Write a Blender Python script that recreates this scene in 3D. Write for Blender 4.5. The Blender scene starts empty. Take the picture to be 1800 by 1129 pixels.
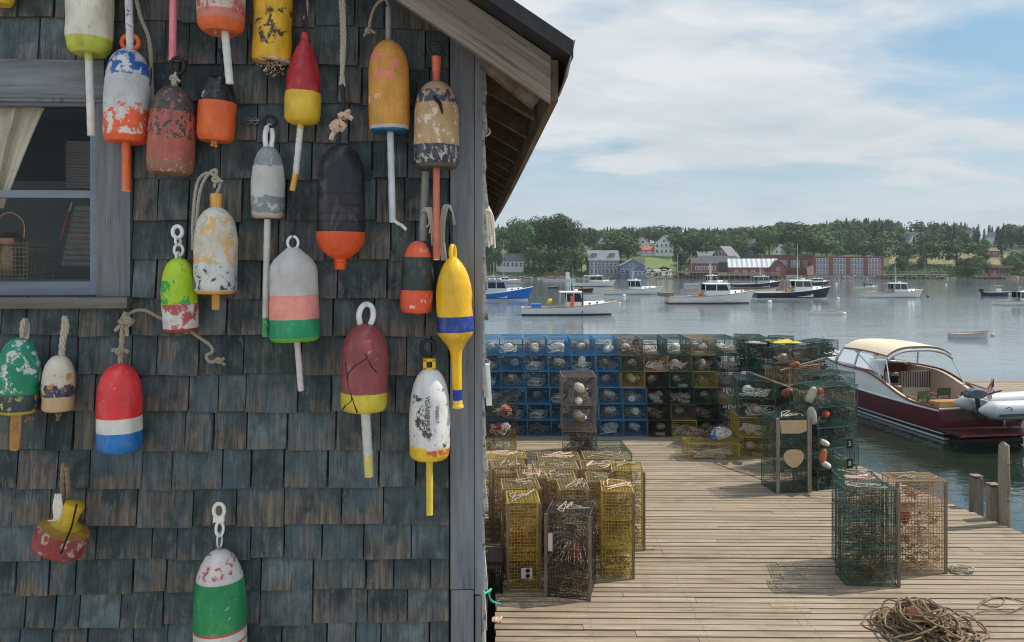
import bpy, math, random
from mathutils import Vector, Matrix, Quaternion
from mathutils import noise as mnoise
R = math.radians
scene = bpy.context.scene
COL = scene.collection
random.seed(11)

# ------------------------------------------------------------------ camera
F, CX, HY, CAMZ = 1350.0, 900.0, 465.0, 5.3       # focal length, centre and horizon in photo pixels; eye height over the water
cam_d = bpy.data.cameras.new('camera')
cam = bpy.data.objects.new('camera', cam_d)
COL.objects.link(cam)
cam.location = (0, 0, CAMZ)
cam.rotation_euler = (R(90), 0, 0)
cam_d.sensor_width = 36
cam_d.lens = 36 * F / 1800
cam_d.shift_y = (HY - 564.5) / 1800
cam_d.clip_start = 0.05
cam_d.clip_end = 6000
scene.camera = cam

# ------------------------------------------------------------------ sun and sky
SUN_EL, SUN_BETA = 50.0, 14.0
sdir = Vector((math.cos(R(SUN_BETA)) * math.cos(R(SUN_EL)), math.sin(R(SUN_BETA)) * math.cos(R(SUN_EL)), math.sin(R(SUN_EL))))
sun_d = bpy.data.lights.new('sun', 'SUN')
sun_d.energy = 3.6
sun_d.angle = R(0.5)
sun_d.color = (1.0, 0.94, 0.84)
sun = bpy.data.objects.new('sun', sun_d)
COL.objects.link(sun)
sun.location = (60, 20, 80)
sun.rotation_euler = sdir.to_track_quat('Z', 'Y').to_euler()

scene.view_settings.view_transform = 'Standard'
scene.view_settings.look = 'None'
scene.view_settings.exposure = 0.38
scene.view_settings.gamma = 1.0
scene.view_settings.use_curve_mapping = False
scene.render.engine = 'CYCLES'
scene.cycles.max_bounces = 6
scene.cycles.diffuse_bounces = 3
scene.cycles.transparent_max_bounces = 12
scene.cycles.use_denoising = True
scene.cycles.filter_width = 1.15
scene.cycles.caustics_reflective = False
scene.cycles.caustics_refractive = False


# ------------------------------------------------------------------ node helpers
def nd(nt, typ, ins=None, **props):
    n = nt.nodes.new(typ)
    for k, v in props.items():
        setattr(n, k, v)
    for k, v in (ins or {}).items():
        s = n.inputs[k]
        if isinstance(v, bpy.types.NodeSocket):
            nt.links.new(v, s)
        else:
            if hasattr(s.default_value, '__len__') and len(s.default_value) == 4 and len(v) == 3:
                v = (*v, 1)
            s.default_value = v
    return n


def mixc(nt, fac, a, b, blend='MIX'):
    return nd(nt, 'ShaderNodeMix', {0: fac, 6: a, 7: b}, data_type='RGBA', blend_type=blend).outputs[2]


def mth(nt, op, a, b=0.0, c=None, clamp=False):
    ins = {0: a, 1: b}
    if c is not None:
        ins[2] = c
    return nd(nt, 'ShaderNodeMath', ins, operation=op, use_clamp=clamp).outputs[0]


def ramp(nt, fac, stops, interp='LINEAR'):
    n = nd(nt, 'ShaderNodeValToRGB', {0: fac})
    cr = n.color_ramp
    cr.interpolation = interp
    while len(cr.elements) < len(stops):
        cr.elements.new(0.5)
    for e, (p, c) in zip(cr.elements, stops):
        e.position = p
        e.color = (*c, 1) if hasattr(c, '__len__') else (c, c, c, 1)
    return n.outputs[0]


def noi(nt, vec, scale, detail=4, rough=0.55, dist=0.0):
    return nd(nt, 'ShaderNodeTexNoise', {'Vector': vec, 'Scale': scale, 'Detail': detail, 'Roughness': rough, 'Distortion': dist}).outputs[0]


def vmul(nt, vec, s):
    return nd(nt, 'ShaderNodeVectorMath', {0: vec, 1: s}, operation='MULTIPLY').outputs[0]


def objco(nt):
    return nd(nt, 'ShaderNodeTexCoord').outputs['Object']


def base(name):
    m = bpy.data.materials.new(name)
    m.use_nodes = True
    nt = m.node_tree
    return m, nt, nt.nodes['Principled BSDF']


def setp(nt, b, **kw):
    for k, v in kw.items():
        k = {'color': 'Base Color', 'rough': 'Roughness', 'metal': 'Metallic', 'normal': 'Normal', 'spec': 'Specular IOR Level'}.get(k, k)
        s = b.inputs[k]
        if isinstance(v, bpy.types.NodeSocket):
            nt.links.new(v, s)
        elif hasattr(v, '__len__') and len(v) == 3 and k == 'Base Color':
            s.default_value = (*v, 1)
        else:
            s.default_value = v


def bump(nt, h, strength=0.3, dist=0.01):
    return nd(nt, 'ShaderNodeBump', {'Height': h, 'Strength': strength, 'Distance': dist}).outputs[0]


# world: physical sky with a broken layer of high cloud
world = bpy.data.worlds.new('World')
scene.world = world
world.use_nodes = True
wn = world.node_tree
bg = wn.nodes['Background']
sky = nd(wn, 'ShaderNodeTexSky', sky_type='NISHITA', sun_disc=False, sun_elevation=R(SUN_EL), sun_rotation=R(90 - SUN_BETA), air_density=1.0, dust_density=1.2, ozone_density=1.6)
gen = nd(wn, 'ShaderNodeTexCoord').outputs['Generated']
sx = nd(wn, 'ShaderNodeSeparateXYZ', {0: gen})
zc = mth(wn, 'ADD', mth(wn, 'MAXIMUM', sx.outputs[2], 0.0), 0.16)
cp = nd(wn, 'ShaderNodeCombineXYZ', {0: mth(wn, 'DIVIDE', sx.outputs[0], zc), 1: mth(wn, 'DIVIDE', sx.outputs[1], zc), 2: 3.7}).outputs[0]
cpm = nd(wn, 'ShaderNodeMapping', {'Vector': cp, 'Location': (0.35, 0.9, 0), 'Rotation': (0, 0, R(-28)), 'Scale': (0.62, 0.95, 1)}).outputs[0]
cn = noi(wn, cpm, 0.85, 6, 0.52, 0.35)
cn2 = noi(wn, cpm, 2.6, 6, 0.6, 0.3)
cov = ramp(wn, mth(wn, 'ADD', mth(wn, 'MULTIPLY', cn, 0.8), mth(wn, 'MULTIPLY', cn2, 0.2)), [(0.465, 0.0), (0.57, 1.0)])
horiz = ramp(wn, sx.outputs[2], [(0.0, 1.0), (0.08, 0.8), (0.2, 0.0)])
cov = mth(wn, 'MAXIMUM', cov, mth(wn, 'MULTIPLY', horiz, 0.85), clamp=True)
ccol = ramp(wn, cn2, [(0.3, (4.2, 4.7, 5.1)), (0.62, (5.9, 6.1, 6.25))])
hz2 = ramp(wn, sx.outputs[2], [(0.0, 1.0), (0.22, 0.0)])
ccol = mixc(wn, mth(wn, 'MULTIPLY', hz2, 0.6), ccol, (4.0, 4.4, 4.8))
backl = ramp(wn, mth(wn, 'MULTIPLY', sx.outputs[1], -1.0), [(0.0, 1.0), (0.5, 1.8)])      # unseen half of the sky brightened to fill the shaded shack front
ccol = mixc(wn, 1.0, ccol, backl, 'MULTIPLY')
skyc = mixc(wn, 0.6, sky.outputs[0], (1.8, 3.5, 4.65))
wn.links.new(mixc(wn, mth(wn, 'MULTIPLY', cov, 0.93), skyc, ccol), bg.inputs[0])
bg.inputs[1].default_value = 0.105


# ------------------------------------------------------------------ mesh helpers
def frame_of(d):
    d = d.normalized()
    up = Vector((0, 0, 1)) if abs(d.z) < 0.92 else Vector((0, 1, 0))
    x = d.cross(up).normalized()
    return x, x.cross(d).normalized()


def smooth(pts, n=8, closed=False):
    P = [Vector(p) for p in pts]
    out = []
    m = len(P)
    segs = m if closed else m - 1
    for i in range(segs):
        if closed:
            a, b, c, d = P[(i - 1) % m], P[i], P[(i + 1) % m], P[(i + 2) % m]
        else:
            b, c = P[i], P[i + 1]
            a = P[i - 1] if i else b * 2 - c
            d = P[i + 2] if i + 2 < m else c * 2 - b
        for k in range(n):
            t = k / n
            out.append(0.5 * ((2 * b) + (c - a) * t + (2 * a - 5 * b + 4 * c - d) * t * t + (3 * b - a - 3 * c + d) * t ** 3))
    if not closed:
        out.append(P[-1])
    return out


class MB:
    def __init__(s):
        s.v, s.f, s.m, s.a = [], [], [], []

    def add(s, vs, fs, mi=0, att=None):
        o = len(s.v)
        s.v += [tuple(v) for v in vs]
        s.a += att if att else [0.0] * len(vs)
        s.f += [tuple(i + o for i in f) for f in fs]
        s.m += [mi] * len(fs) if isinstance(mi, int) else list(mi)
        return s

    def hexa(s, vs, mi=0, att=None):
        return s.add(vs, [(0, 3, 2, 1), (4, 5, 6, 7), (0, 1, 5, 4), (1, 2, 6, 5), (2, 3, 7, 6), (3, 0, 4, 7)], mi, att)

    def box(s, c, size, rot=None, mi=0):
        c = Vector(c)
        h = Vector(size) / 2
        vs = []
        for z in (-1, 1):
            for x, y in ((-1, -1), (1, -1), (1, 1), (-1, 1)):
                p = Vector((x * h.x, y * h.y, z * h.z))
                vs.append(c + (rot @ p if rot else p))
        return s.hexa(vs, mi)

    def span(s, a, b, mi=0):
        a, b = Vector(a), Vector(b)
        return s.box((a + b) / 2, [abs(t) for t in (b - a)], None, mi)

    def beam(s, p, q, w, h, mi=0, up=(0, 0, 1)):
        p, q = Vector(p), Vector(q)
        d = (q - p).normalized()
        u = Vector(up)
        x = d.cross(u)
        x = x.normalized() if x.length > 1e-4 else d.orthogonal().normalized()
        y = x.cross(d)
        vs = []
        for e in (p, q):
            for i, j in ((-1, -1), (1, -1), (1, 1), (-1, 1)):
                vs.append(e + x * (i * w / 2) + y * (j * h / 2))
        return s.hexa(vs, mi)

    def tube(s, pts, r, n=8, closed=False, mi=0, cap=True):
        P = [Vector(p) for p in pts]
        m = len(P)
        rr = r if hasattr(r, '__len__') else [r] * m
        vs, fs = [], []
        x = None
        for i in range(m):
            if closed:
                d = P[(i + 1) % m] - P[(i - 1) % m]
            else:
                d = P[min(i + 1, m - 1)] - P[max(i - 1, 0)]
            if d.length < 1e-9:
                d = Vector((0, 0, 1))
            d.normalize()
            if x is None:
                x, y = frame_of(d)
            else:
                x = x - d * x.dot(d)
                x = x.normalized() if x.length > 1e-6 else frame_of(d)[0]
                y = x.cross(d)
            for k in range(n):
                t = 2 * math.pi * k / n
                vs.append(P[i] + x * (math.cos(t) * rr[i]) + y * (math.sin(t) * rr[i]))
        for i in range(m if closed else m - 1):
            j = (i + 1) % m
            for k in range(n):
                l = (k + 1) % n
                fs.append((i * n + k, i * n + l, j * n + l, j * n + k))
        if cap and not closed:
            fs.append(tuple(range(n)))
            fs.append(tuple((m - 1) * n + k for k in reversed(range(n))))
        return s.add(vs, fs, mi)

    def rope(s, pts, r, mi=0, per=8, closed=False, turns=None):
        """three-strand laid rope"""
        P = smooth(pts, per, closed)
        L = [0.0]
        for a, b in zip(P, P[1:]):
            L.append(L[-1] + (b - a).length)
        tot = L[-1]
        n = max(6, int(tot / (r * 1.1)))
        Q = []
        k = 0
        for i in range(n + 1):
            t = tot * i / n
            while k < len(L) - 2 and L[k + 1] < t:
                k += 1
            w = (t - L[k]) / max(1e-9, L[k + 1] - L[k])
            Q.append(P[k].lerp(P[k + 1], min(1, w)))
        pitch = r * 7.5
        x = None
        strands = [[], [], []]
        for i in range(n + 1):
            d = (Q[min(i + 1, n)] - Q[max(i - 1, 0)])
            d = d.normalized() if d.length > 1e-9 else Vector((0, 0, 1))
            if x is None:
                x, y = frame_of(d)
            else:
                x = x - d * x.dot(d)
                x = x.normalized() if x.length > 1e-6 else frame_of(d)[0]
                y = x.cross(d)
            for q in range(3):
                t = 2 * math.pi * (tot * i / n / pitch + q / 3)
                strands[q].append(Q[i] + (x * math.cos(t) + y * math.sin(t)) * r * 0.5)
        for q in range(3):
            s.tube(strands[q], r * 0.56, 5, False, mi)
        return s

    def lathe(s, prof, n=32, M=None, mi=0, wob=0.0, seed=0.0):
        vs, fs, mm = [], [], []
        M = M or Matrix()
        for (r, z) in prof:
            for k in range(n):
                t = 2 * math.pi * k / n
                rr = r
                if wob:
                    rr = r * (1 + wob * mnoise.noise(Vector((math.cos(t) * 1.4 + seed, math.sin(t) * 1.4, z * 9 + seed))))
                vs.append(M @ Vector((rr * math.cos(t), rr * math.sin(t), z)))
        for i in range(len(prof) - 1):
            for k in range(n):
                l = (k + 1) % n
                fs.append((i * n + k, (i + 1) * n + k, (i + 1) * n + l, i * n + l))
        return s.add(vs, fs, mi)

    def torus(s, c, Rr, r, nrm=(0, 1, 0), n=20, k=8, sx=1.0, sy=1.0, mi=0):
        x, y = frame_of(Vector(nrm))
        c = Vector(c)
        return s.tube([c + x * (math.cos(2 * math.pi * i / n) * Rr * sx) + y * (math.sin(2 * math.pi * i / n) * Rr * sy) for i in range(n)], r, k, True, mi)

    def grid(s, fn, nu, nv, mi=0, flip=False):
        vs = [fn(i / nu, j / nv) for j in range(nv + 1) for i in range(nu + 1)]
        fs = []
        for j in range(nv):
            for i in range(nu):
                q = (j * (nu + 1) + i, j * (nu + 1) + i + 1, (j + 1) * (nu + 1) + i + 1, (j + 1) * (nu + 1) + i)
                fs.append(q[::-1] if flip else q)
        return s.add(vs, fs, mi)

    def mesh(s, name, mats, sm=False):
        me = bpy.data.meshes.new(name)
        me.from_pydata(s.v, [], s.f)
        for m in (mats if isinstance(mats, (list, tuple)) else [mats]):
            me.materials.append(m)
        me.polygons.foreach_set('material_index', s.m)
        if any(s.a):
            at_ = me.attributes.new('sh', 'FLOAT', 'POINT')
            at_.data.foreach_set('value', s.a)
        if sm:
            me.polygons.foreach_set('use_smooth', [True] * len(s.f))
            if sm != 'full':
                try:
                    me.set_sharp_from_angle(angle=R(sm if sm is not True else 40))
                except Exception:
                    pass
        me.update()
        return me

    def build(s, name, mats, parent=None, sm=False):
        return put(name, s.mesh(name, mats, sm), parent)


def put(name, me, parent=None):
    o = bpy.data.objects.new(name, me)
    COL.objects.link(o)
    if parent:
        o.parent = parent
    return o


def tag(o, label=None, cat=None, group=None, kind=None):
    if label:
        o['label'] = label
    if cat:
        o['category'] = cat
    if group:
        o['group'] = group
    if kind:
        o['kind'] = kind
    return o


def thing(name, label, cat, loc=(0, 0, 0), rz=0.0, group=None):
    o = bpy.data.objects.new(name, None)
    o.empty_display_size = 0.1
    COL.objects.link(o)
    o.location = loc
    o.rotation_euler = (0, 0, rz)
    return tag(o, label, cat, group)


KIDS = {}


def copy_tree(o, kids, parent=None):
    """a thing and its parts and sub-parts; kids maps an object to its children"""
    c = o.copy()
    COL.objects.link(c)
    if parent:
        c.parent = parent
    for ch in kids.get(o.name, []):
        copy_tree(ch, kids, c)
    return c


def kids_of(root):
    m = {}

    def rec(o):
        m[o.name] = list(o.children)
        for c in o.children:
            rec(c)
    rec(root)
    return m


def at(px, py, Y):
    return Vector(((px - CX) / F * Y, Y, CAMZ - (py - HY) / F * Y))


def lerp(a, b, t):
    return a + (b - a) * t


def sstep(a, b, x):
    t = max(0.0, min(1.0, (x - a) / (b - a)))
    return t * t * (3 - 2 * t)


# ------------------------------------------------------------------ materials
def plain(name, col, rough=0.6, metal=0.0, var=0.15, scale=6.0, dirt=None, dirt_amt=0.35, spec=0.4):
    """a painted or plastic surface with slight tone variation and optional blotches of dirt"""
    m, nt, b = base(name)
    co = objco(nt)
    n = noi(nt, co, scale, 5, 0.6)
    c = mixc(nt, n, tuple(x * (1 - var) for x in col), tuple(min(1, x * (1 + var)) for x in col))
    if dirt:
        d = ramp(nt, noi(nt, co, scale * 2.3, 6, 0.65), [(0.5, 0.0), (0.68, 1.0)])
        c = mixc(nt, mth(nt, 'MULTIPLY', d, dirt_amt), c, dirt)
    setp(nt, b, color=c, rough=rough, metal=metal, spec=spec)
    return m


def wood(name, cols, scale=(1.2, 18, 18), rot=(0, 0, 0), rough=0.85, bmp=0.35, island=True, cracks=0.5, crackcol=(0.02, 0.02, 0.02), tint=0.25, stain=None, marks=False):
    """weathered boards: grain stretched along one axis, each board with its own tone"""
    m, nt, b = base(name)
    co = objco(nt)
    co = nd(nt, 'ShaderNodeMapping', {'Vector': co, 'Rotation': rot}).outputs[0]
    rnd = nd(nt, 'ShaderNodeNewGeometry').outputs['Random Per Island']
    if island:
        co2 = nd(nt, 'ShaderNodeVectorMath', {0: co, 1: nd(nt, 'ShaderNodeCombineXYZ', {0: mth(nt, 'MULTIPLY', rnd, 71.0), 1: mth(nt, 'MULTIPLY', rnd, 13.0), 2: mth(nt, 'MULTIPLY', rnd, 29.0)}).outputs[0]}, operation='ADD').outputs[0]
    else:
        co2 = co
    g1 = noi(nt, vmul(nt, co2, scale), 1.0, 6, 0.62, 0.6)
    g2 = noi(nt, vmul(nt, co2, tuple(x * 3.1 for x in scale)), 1.0, 5, 0.6)
    g3 = noi(nt, co, 1.7, 3)
    g = mth(nt, 'ADD', mth(nt, 'MULTIPLY', g1, 0.62), mth(nt, 'MULTIPLY', g2, 0.38))
    c = ramp(nt, g, [(0.3, cols[0]), (0.5, cols[1]), (0.7, cols[2])])
    tone = mth(nt, 'ADD', 1.0 - tint, mth(nt, 'MULTIPLY', mth(nt, 'ADD', mth(nt, 'MULTIPLY', rnd, 0.7 if island else 0.0), mth(nt, 'MULTIPLY', g3, 0.6 if island else 1.0)), 2 * tint * 0.8))
    c = mixc(nt, 1.0, c, nd(nt, 'ShaderNodeCombineColor', {0: tone, 1: tone, 2: tone}).outputs[0], 'MULTIPLY')
    if stain:
        sf = ramp(nt, noi(nt, vmul(nt, co2, tuple(x * 0.35 for x in scale)), 1.6, 5, 0.6), [(0.5, 0.0), (0.66, 1.0)])
        c = mixc(nt, mth(nt, 'MULTIPLY', sf, 0.6), c, stain)
    if cracks:
        k = ramp(nt, g2, [(0.30, 1.0), (0.38, 0.0)])
        c = mixc(nt, mth(nt, 'MULTIPLY', k, cracks), c, crackcol)
    if marks:       # spills, algae and gull droppings that lie across the boards
        s1 = ramp(nt, noi(nt, vmul(nt, co, (0.75, 0.9, 1)), 1.0, 6, 0.68, 0.8), [(0.52, 0.0), (0.68, 0.55)])
        c = mixc(nt, s1, c, mixc(nt, 1.0, c, (0.5, 0.46, 0.42), 'MULTIPLY'))
        s2 = ramp(nt, noi(nt, vmul(nt, co, (1.6, 2.0, 1)), 1.0, 5, 0.65), [(0.6, 0.0), (0.72, 0.4)])
        c = mixc(nt, s2, c, (0.13, 0.135, 0.075))
        s3 = ramp(nt, noi(nt, vmul(nt, co, (9, 12, 1)), 1.0, 4, 0.75), [(0.745, 0.0), (0.775, 0.8)])
        c = mixc(nt, s3, c, (0.6, 0.58, 0.53))
    setp(nt, b, color=c, rough=rough, spec=0.25, normal=bump(nt, g, bmp, 0.004))
    return m


def glass(name, tint=(0.75, 0.8, 0.8), rough=0.02, ior=1.45):
    m, nt, b = base(name)
    tr = nd(nt, 'ShaderNodeBsdfTransparent', {0: tint})
    gl = nd(nt, 'ShaderNodeBsdfGlossy', {0: (1, 1, 1), 'Roughness': rough})
    fr = nd(nt, 'ShaderNodeFresnel', {'IOR': ior})
    mx = nd(nt, 'ShaderNodeMixShader', {0: fr.outputs[0], 1: tr.outputs[0], 2: gl.outputs[0]})
    nt.links.new(mx.outputs[0], nt.nodes['Material Output'].inputs[0])
    return m


ROPE_TAN = plain('rope_tan', (0.33, 0.28, 0.21), 0.9, var=0.35, scale=160)
ROPE_GREY = plain('rope_grey', (0.42, 0.38, 0.31), 0.9, var=0.35, scale=160)
ROPE_DARK = plain('rope_dark', (0.02, 0.025, 0.035), 0.8, var=0.4, scale=120)
ROPE_PINK = plain('rope_pink', (0.62, 0.42, 0.32), 0.9, var=0.4, scale=130, dirt=(0.9, 0.85, 0.75), dirt_amt=0.7)
ROPE_BROWN = plain('rope_brown', (0.24, 0.17, 0.105), 0.9, var=0.45, scale=60)
ROPE_WHITE = plain('rope_white', (0.7, 0.66, 0.58), 0.85, var=0.25, scale=120)
ROPE_TEAL = plain('rope_teal', (0.04, 0.42, 0.33), 0.7, var=0.2, scale=100)
BLACK_RUB = plain('black_rubber', (0.012, 0.012, 0.014), 0.55, var=0.3, scale=40)
STEEL = plain('brushed_steel', (0.6, 0.6, 0.6), 0.35, 0.9, var=0.1)
WHITE_PLASTIC = plain('white_plastic', (0.74, 0.74, 0.74), 0.4, var=0.08, scale=30)
DARK_GLASS = plain('dark_window_glass', (0.012, 0.016, 0.02), 0.08, var=0.2, spec=0.6)
# ================================================================== THE SETTING: water and near ground
def m_water():
    m, nt, b = base('sea_water')
    co = objco(nt)
    w1 = noi(nt, vmul(nt, co, (0.55, 1.5, 1)), 1.0, 5, 0.6, 0.4)
    w2 = noi(nt, vmul(nt, co, (0.08, 0.22, 1)), 1.0, 4, 0.55, 0.3)
    w3 = noi(nt, vmul(nt, co, (2.2, 4.2, 1)), 1.0, 3, 0.5)
    h = mth(nt, 'ADD', mth(nt, 'ADD', mth(nt, 'MULTIPLY', w1, 0.5), mth(nt, 'MULTIPLY', w2, 0.7)), mth(nt, 'MULTIPLY', w3, 0.12))
    calm = ramp(nt, noi(nt, vmul(nt, co, (0.012, 0.05, 1)), 1.0, 3), [(0.42, 0.55), (0.62, 1.0)])
    # reflections put into the colour: dark hull and dock near, bright sky beyond
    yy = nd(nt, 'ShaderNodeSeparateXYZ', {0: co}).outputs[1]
    refl_col = ramp(nt, mth(nt, 'DIVIDE', mth(nt, 'ADD', yy, mth(nt, 'MULTIPLY', noi(nt, vmul(nt, co, (0.12, 0.2, 1)), 1.0, 4), 12.0)), 100.0), [(0.31, (0.012, 0.024, 0.015)), (0.46, (0.135, 0.168, 0.185))])
    setp(nt, b, color=refl_col, rough=0.05, IOR=1.95, spec=0.8,
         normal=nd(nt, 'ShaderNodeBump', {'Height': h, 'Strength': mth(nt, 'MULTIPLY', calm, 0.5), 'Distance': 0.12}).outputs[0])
    return m


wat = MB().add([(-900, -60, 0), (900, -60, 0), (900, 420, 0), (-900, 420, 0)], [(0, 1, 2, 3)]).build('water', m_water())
tag(wat, kind='structure')

m, nt, b = base('gravel_yard')
co = objco(nt)
setp(nt, b, color=ramp(nt, mth(nt, 'ADD', mth(nt, 'MULTIPLY', noi(nt, co, 40, 6, 0.7), 0.6), mth(nt, 'MULTIPLY', noi(nt, co, 0.8, 4), 0.4)), [(0.3, (0.26, 0.235, 0.2)), (0.7, (0.52, 0.48, 0.42))]), rough=0.95)
g = MB()
g.span((-60, -60, -1.5), (60, 2.15, 3.55))
g.span((-60, 2.15, -1.5), (-0.62, 11.9, 3.32))
tag(g.build('ground', m), kind='structure')

# ================================================================== THE SHACK
YAW = R(3.02)
C0 = Vector((-0.0962, 2.6, 0))
RZ = 3.33
UX, VX = Vector((math.cos(YAW), math.sin(YAW), 0)), Vector((-math.sin(YAW), math.cos(YAW), 0))


def W(px, py, v=0.0):
    """a pixel of the photo on the plane v metres behind the shack front, in shack coordinates"""
    d = Vector(((px - CX) / F, 1.0, -(py - HY) / F))
    t = (v + C0.dot(VX)) / d.dot(VX)
    p = d * t
    return Vector(((p - C0).dot(UX), v, p.z + CAMZ - RZ))


def S2W(p):
    return Vector((C0.x, C0.y, RZ)) + UX * p[0] + VX * p[1] + Vector((0, 0, p[2]))


shack = thing('fishing_shack', 'old fishing shack with weathered blue grey shingles, its front wall hung with buoys', 'building', (C0.x, C0.y, RZ), YAW)


def m_shingle(name, white=0.0):
    m, nt, b = base(name)
    co = objco(nt)
    rnd = nd(nt, 'ShaderNodeNewGeometry').outputs['Random Per Island']
    sh = nd(nt, 'ShaderNodeAttribute', attribute_name='sh').outputs['Fac']
    off = nd(nt, 'ShaderNodeCombineXYZ', {0: mth(nt, 'MULTIPLY', rnd, 53.0), 1: 0.0, 2: mth(nt, 'MULTIPLY', rnd, 17.0)}).outputs[0]
    co2 = nd(nt, 'ShaderNodeVectorMath', {0: co, 1: off}, operation='ADD').outputs[0]
    grain = noi(nt, vmul(nt, co2, (90, 20, 7)), 1.0, 6, 0.62, 0.4)
    fine = noi(nt, vmul(nt, co2, (260, 40, 12)), 1.0, 4, 0.6)
    blot = noi(nt, vmul(nt, co2, (12, 9, 8)), 1.0, 6, 0.62, 0.5)
    wide = noi(nt, vmul(nt, co, (1.5, 1, 1.3)), 1.0, 3)
    c0 = ramp(nt, rnd, [(0.0, (0.04, 0.055, 0.058)), (0.2, (0.085, 0.107, 0.113)), (0.36, (0.035, 0.049, 0.05)), (0.55, (0.125, 0.155, 0.163)), (0.72, (0.055, 0.07, 0.072)), (0.86, (0.105, 0.133, 0.145)), (1.0, (0.06, 0.074, 0.073))])
    dk = ramp(nt, blot, [(0.34, 0.5), (0.5, 0.95), (0.66, 1.45)])
    c = mixc(nt, 1.0, c0, dk, 'MULTIPLY')
    c = mixc(nt, 1.0, c, ramp(nt, grain, [(0.32, 0.72), (0.5, 1.0), (0.68, 1.3)]), 'MULTIPLY')
    # stain worn through to brown wood, mostly towards the butts
    wear = mth(nt, 'ADD', mth(nt, 'MULTIPLY', mth(nt, 'SUBTRACT', 0.55, sh), 0.34), mth(nt, 'ADD', blot, mth(nt, 'MULTIPLY', mth(nt, 'SUBTRACT', grain, 0.5), 0.28)))
    wear = mth(nt, 'ADD', wear, mth(nt, 'MULTIPLY', mth(nt, 'SUBTRACT', mth(nt, 'FRACT', mth(nt, 'MULTIPLY', rnd, 7.31)), 0.55), 0.26))
    wf = ramp(nt, wear, [(0.53, 0.0), (0.72, 0.92)])
    brown = ramp(nt, grain, [(0.35, (0.07, 0.052, 0.04)), (0.65, (0.225, 0.178, 0.14))])
    c = mixc(nt, wf, c, brown)
    blu = ramp(nt, noi(nt, vmul(nt, co2, (5, 5, 4)), 1.0, 4, 0.6), [(0.52, 0.0), (0.68, 0.55)])
    c = mixc(nt, blu, c, (0.07, 0.125, 0.165))
    pale = ramp(nt, noi(nt, vmul(nt, co2, (34, 9, 11)), 1.0, 6, 0.7, 0.7), [(0.58, 0.0), (0.72, 0.6)])
    c = mixc(nt, pale, c, (0.25, 0.27, 0.27))
    c = mixc(nt, mth(nt, 'MULTIPLY', ramp(nt, fine, [(0.3, 1.0), (0.46, 0.0)]), 0.7), c, (0.014, 0.016, 0.018))
    c = mixc(nt, mth(nt, 'MULTIPLY', wide, 0.25), c, (0.035, 0.05, 0.05))
    if white:
        c = mixc(nt, ramp(nt, noi(nt, co, 30, 6, 0.7), [(0.35, 0.0), (0.5, white)]), c, (0.62, 0.6, 0.55))
    setp(nt, b, color=c, rough=0.8, spec=0.3, normal=bump(nt, mth(nt, 'ADD', mth(nt, 'MULTIPLY', grain, 0.7), mth(nt, 'MULTIPLY', fine, 0.4)), 0.5, 0.003))
    return m


SHINGLE = m_shingle('stained_shingle')
COURSES = [(-110, -84), (-40, -15), (32, 54), (107, 122), (176, 187), (246, 251), (313, 315), (384, 389), (454, 457), (522, 526), (588, 591), (655, 658), (721, 724), (789, 788), (855, 855), (921, 920), (982, 976), (1042, 1030), (1100, 1088), (1162, 1146), (1224, 1206)]
rng = random.Random(5)
sw = MB()
UR = W(791, 500).x - 0.002
UL = -1.98
for i in range(1, len(COURSES)):
    (al, ar), (tl, tr) = COURSES[i], COURSES[i - 1]
    A0, A1, T0, T1 = W(0, al), W(791, ar), W(0, tl), W(791, tr)

    def zb(u):
        return A0.z + (A1.z - A0.z) * (u - A0.x) / (A1.x - A0.x)

    def zt(u):
        return T0.z + (T1.z - T0.z) * (u - T0.x) / (T1.x - T0.x)
    u = UL
    if 180 < (al + tl) / 2 < 530:
        u = W(236, 300).x + 0.001
    elif 108 < (al + tl) / 2 < 180:
        u = W(191.5, 150).x
    while u < UR - 0.001:
        w = rng.choice([rng.uniform(0.075, 0.11), rng.uniform(0.1, 0.145), rng.uniform(0.13, 0.19)])
        u1 = min(UR, u + w)
        if UR - u1 < 0.05:
            u1 = UR
        gap = rng.uniform(0.0025, 0.008)
        d0, d1 = rng.uniform(-0.006, 0.004), rng.uniform(-0.005, 0.004)
        zl, zr = zb(u) + d0, zb(u1) + d0 + rng.uniform(-0.004, 0.004)
        th = rng.uniform(0.010, 0.017)
        tz = 0.03
        a, c = u + gap * 0.5, u1 - gap * 0.5
        vb = -th - 0.005 + rng.uniform(-0.006, 0.003)
        vt = -0.004
        if rng.random() < 0.16:
            vb -= rng.uniform(0.003, 0.008)        # a curled butt
        vs = [(a, vb, zl), (c, vb, zr), (c, -0.001, zr), (a, -0.001, zl), (a, vt, zt(u) + tz), (c, vt, zt(u1) + tz), (c, -0.001, zt(u1) + tz), (a, -0.001, zt(u) + tz)]
        sw.hexa(vs, 0, [0, 0, 0, 0, 1, 1, 1, 1])
        if rng.random() < 0.12 and w > 0.1:      # a split running up from the butt
            us_ = rng.uniform(a + 0.03, c - 0.03)
            zs_ = zl + rng.uniform(0.04, 0.1)
            sw.add([(us_ - 0.0016, vb - 0.0006, zl - 0.001), (us_ + 0.0016, vb - 0.0006, zl - 0.001), (us_ + 0.001, vb * 0.55 - 0.001, zs_)], [(0, 1, 2)], 1)
        u = u1
sw.build('shingle_siding', [SHINGLE, plain('split_shadow_wood', (0.012, 0.012, 0.012), 0.9)], shack)

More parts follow.
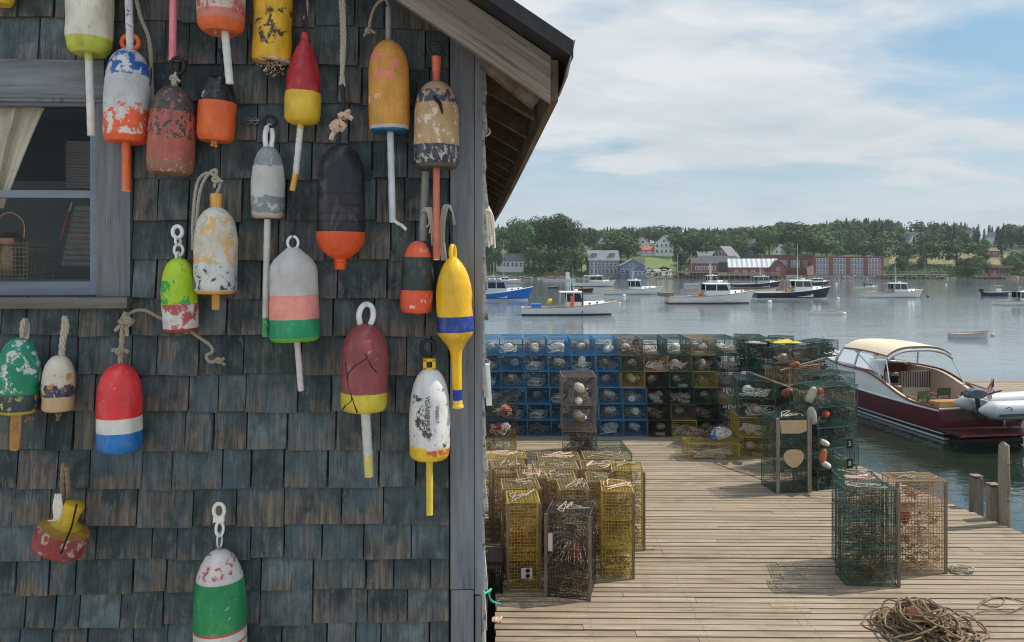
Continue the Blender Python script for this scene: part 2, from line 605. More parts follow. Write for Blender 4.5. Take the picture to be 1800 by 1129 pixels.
# structure behind the shingles: boarded walls with the window hole, floor, back
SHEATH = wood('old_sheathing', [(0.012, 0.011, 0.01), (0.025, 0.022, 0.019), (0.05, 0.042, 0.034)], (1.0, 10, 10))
wl, wr = -3.2, W(168, 300).x
wt, wb = W(100, 178).z, W(100, 515).z
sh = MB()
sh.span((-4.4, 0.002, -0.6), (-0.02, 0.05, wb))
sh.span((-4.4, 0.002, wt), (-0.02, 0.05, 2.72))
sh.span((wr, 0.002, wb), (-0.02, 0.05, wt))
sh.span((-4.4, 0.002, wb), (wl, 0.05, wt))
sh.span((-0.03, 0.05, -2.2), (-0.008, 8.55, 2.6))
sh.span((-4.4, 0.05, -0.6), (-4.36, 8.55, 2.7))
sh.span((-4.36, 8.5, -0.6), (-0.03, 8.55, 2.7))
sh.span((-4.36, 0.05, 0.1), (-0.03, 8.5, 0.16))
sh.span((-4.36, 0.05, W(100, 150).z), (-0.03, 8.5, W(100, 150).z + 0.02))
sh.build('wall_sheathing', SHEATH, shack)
PARTN = plain('dark_painted_panel', (0.06, 0.075, 0.078), 0.8, var=0.3, scale=4)
pz = W(60, 318, 0.6).z
MB().span((-2.6, 0.62, 0.17), (-0.9, 0.66, pz)).build('partition', PARTN, shack)

# side wall shingles, bleached white by the weather, seen edge on past the corner
ss = MB()
for i in range(1, 30):
    z0 = 2.7 - i * 0.132
    v = 0.03
    while v < 8.5:
        w = rng.uniform(0.1, 0.2)
        t = rng.uniform(0.006, 0.014)
        if v < 0.06:
            t += rng.uniform(0.0, 0.008)
        zz = z0 + rng.uniform(-0.006, 0.006)
        ss.hexa([(-0.006, v, zz), (t, v, zz), (t, v + w - 0.004, zz), (-0.006, v + w - 0.004, zz), (-0.006, v, zz + 0.16), (0.001, v, zz + 0.16), (0.001, v + w - 0.004, zz + 0.16), (-0.006, v + w - 0.004, zz + 0.16)], 0, [0, 0, 0, 0, 1, 1, 1, 1])
        v += w
ss.build('side_shingles', m_shingle('bleached_shingle', 0.9), shack)

# corner boards and window, grey blue paint over rough wood
TRIM = wood('grey_trim_paint', [(0.085, 0.095, 0.11), (0.16, 0.175, 0.2), (0.24, 0.255, 0.28)], (26, 26, 1.6), rough=0.75, bmp=0.45, cracks=0.55, crackcol=(0.05, 0.045, 0.042), tint=0.22, stain=(0.17, 0.15, 0.13))
TRIMH = wood('grey_trim_paint_level', [(0.095, 0.105, 0.12), (0.165, 0.18, 0.2), (0.24, 0.255, 0.28)], (1.6, 26, 26), rough=0.75, bmp=0.45, cracks=0.55, crackcol=(0.05, 0.045, 0.042), tint=0.2, stain=(0.16, 0.145, 0.13))
SASH = wood('blue_grey_sash_paint', [(0.12, 0.145, 0.185), (0.16, 0.19, 0.235), (0.2, 0.23, 0.28)], (1.4, 20, 20), rough=0.6, bmp=0.15, cracks=0.2)
cb = MB()
ul, um, ur = W(792, 500).x, W(834, 500).x, W(848, 500).x
zj = W(820, 1031).z
cb.span((ul, -0.022, zj), (um - 0.001, 0.0, 2.75))
cb.span((ul + 0.002, -0.02, -0.6), (um - 0.003, 0.0, zj - 0.004))
cb.span((um + 0.001, -0.022, W(840, 1040).z), (ur, -0.001, 2.72))
cb.span((um + 0.003, -0.019, -0.6), (ur - 0.004, -0.001, W(840, 1044).z))
cb.build('corner_board', TRIM, shack)

win = MB()
zt0, zt1 = W(100, 109).z, W(100, 182).z
win.span((-3.3, -0.03, zt1), (W(190, 150).x, -0.001, zt0))
MB.span(win, (W(176, 300).x, -0.026, W(200, 521).z), (W(234.5, 300).x, -0.001, W(200, 182).z - 0.002))
wo = win.build('window', TRIM, shack)
lint = MB().span((-3.3, -0.034, W(100, 176).z), (W(191, 150).x, -0.0305, W(100, 110).z)).build('head_casing', TRIMH, wo)
SILLM = wood('bare_sill_wood', [(0.07, 0.062, 0.055), (0.13, 0.115, 0.1), (0.21, 0.19, 0.17)], (1.6, 30, 30), bmp=0.5)
MB().span((-3.3, -0.055, W(100, 541).z), (W(236, 500).x, -0.001, W(100, 522).z)).build('sill', SILLM, wo)
sa = MB()
xs0, xs1 = W(164, 300, 0.01).x, W(176, 300).x - 0.001
sa.span((xs0, -0.012, W(100, 519).z), (xs1, 0.03, W(100, 183).z))
sa.span((-3.3, -0.011, W(100, 519).z), (xs0 - 0.001, 0.03, W(100, 495).z))
sa.span((-3.3, -0.004, W(100, 348).z), (xs0 - 0.001, 0.03, W(100, 335).z))
sa.span((-3.3, -0.011, W(100, 187).z), (xs0 - 0.001, 0.03, W(100, 181).z))
sa.build('sash', SASH, wo)
MB().span((-3.3, 0.012, W(100, 494.5).z), (xs0 - 0.001, 0.016, W(100, 348.5).z)).build('pane', glass('window_glass', (0.93, 0.94, 0.94), 0.02, 1.22), wo)
MB().span((-3.3, 0.012, W(100, 334.5).z), (xs0 - 0.001, 0.016, W(100, 187.5).z)).build('pane', glass('window_glass_upper', (0.93, 0.94, 0.94), 0.02, 1.22), wo)

# roof: rake board, black roof sheet, eave board, rafters
RAKE = wood('grey_rake_board', [(0.11, 0.088, 0.07), (0.21, 0.175, 0.145), (0.33, 0.285, 0.245)], (1.3, 30, 44), rot=(0, R(-33.9), 0), bmp=0.7, cracks=0.8, crackcol=(0.03, 0.022, 0.018), island=False)
EAVE = wood('brown_eave_wood', [(0.05, 0.034, 0.024), (0.11, 0.076, 0.055), (0.19, 0.14, 0.105)], (12, 1.2, 12), bmp=0.5)
TAR = plain('black_roofing', (0.012, 0.012, 0.014), 0.45, var=0.4, scale=8, dirt=(0.05, 0.05, 0.05))
vr = -0.25
p_lr, p_ur = W(968, 180, vr), W(971, 99, vr)
p_ll = W(700, 0, vr)
sl = (p_ll.z - p_lr.z) / (p_ll.x - p_lr.x)         # negative: rises to the left


def slope(z, u, uu):
    return z + sl * (uu - u)


uL = -2.9
rk = MB()
rk.hexa([(uL, vr, slope(p_lr.z, p_lr.x, uL)), (p_lr.x, vr, p_lr.z), (p_lr.x, vr + 0.03, p_lr.z), (uL, vr + 0.03, slope(p_lr.z, p_lr.x, uL)),
         (uL, vr, slope(p_ur.z, p_ur.x, uL)), (p_lr.x, vr, p_ur.z), (p_lr.x, vr + 0.03, p_ur.z), (uL, vr + 0.03, slope(p_ur.z, p_ur.x, uL))])
rk.build('rake_board', RAKE, shack)
# roof sheet, overhanging the rake and the eave
vf = -0.36
q = W(1008, 52, vf)
ue = q.x
zu = p_ur.z + sl * (ue - p_lr.x) + 0.004            # underside height at the eave edge
th = 0.05
rf = MB()
for (u0, u1) in ((uL, ue),):
    zA, zB = zu + sl * (u0 - ue), zu
    rf.hexa([(u0, vf, zA), (u1, vf, zB), (u1, 8.9, zB), (u0, 8.9, zA), (u0, vf, zA + th), (u1, vf, zB + th), (u1, 8.9, zB + th), (u0, 8.9, zA + th)])
rf.hexa([(-5.2, vf, zu + sl * (uL - ue) - 1.2), (uL, vf, zu + sl * (uL - ue)), (uL, 8.9, zu + sl * (uL - ue)), (-5.2, 8.9, zu + sl * (uL - ue) - 1.2),
         (-5.2, vf, zu + sl * (uL - ue) - 1.14), (uL, vf, zu + sl * (uL - ue) + th), (uL, 8.9, zu + sl * (uL - ue) + th), (-5.2, 8.9, zu + sl * (uL - ue) - 1.14)])
roof = rf.build('roof', TAR, shack)
# bent metal drip edge along the eave, with a buckled front end
de = MB()
pts = [(vf - 0.004, 0.0, 0.0), (vf + 0.02, 0.004, 0.0)]
for k in range(34):
    v = vf + 8.9 * k / 33
    v2 = vf + 8.9 * (k + 1) / 33
    j, j2 = 0.008 * math.sin(k * 2.1), 0.008 * math.sin((k + 1) * 2.1)
    de.hexa([(ue - 0.022 + j, v, zu - 0.052), (ue - 0.016 + j, v, zu - 0.054), (ue - 0.016 + j2, v2, zu - 0.054), (ue - 0.022 + j2, v2, zu - 0.052),
             (ue + 0.002, v, zu + th + 0.002), (ue + 0.006, v, zu + th + 0.002), (ue + 0.006, v2, zu + th + 0.002), (ue + 0.002, v2, zu + th + 0.002)])
de.build('drip_edge', plain('dull_flashing', (0.2, 0.17, 0.15), 0.5, 0.4, var=0.4, scale=14), roof)
# sheathing boards under the roof, running along the eave
bd = MB()
u = p_lr.x - 0.004
while u > -0.62:
    u0 = u - rng.uniform(0.11, 0.17)
    zA, zB = zu + sl * (u0 - ue) - 0.003, zu + sl * (u - 0.004 - ue) - 0.003
    bd.hexa([(u0, vr + 0.032, zA - 0.018), (u - 0.004, vr + 0.032, zB - 0.018), (u - 0.004, 8.85, zB - 0.018), (u0, 8.85, zA - 0.018),
             (u0, vr + 0.032, zA), (u - 0.004, vr + 0.032, zB), (u - 0.004, 8.85, zB), (u0, 8.85, zA)])
    u = u0
bd.build('roof_boards', EAVE, roof)
# eave board, sagging a little along its length
uf = p_lr.x + 0.001
ev = MB()
nseg = 26
for k in range(nseg):
    v, v2 = vr - 0.002 + 9.1 * k / nseg, vr - 0.002 + 9.1 * (k + 1) / nseg
    s0, s1 = -0.035 * math.sin(math.pi * min(1, k / nseg * 1.1)), -0.035 * math.sin(math.pi * min(1, (k + 1) / nseg * 1.1))
    za, zb_ = p_lr.z + 0.004 + s0, p_lr.z + 0.004 + s1
    zc_ = p_ur.z - 0.012
    ev.hexa([(uf, v, za), (uf + 0.022, v, za), (uf + 0.022, v2, zb_), (uf, v2, zb_), (uf, v, zc_), (uf + 0.022, v, zc_), (uf + 0.022, v2, zc_), (uf, v2, zc_)])
ev.build('eave_board', EAVE, roof)
v = 0.28
while v < 8.6:
    rr = MB()
    ua = -0.01
    ub = uf - 0.006
    zz = lambda uu: zu + sl * (uu - ue) - 0.024
    w = 0.045
    rr.hexa([(ua, v, zz(ua) - 0.095), (ub, v, zz(ub) - 0.075), (ub, v + w, zz(ub) - 0.075), (ua, v + w, zz(ua) - 0.095), (ua, v, zz(ua)), (ub, v, zz(ub)), (ub, v + w, zz(ub)), (ua, v + w, zz(ua))])
    rr.build('rafter', EAVE, roof)
    v += 0.42
# lookout: the rafter just behind the rake board
rr = MB()
rr.beam(W(852, 106, -0.19), W(944, 180, -0.19), 0.045, 0.05)
rr.build('rafter', EAVE, roof)

hk = MB()
hp = W(853, 238, 0.12)
hk.tube(smooth([hp + Vector((-0.012, 0, 0.03)), hp + Vector((-0.006, 0, 0.008)), hp + Vector((0.006, 0, 0.0)), hp + Vector((0.016, 0, 0.012)), hp + Vector((0.012, 0, 0.026))], 6), 0.004, 8)
hk.build('hook', plain('pale_hook', (0.5, 0.5, 0.5), 0.4, 0.6), shack, 40)

# ---- things inside the window
CURT = plain('faded_canvas', (0.8, 0.72, 0.56), 0.9, var=0.2, scale=5, dirt=(0.32, 0.26, 0.18), dirt_amt=0.5)
def cur(u, t):
    top, bot = lerp(-30, 84, u), lerp(-30, 6, u)
    x = lerp(top, bot, t ** 0.9)
    y = lerp(178, 366, t)
    p = W(x, y, 0.062 + 0.014 * math.sin(u * 9 + t * 2) + 0.01 * math.sin(u * 21 + t))
    return S2W(p)
c = MB().grid(cur, 28, 24)
c.grid(lambda u, t: cur(u, t) + VX * 0.004, 28, 24, 0, True)
tag(c.build('curtain', CURT, None, True), 'cream canvas curtain pulled aside behind the upper window glass', 'curtain')

WICK = plain('dark_wicker', (0.17, 0.155, 0.135), 0.85, var=0.4, scale=30)


def wicker(name, x0, x1, y0, y1, v, label, lean=0.0, rib=12):
    a, b_ = W(x0, y1, v), W(x1, y0, v)
    mb = MB()
    n = rib
    for k in range(n):
        z0, z1 = lerp(a.z, b_.z, k / n), lerp(a.z, b_.z, (k + 1.0) / n)
        l = lean * k / n
        mb.tube([S2W((a.x + l, v, (z0 + z1) / 2)), S2W((b_.x + l, v, (z0 + z1) / 2 - 0.006))], (z1 - z0) * 0.55, 8)
        mb.tube([S2W((a.x + l, v + 0.2, (z0 + z1) / 2)), S2W((b_.x + l, v + 0.2, (z0 + z1) / 2 - 0.006))], (z1 - z0) * 0.55, 8)
        mb.tube([S2W((a.x + l, v, (z0 + z1) / 2)), S2W((a.x + l, v + 0.2, (z0 + z1) / 2))], (z1 - z0) * 0.55, 8)
    for k in range(0):
        x = lerp(a.x, b_.x, k / 8)
        mb.tube([S2W((x, v - 0.006, a.z)), S2W((x + lean, v - 0.006, b_.z))], 0.003, 5)
    o = mb.build(name, WICK)
    return tag(o, label, 'basket')


wicker('wicker_basket', 118, 200, 248, 330, 0.24, 'grey wicker basket with flat weave behind the upper window pane', 0.0, 16)
wicker('wicker_basket', 112, 205, 362, 468, 0.2, 'dark ribbed wicker basket leaning behind the lower window pane', 0.05, 11)
wb_ = MB()
p0, p1 = W(-40, 490, 0.22), W(54, 428, 0.22)
for k in range(9):
    z = lerp(p0.z, p1.z, k / 8)
    e = 0.012 * k / 8
    wb_.tube([S2W(q) for q in ((p0.x - e, 0.2 - e, z), (p1.x + e, 0.2 - e, z), (p1.x + e, 0.36 + e, z), (p0.x - e, 0.36 + e, z))], 0.0015, 5, True)
for k in range(15):
    x = lerp(p0.x, p1.x, k / 14)
    wb_.tube([S2W((x, 0.2, p0.z)), S2W((x + 0.004, 0.188, p1.z))], 0.0013, 4)
    wb_.tube([S2W((x, 0.36, p0.z)), S2W((x + 0.004, 0.372, p1.z))], 0.0013, 4)
tag(wb_.build('wire_basket', plain('brassy_wire', (0.4, 0.34, 0.2), 0.4, 0.6)), 'small brass wire basket on the windowsill inside the lower pane', 'basket')
ln = MB()
lc = W(18, 488, 0.27)
ln.lathe([(0, 0), (0.035, 0), (0.04, 0.02), (0.04, 0.1), (0.034, 0.115), (0.05, 0.12), (0.052, 0.14), (0.03, 0.16), (0, 0.165)], 24, Matrix.Translation(S2W(lc)))
hd = S2W(lc)
ln.tube(smooth([hd + Vector((-0.05, 0, 0.12)), hd + Vector((-0.05, 0, 0.2)), hd + Vector((0, 0, 0.235)), hd + Vector((0.05, 0, 0.2)), hd + Vector((0.05, 0, 0.12))], 6), 0.004, 6)
tag(ln.build('copper_lantern', plain('old_copper', (0.36, 0.19, 0.1), 0.3, 0.9, var=0.3), None, 40), 'copper lantern with a looped handle standing in the wire basket', 'lantern')
rt = MB()
rt.tube([S2W(W(108, 420, 0.3)), S2W(W(122, 372, 0.3))], 0.006, 6)
rt.tube([S2W(W(122, 372, 0.3)), S2W(W(127, 356, 0.3))], 0.004, 6, False, 1)
tag(rt.build('hand_tool', [plain('red_handle', (0.3, 0.03, 0.03), 0.4), STEEL]), 'red handled tool leaning behind the lower window pane', 'tool')
ilm = MB().span((-2.2, 0.055, W(60, 500, 0.1).z), (-1.2, 0.5, W(60, 491, 0.1).z))
ilm.build('inner_sill', SILLM, wo)
# ================================================================== BUOYS ON THE SHACK FRONT
BULLET = [(0, 0.0), (0, 0.16), (0.015, 0.34), (0.05, 0.54), (0.1, 0.71), (0.17, 0.85), (0.26, 0.94), (0.36, 0.985), (0.5, 1), (0.7, 1), (0.9, 0.99), (0.96, 0.955), (0.99, 0.87), (1.0, 0.75), (0.996, 0.22), (0.99, 0.18), (0.99, 0)]
SLIM = [(0, 0.0), (0, 0.18), (0.02, 0.4), (0.08, 0.62), (0.18, 0.8), (0.3, 0.92), (0.45, 0.99), (0.6, 1), (0.8, 0.985), (0.94, 0.95), (0.98, 0.88), (1, 0.76), (0.99, 0.2), (0.99, 0)]
BARREL = [(0, 0.0), (0, 0.3), (0.02, 0.52), (0.07, 0.72), (0.14, 0.86), (0.22, 0.95), (0.32, 0.99), (0.6, 1), (0.86, 0.985), (0.94, 0.94), (0.97, 0.86), (1, 0.7), (0.99, 0.15), (0.99, 0)]
SQUARE = [(0, 0.0), (0, 0.3), (0.02, 0.5), (0.08, 0.7), (0.16, 0.84), (0.28, 0.94), (0.42, 0.97), (0.6, 0.98), (0.96, 1), (0.985, 0.98), (1, 0.93), (1.0, 0.25), (0.99, 0)]
CONE = [(0, 0.0), (0, 0.24), (0.02, 0.32), (0.06, 0.5), (0.12, 0.74), (0.19, 0.9), (0.26, 0.94), (0.5, 0.955), (0.54, 0.945), (0.56, 0.965), (0.8, 0.985), (0.94, 1), (0.97, 0.98), (1, 0.86), (0.99, 0.2), (0.99, 0)]
TAPER = [(0, 0.0), (0, 0.15), (0.0, 0.2), (0.05, 0.24), (0.08, 0.2), (0.1, 0.28), (0.17, 0.46), (0.26, 0.63), (0.36, 0.78), (0.46, 0.88), (0.58, 0.93), (0.66, 0.955), (0.68, 0.985), (0.74, 1), (0.88, 0.99), (0.94, 0.94), (0.98, 0.8), (1, 0.55), (1.0, 0.2), (1, 0)]
ROUND = [(0, 0.0), (0, 0.16), (0.01, 0.36), (0.04, 0.58), (0.09, 0.76), (0.16, 0.9), (0.24, 0.97), (0.33, 1), (0.6, 1), (0.695, 0.99), (0.7, 1.02), (0.74, 1.01), (0.8, 0.92), (0.85, 0.76), (0.89, 0.52), (0.91, 0.34), (0.915, 0.26), (0.94, 0.25), (0.945, 0.29), (0.96, 0.25), (0.99, 0.24), (1, 0.2), (1, 0)]
HANDLE = [(0, 0.0), (0, 0.14), (0.01, 0.28), (0.04, 0.48), (0.08, 0.66), (0.13, 0.82), (0.19, 0.93), (0.25, 0.98), (0.32, 1), (0.4, 1), (0.475, 1.02), (0.49, 1), (0.515, 0.92), (0.55, 0.7), (0.585, 0.48), (0.62, 0.34), (0.66, 0.29), (0.72, 0.275), (0.965, 0.25), (0.975, 0.25), (0.98, 0.31), (0.995, 0.31), (1, 0.2), (1, 0)]


def densify(prof, L, rr, step=0.012):
    out = []
    for (t0, r0), (t1, r1) in zip(prof, prof[1:]):
        n = max(1, int(abs(t1 - t0) * L / step))
        for k in range(n):
            out.append((rr * lerp(r0, r1, k / n), -L * lerp(t0, t1, k / n)))
    out.append((rr * prof[-1][1], -L * prof[-1][0]))
    return out


def paint(name, L, bands, edge=0.012, chips=(), grime=0.35, rough=0.45, bmp=0.25, gcol=(0.12, 0.1, 0.08), crack=0.0, ax='z'):
    """painted foam in bands; bands = [(end as a share of the length from the top, colour)]; chips = [(amount 0-1, colour, scale, from, to)]"""
    m, nt, b = base(name)
    co = objco(nt)
    z = nd(nt, 'ShaderNodeSeparateXYZ', {0: co}).outputs[2]
    t = mth(nt, 'DIVIDE', z, -L)
    e = noi(nt, co, 45, 4, 0.6)
    te = mth(nt, 'ADD', t, mth(nt, 'MULTIPLY', mth(nt, 'SUBTRACT', mth(nt, 'ADD', mth(nt, 'MULTIPLY', e, 0.7), mth(nt, 'MULTIPLY', noi(nt, co, 13, 2), 0.5)), 0.6), edge * 1.3 + 0.004))
    stops = [(0.0, bands[0][1])]
    for (p, _), (_, c2) in zip(bands, bands[1:]):
        stops.append((p, c2))
    c = ramp(nt, te, stops, 'CONSTANT')
    big = noi(nt, co, 9, 5, 0.6)
    c = mixc(nt, 1.0, c, ramp(nt, big, [(0.3, 0.72), (0.7, 1.12)]), 'MULTIPLY')
    fade = ramp(nt, noi(nt, vmul(nt, co, (16, 16, 6)), 1.0, 6, 0.7, 0.8), [(0.5, 0.0), (0.75, 0.4)])
    c = mixc(nt, fade, c, mixc(nt, 0.5, c, (0.6, 0.57, 0.52)))
    for k, (amt, cc, sc, t0, t1) in enumerate(chips):
        n = noi(nt, nd(nt, 'ShaderNodeVectorMath', {0: vmul(nt, co, (1, 1, 0.8)), 1: (k * 7.3, k * 3.1, L * 31)}, operation='ADD').outputs[0], sc, 6, 0.62, 0.5)
        th_ = 0.72 - 0.42 * amt
        n = mth(nt, 'ADD', n, mth(nt, 'MULTIPLY', mth(nt, 'SUBTRACT', noi(nt, co, sc * 5.0, 4, 0.7), 0.5), 0.2))
        f = ramp(nt, n, [(th_ - 0.005, 0.0), (th_ + 0.035, 0.95)])
        win_ = mth(nt, 'MULTIPLY', mth(nt, 'GREATER_THAN', te, t0), mth(nt, 'LESS_THAN', te, t1))
        c = mixc(nt, mth(nt, 'MULTIPLY', f, win_), c, cc)
    g = ramp(nt, noi(nt, vmul(nt, co, (34, 34, 9)), 1.0, 6, 0.68, 0.6), [(0.5, 0.0), (0.72, 1.0)])
    c = mixc(nt, mth(nt, 'MULTIPLY', g, grime), c, gcol)
    sp = ramp(nt, noi(nt, co, 170, 3, 0.6), [(0.68, 0.0), (0.73, 1.0)])
    c = mixc(nt, mth(nt, 'MULTIPLY', sp, grime), c, tuple(x * 0.5 for x in gcol))
    hh = mth(nt, 'ADD', mth(nt, 'MULTIPLY', noi(nt, co, 60, 5, 0.65), 0.6), mth(nt, 'MULTIPLY', big, 0.6))
    if crack:
        v = nd(nt, 'ShaderNodeTexVoronoi', {'Vector': nd(nt, 'ShaderNodeVectorMath', {0: co, 1: nd(nt, 'ShaderNodeTexNoise', {'Vector': co, 'Scale': 30.0}).outputs[1]}, operation='ADD').outputs[0], 'Scale': crack}, feature='DISTANCE_TO_EDGE').outputs[0]
        k = ramp(nt, v, [(0.0, 1.0), (0.05, 0.0)])
        c = mixc(nt, mth(nt, 'MULTIPLY', k, 0.7), c, (0.03, 0.025, 0.02))
    setp(nt, b, color=c, rough=mth(nt, 'ADD', rough, mth(nt, 'MULTIPLY', g, 0.3)), spec=0.4, normal=bump(nt, hh, bmp, 0.003))
    return m


class Buoy:
    """one buoy hung on the wall; positions are read in photo pixels on the plane its axis lies in"""
    n = 0

    def __init__(s, label, top, bot, w, prof, bands, stand=0.012, name='lobster_buoy', mat=None, wob=0.02, lift=0.0, **kw):
        Buoy.n += 1
        rr = w / 2 / 519.0
        s.v = -(rr + stand + 0.012) - lift
        T, B = W(top[0], top[1], s.v), W(bot[0], bot[1], s.v)
        tw, bw = S2W(T), S2W(B)
        k = (tw.y / F)
        s.r = w / 2 * k
        s.L = (tw - bw).length
        z = (tw - bw).normalized()
        y = (VX - z * VX.dot(z)).normalized()
        x = y.cross(z)
        M = Matrix((x, y, z)).transposed().to_4x4()
        M.translation = tw
        s.root = bpy.data.objects.new(name, None)
        s.root.empty_display_size = 0.1
        COL.objects.link(s.root)
        s.root.matrix_world = M
        s.inv = M.inverted()
        tag(s.root, label, 'buoy', 'buoys hanging on the shack front')
        s.mat = mat or paint('buoy_paint', s.L, bands, **kw)
        b = MB()
        b.lathe(densify(prof, s.L, s.r, 0.009), 52, None, 0, wob, Buoy.n * 3.7)
        rgb = random.Random(Buoy.n)
        dents = [(Vector((math.cos(a_) * s.r, math.sin(a_) * s.r, -rgb.uniform(0.05, 0.95) * s.L)), rgb.uniform(0.008, 0.022), rgb.uniform(0.0012, 0.0045)) for a_ in [rgb.uniform(0, 6.28) for _ in range(14)]]
        for i_, v_ in enumerate(b.v):
            q_ = Vector(v_)
            n_ = Vector((q_.x, q_.y, 0))
            k_ = 0.0011 * mnoise.noise(q_ * 38 + Vector((Buoy.n, 0, 0))) + 0.0005 * mnoise.noise(q_ * 110)
            for (c_, w_, d_) in dents:
                e_ = (q_ - c_).length_squared / (w_ * w_)
                if e_ < 6:
                    k_ -= d_ * math.exp(-e_)
            if n_.length > 0.01:
                b.v[i_] = tuple(q_ + n_.normalized() * k_)
        s.body = b.build('float', s.mat, s.root, 35)

    def p(s, px, py, dv=0.0):
        return s.inv @ S2W(W(px, py, s.v + dv))

    def stick(s, a, b, w, bands, name='spindle', taper=1.0, sq=False, dv=0.0, **kw):
        p, q = s.p(*a, dv), s.p(*b, dv)
        r = w / 2 / F * 2.5
        mb = MB()
        L = (p - q).length
        d = (q - p).normalized()
        n = 14
        pts = [Vector((0, 0, 0)).lerp(Vector((0, 0, -L)), k / n) for k in range(n + 1)]
        rad = [r * lerp(1, taper, k / n) * (1 + 0.04 * math.sin(k * 2.3 + r * 999)) for k in range(n + 1)]
        pts = [Vector((0, 0, 0.0)), Vector((0, 0, -0.0005))] + pts[1:] + [Vector((0, 0, -L - 0.001))]
        rad = [rad[0]] + rad + [rad[-1] * 0.7]
        mb.tube(pts[:len(rad)], rad, 4 if sq else 14)
        o = mb.build(name, paint('spindle_paint', L, bands, edge=kw.pop('edge', 0.03), **kw), s.root, 35)
        z = -d
        y = (Vector((0, 1, 0)) - z * z.y).normalized()
        x = y.cross(z)
        M = Matrix((x, y, z)).transposed().to_4x4()
        M.translation = p
        o.matrix_local = M
        return o

    def rope(s, pts, w, mat=None, name='rope', laid=True):
        mb = MB()
        P = [s.p(*q) if len(q) == 3 else s.p(q[0], q[1], 0.0) for q in pts]
        r = w / 2 / F * 2.52
        if laid:
            mb.rope(P, r)
        else:
            mb.tube(smooth(P, 6), r, 8)
        return mb.build(name, mat or ROPE_GREY, s.root, True)

    def ring(s, c, rw, rh, w, mat, name='eye_ring', turn=0.0, dv=0.0):
        mb = MB()
        k = 2.52 / F
        cc = s.p(*c, dv)
        pts = []
        for i in range(24):
            t = 2 * math.pi * i / 24
            pts.append(cc + Vector((math.cos(t) * rw * k * math.cos(turn), math.cos(t) * rw * k * math.sin(turn), math.sin(t) * rh * k)))
        mb.tube(pts, w / 2 * k, 10, True)
        return mb.build(name, mat, s.root, True)

    def poly(s, pts, r, mat, name, per=6, n=10):
        P = smooth([s.p(*q) for q in pts], per)
        mb = MB()
        mb.tube(P, r / 2 / F * 2.52, n)
        return mb.build(name, mat, s.root, 40)

    def nail(s, px, py):
        mb = MB()
        a = s.p(px, py, -s.v - 0.004)
        mb.tube([a, a + Vector((0, s.v * 0.8, 0.004))], 0.003, 8)
        return mb.build('nail', STEEL, s.root)

    def knot(s, c, rad, mat, name='knot', n=3, seed=0, w=6, dv=0.0):
        mb = MB()
        k = 2.52 / F
        cc = s.p(*c, dv)
        rg = random.Random(seed)
        for i in range(n):
            nr = Vector((rg.uniform(-1, 1), rg.uniform(-1, 1), rg.uniform(-1, 1)))
            x, y = frame_of(nr)
            pts = [cc + x * math.cos(t) * rad * k + y * math.sin(t) * rad * 0.7 * k for t in [j * math.pi / 4 for j in range(9)]]
            mb.rope(pts, w / 2 * k, 0, 4)
        for i in range(2):
            d = Vector((rg.uniform(-1, 1), rg.uniform(-.3, .3), rg.uniform(-1, 0.3))).normalized()
            mb.rope([cc, cc + d * rad * 1.2 * k, cc + d * rad * 2.0 * k + Vector((0, 0, -rad * 0.3 * k))], w / 2 * k, 0, 4)
        return mb.build(name, mat, s.root, True)


WH, CRM = (0.72, 0.70, 0.67), (0.74, 0.70, 0.58)
ORG, RED, NAVY, BLK = (0.78, 0.12, 0.025), (0.56, 0.035, 0.03), (0.02, 0.035, 0.1), (0.012, 0.013, 0.018)
YEL, GRN, BLU = (0.8, 0.5, 0.02), (0.01, 0.3, 0.11), (0.01, 0.14, 0.48)

# top row, cut by the picture edge
b = Buoy('yellow buoy cut off by the top left corner of the picture', (2, -150), (2, 9), 44, BARREL, [(1, YEL)])
b.rope([(2, -150), (3, -190)], 7)
b = Buoy('cream white buoy with lime green underside and white stick above the window', (160, -120), (157, 96), 77, BARREL, [(0.88, CRM), (1, (0.5, 0.56, 0.06))], edge=0.01, chips=[(0.12, (0.4, 0.36, 0.3), 90, 0.1, 0.9)])
b.stick((156, 90), (161, 239), 13, [(0.12, (0.55, 0.6, 0.2)), (1, WH)], edge=0.1)
b.rope([(160, -118), (160, -170)], 8)
b = Buoy('buoy above the picture whose red speckled white stick hangs over the blue topped buoy', (222, -260), (224, -60), 72, BULLET, [(1, WH)], lift=0.075)
b.stick((224, -64), (229, 88), 12, [(1, (0.55, 0.55, 0.6))], chips=[(0.35, (0.3, 0.03, 0.04), 60, 0.0, 1.0)])
b = Buoy('buoy above the picture with a bright pink ridged stick hanging down', (307, -240), (306, -60), 70, BULLET, [(1, (0.8, 0.3, 0.35))])
b.stick((306, -64), (303, 106), 12.5, [(1, (0.85, 0.26, 0.32))])
b = Buoy('faded red and white buoy with orange underside and clear stick at the top edge', (389, -130), (389, 58), 82, BARREL, [(0.82, (0.62, 0.5, 0.44)), (0.9, (0.62, 0.2, 0.15)), (1, (0.72, 0.14, 0.04))], chips=[(0.5, (0.45, 0.09, 0.08), 30, 0.0, 0.85)], gcol=(0.3, 0.06, 0.05), lift=0.05)
b.stick((394, 40), (404, 147), 13, [(1, (0.7, 0.7, 0.7))])
b.knot((376, 48), 5, ROPE_TAN, 'knot', 3, 2, 5, -0.015)
b = Buoy('mouldy yellow buoy with barnacles and a ragged shell clump at its bottom', (480, -80), (478, 108), 68, SQUARE, [(1, (0.74, 0.42, 0.02))], chips=[(0.36, (0.03, 0.028, 0.024), 26, 0.3, 0.9)], bmp=0.9, wob=0.06, gcol=(0.05, 0.04, 0.03), grime=0.5)
mb = MB()
rg = random.Random(4)
cc = b.p(480, 112)
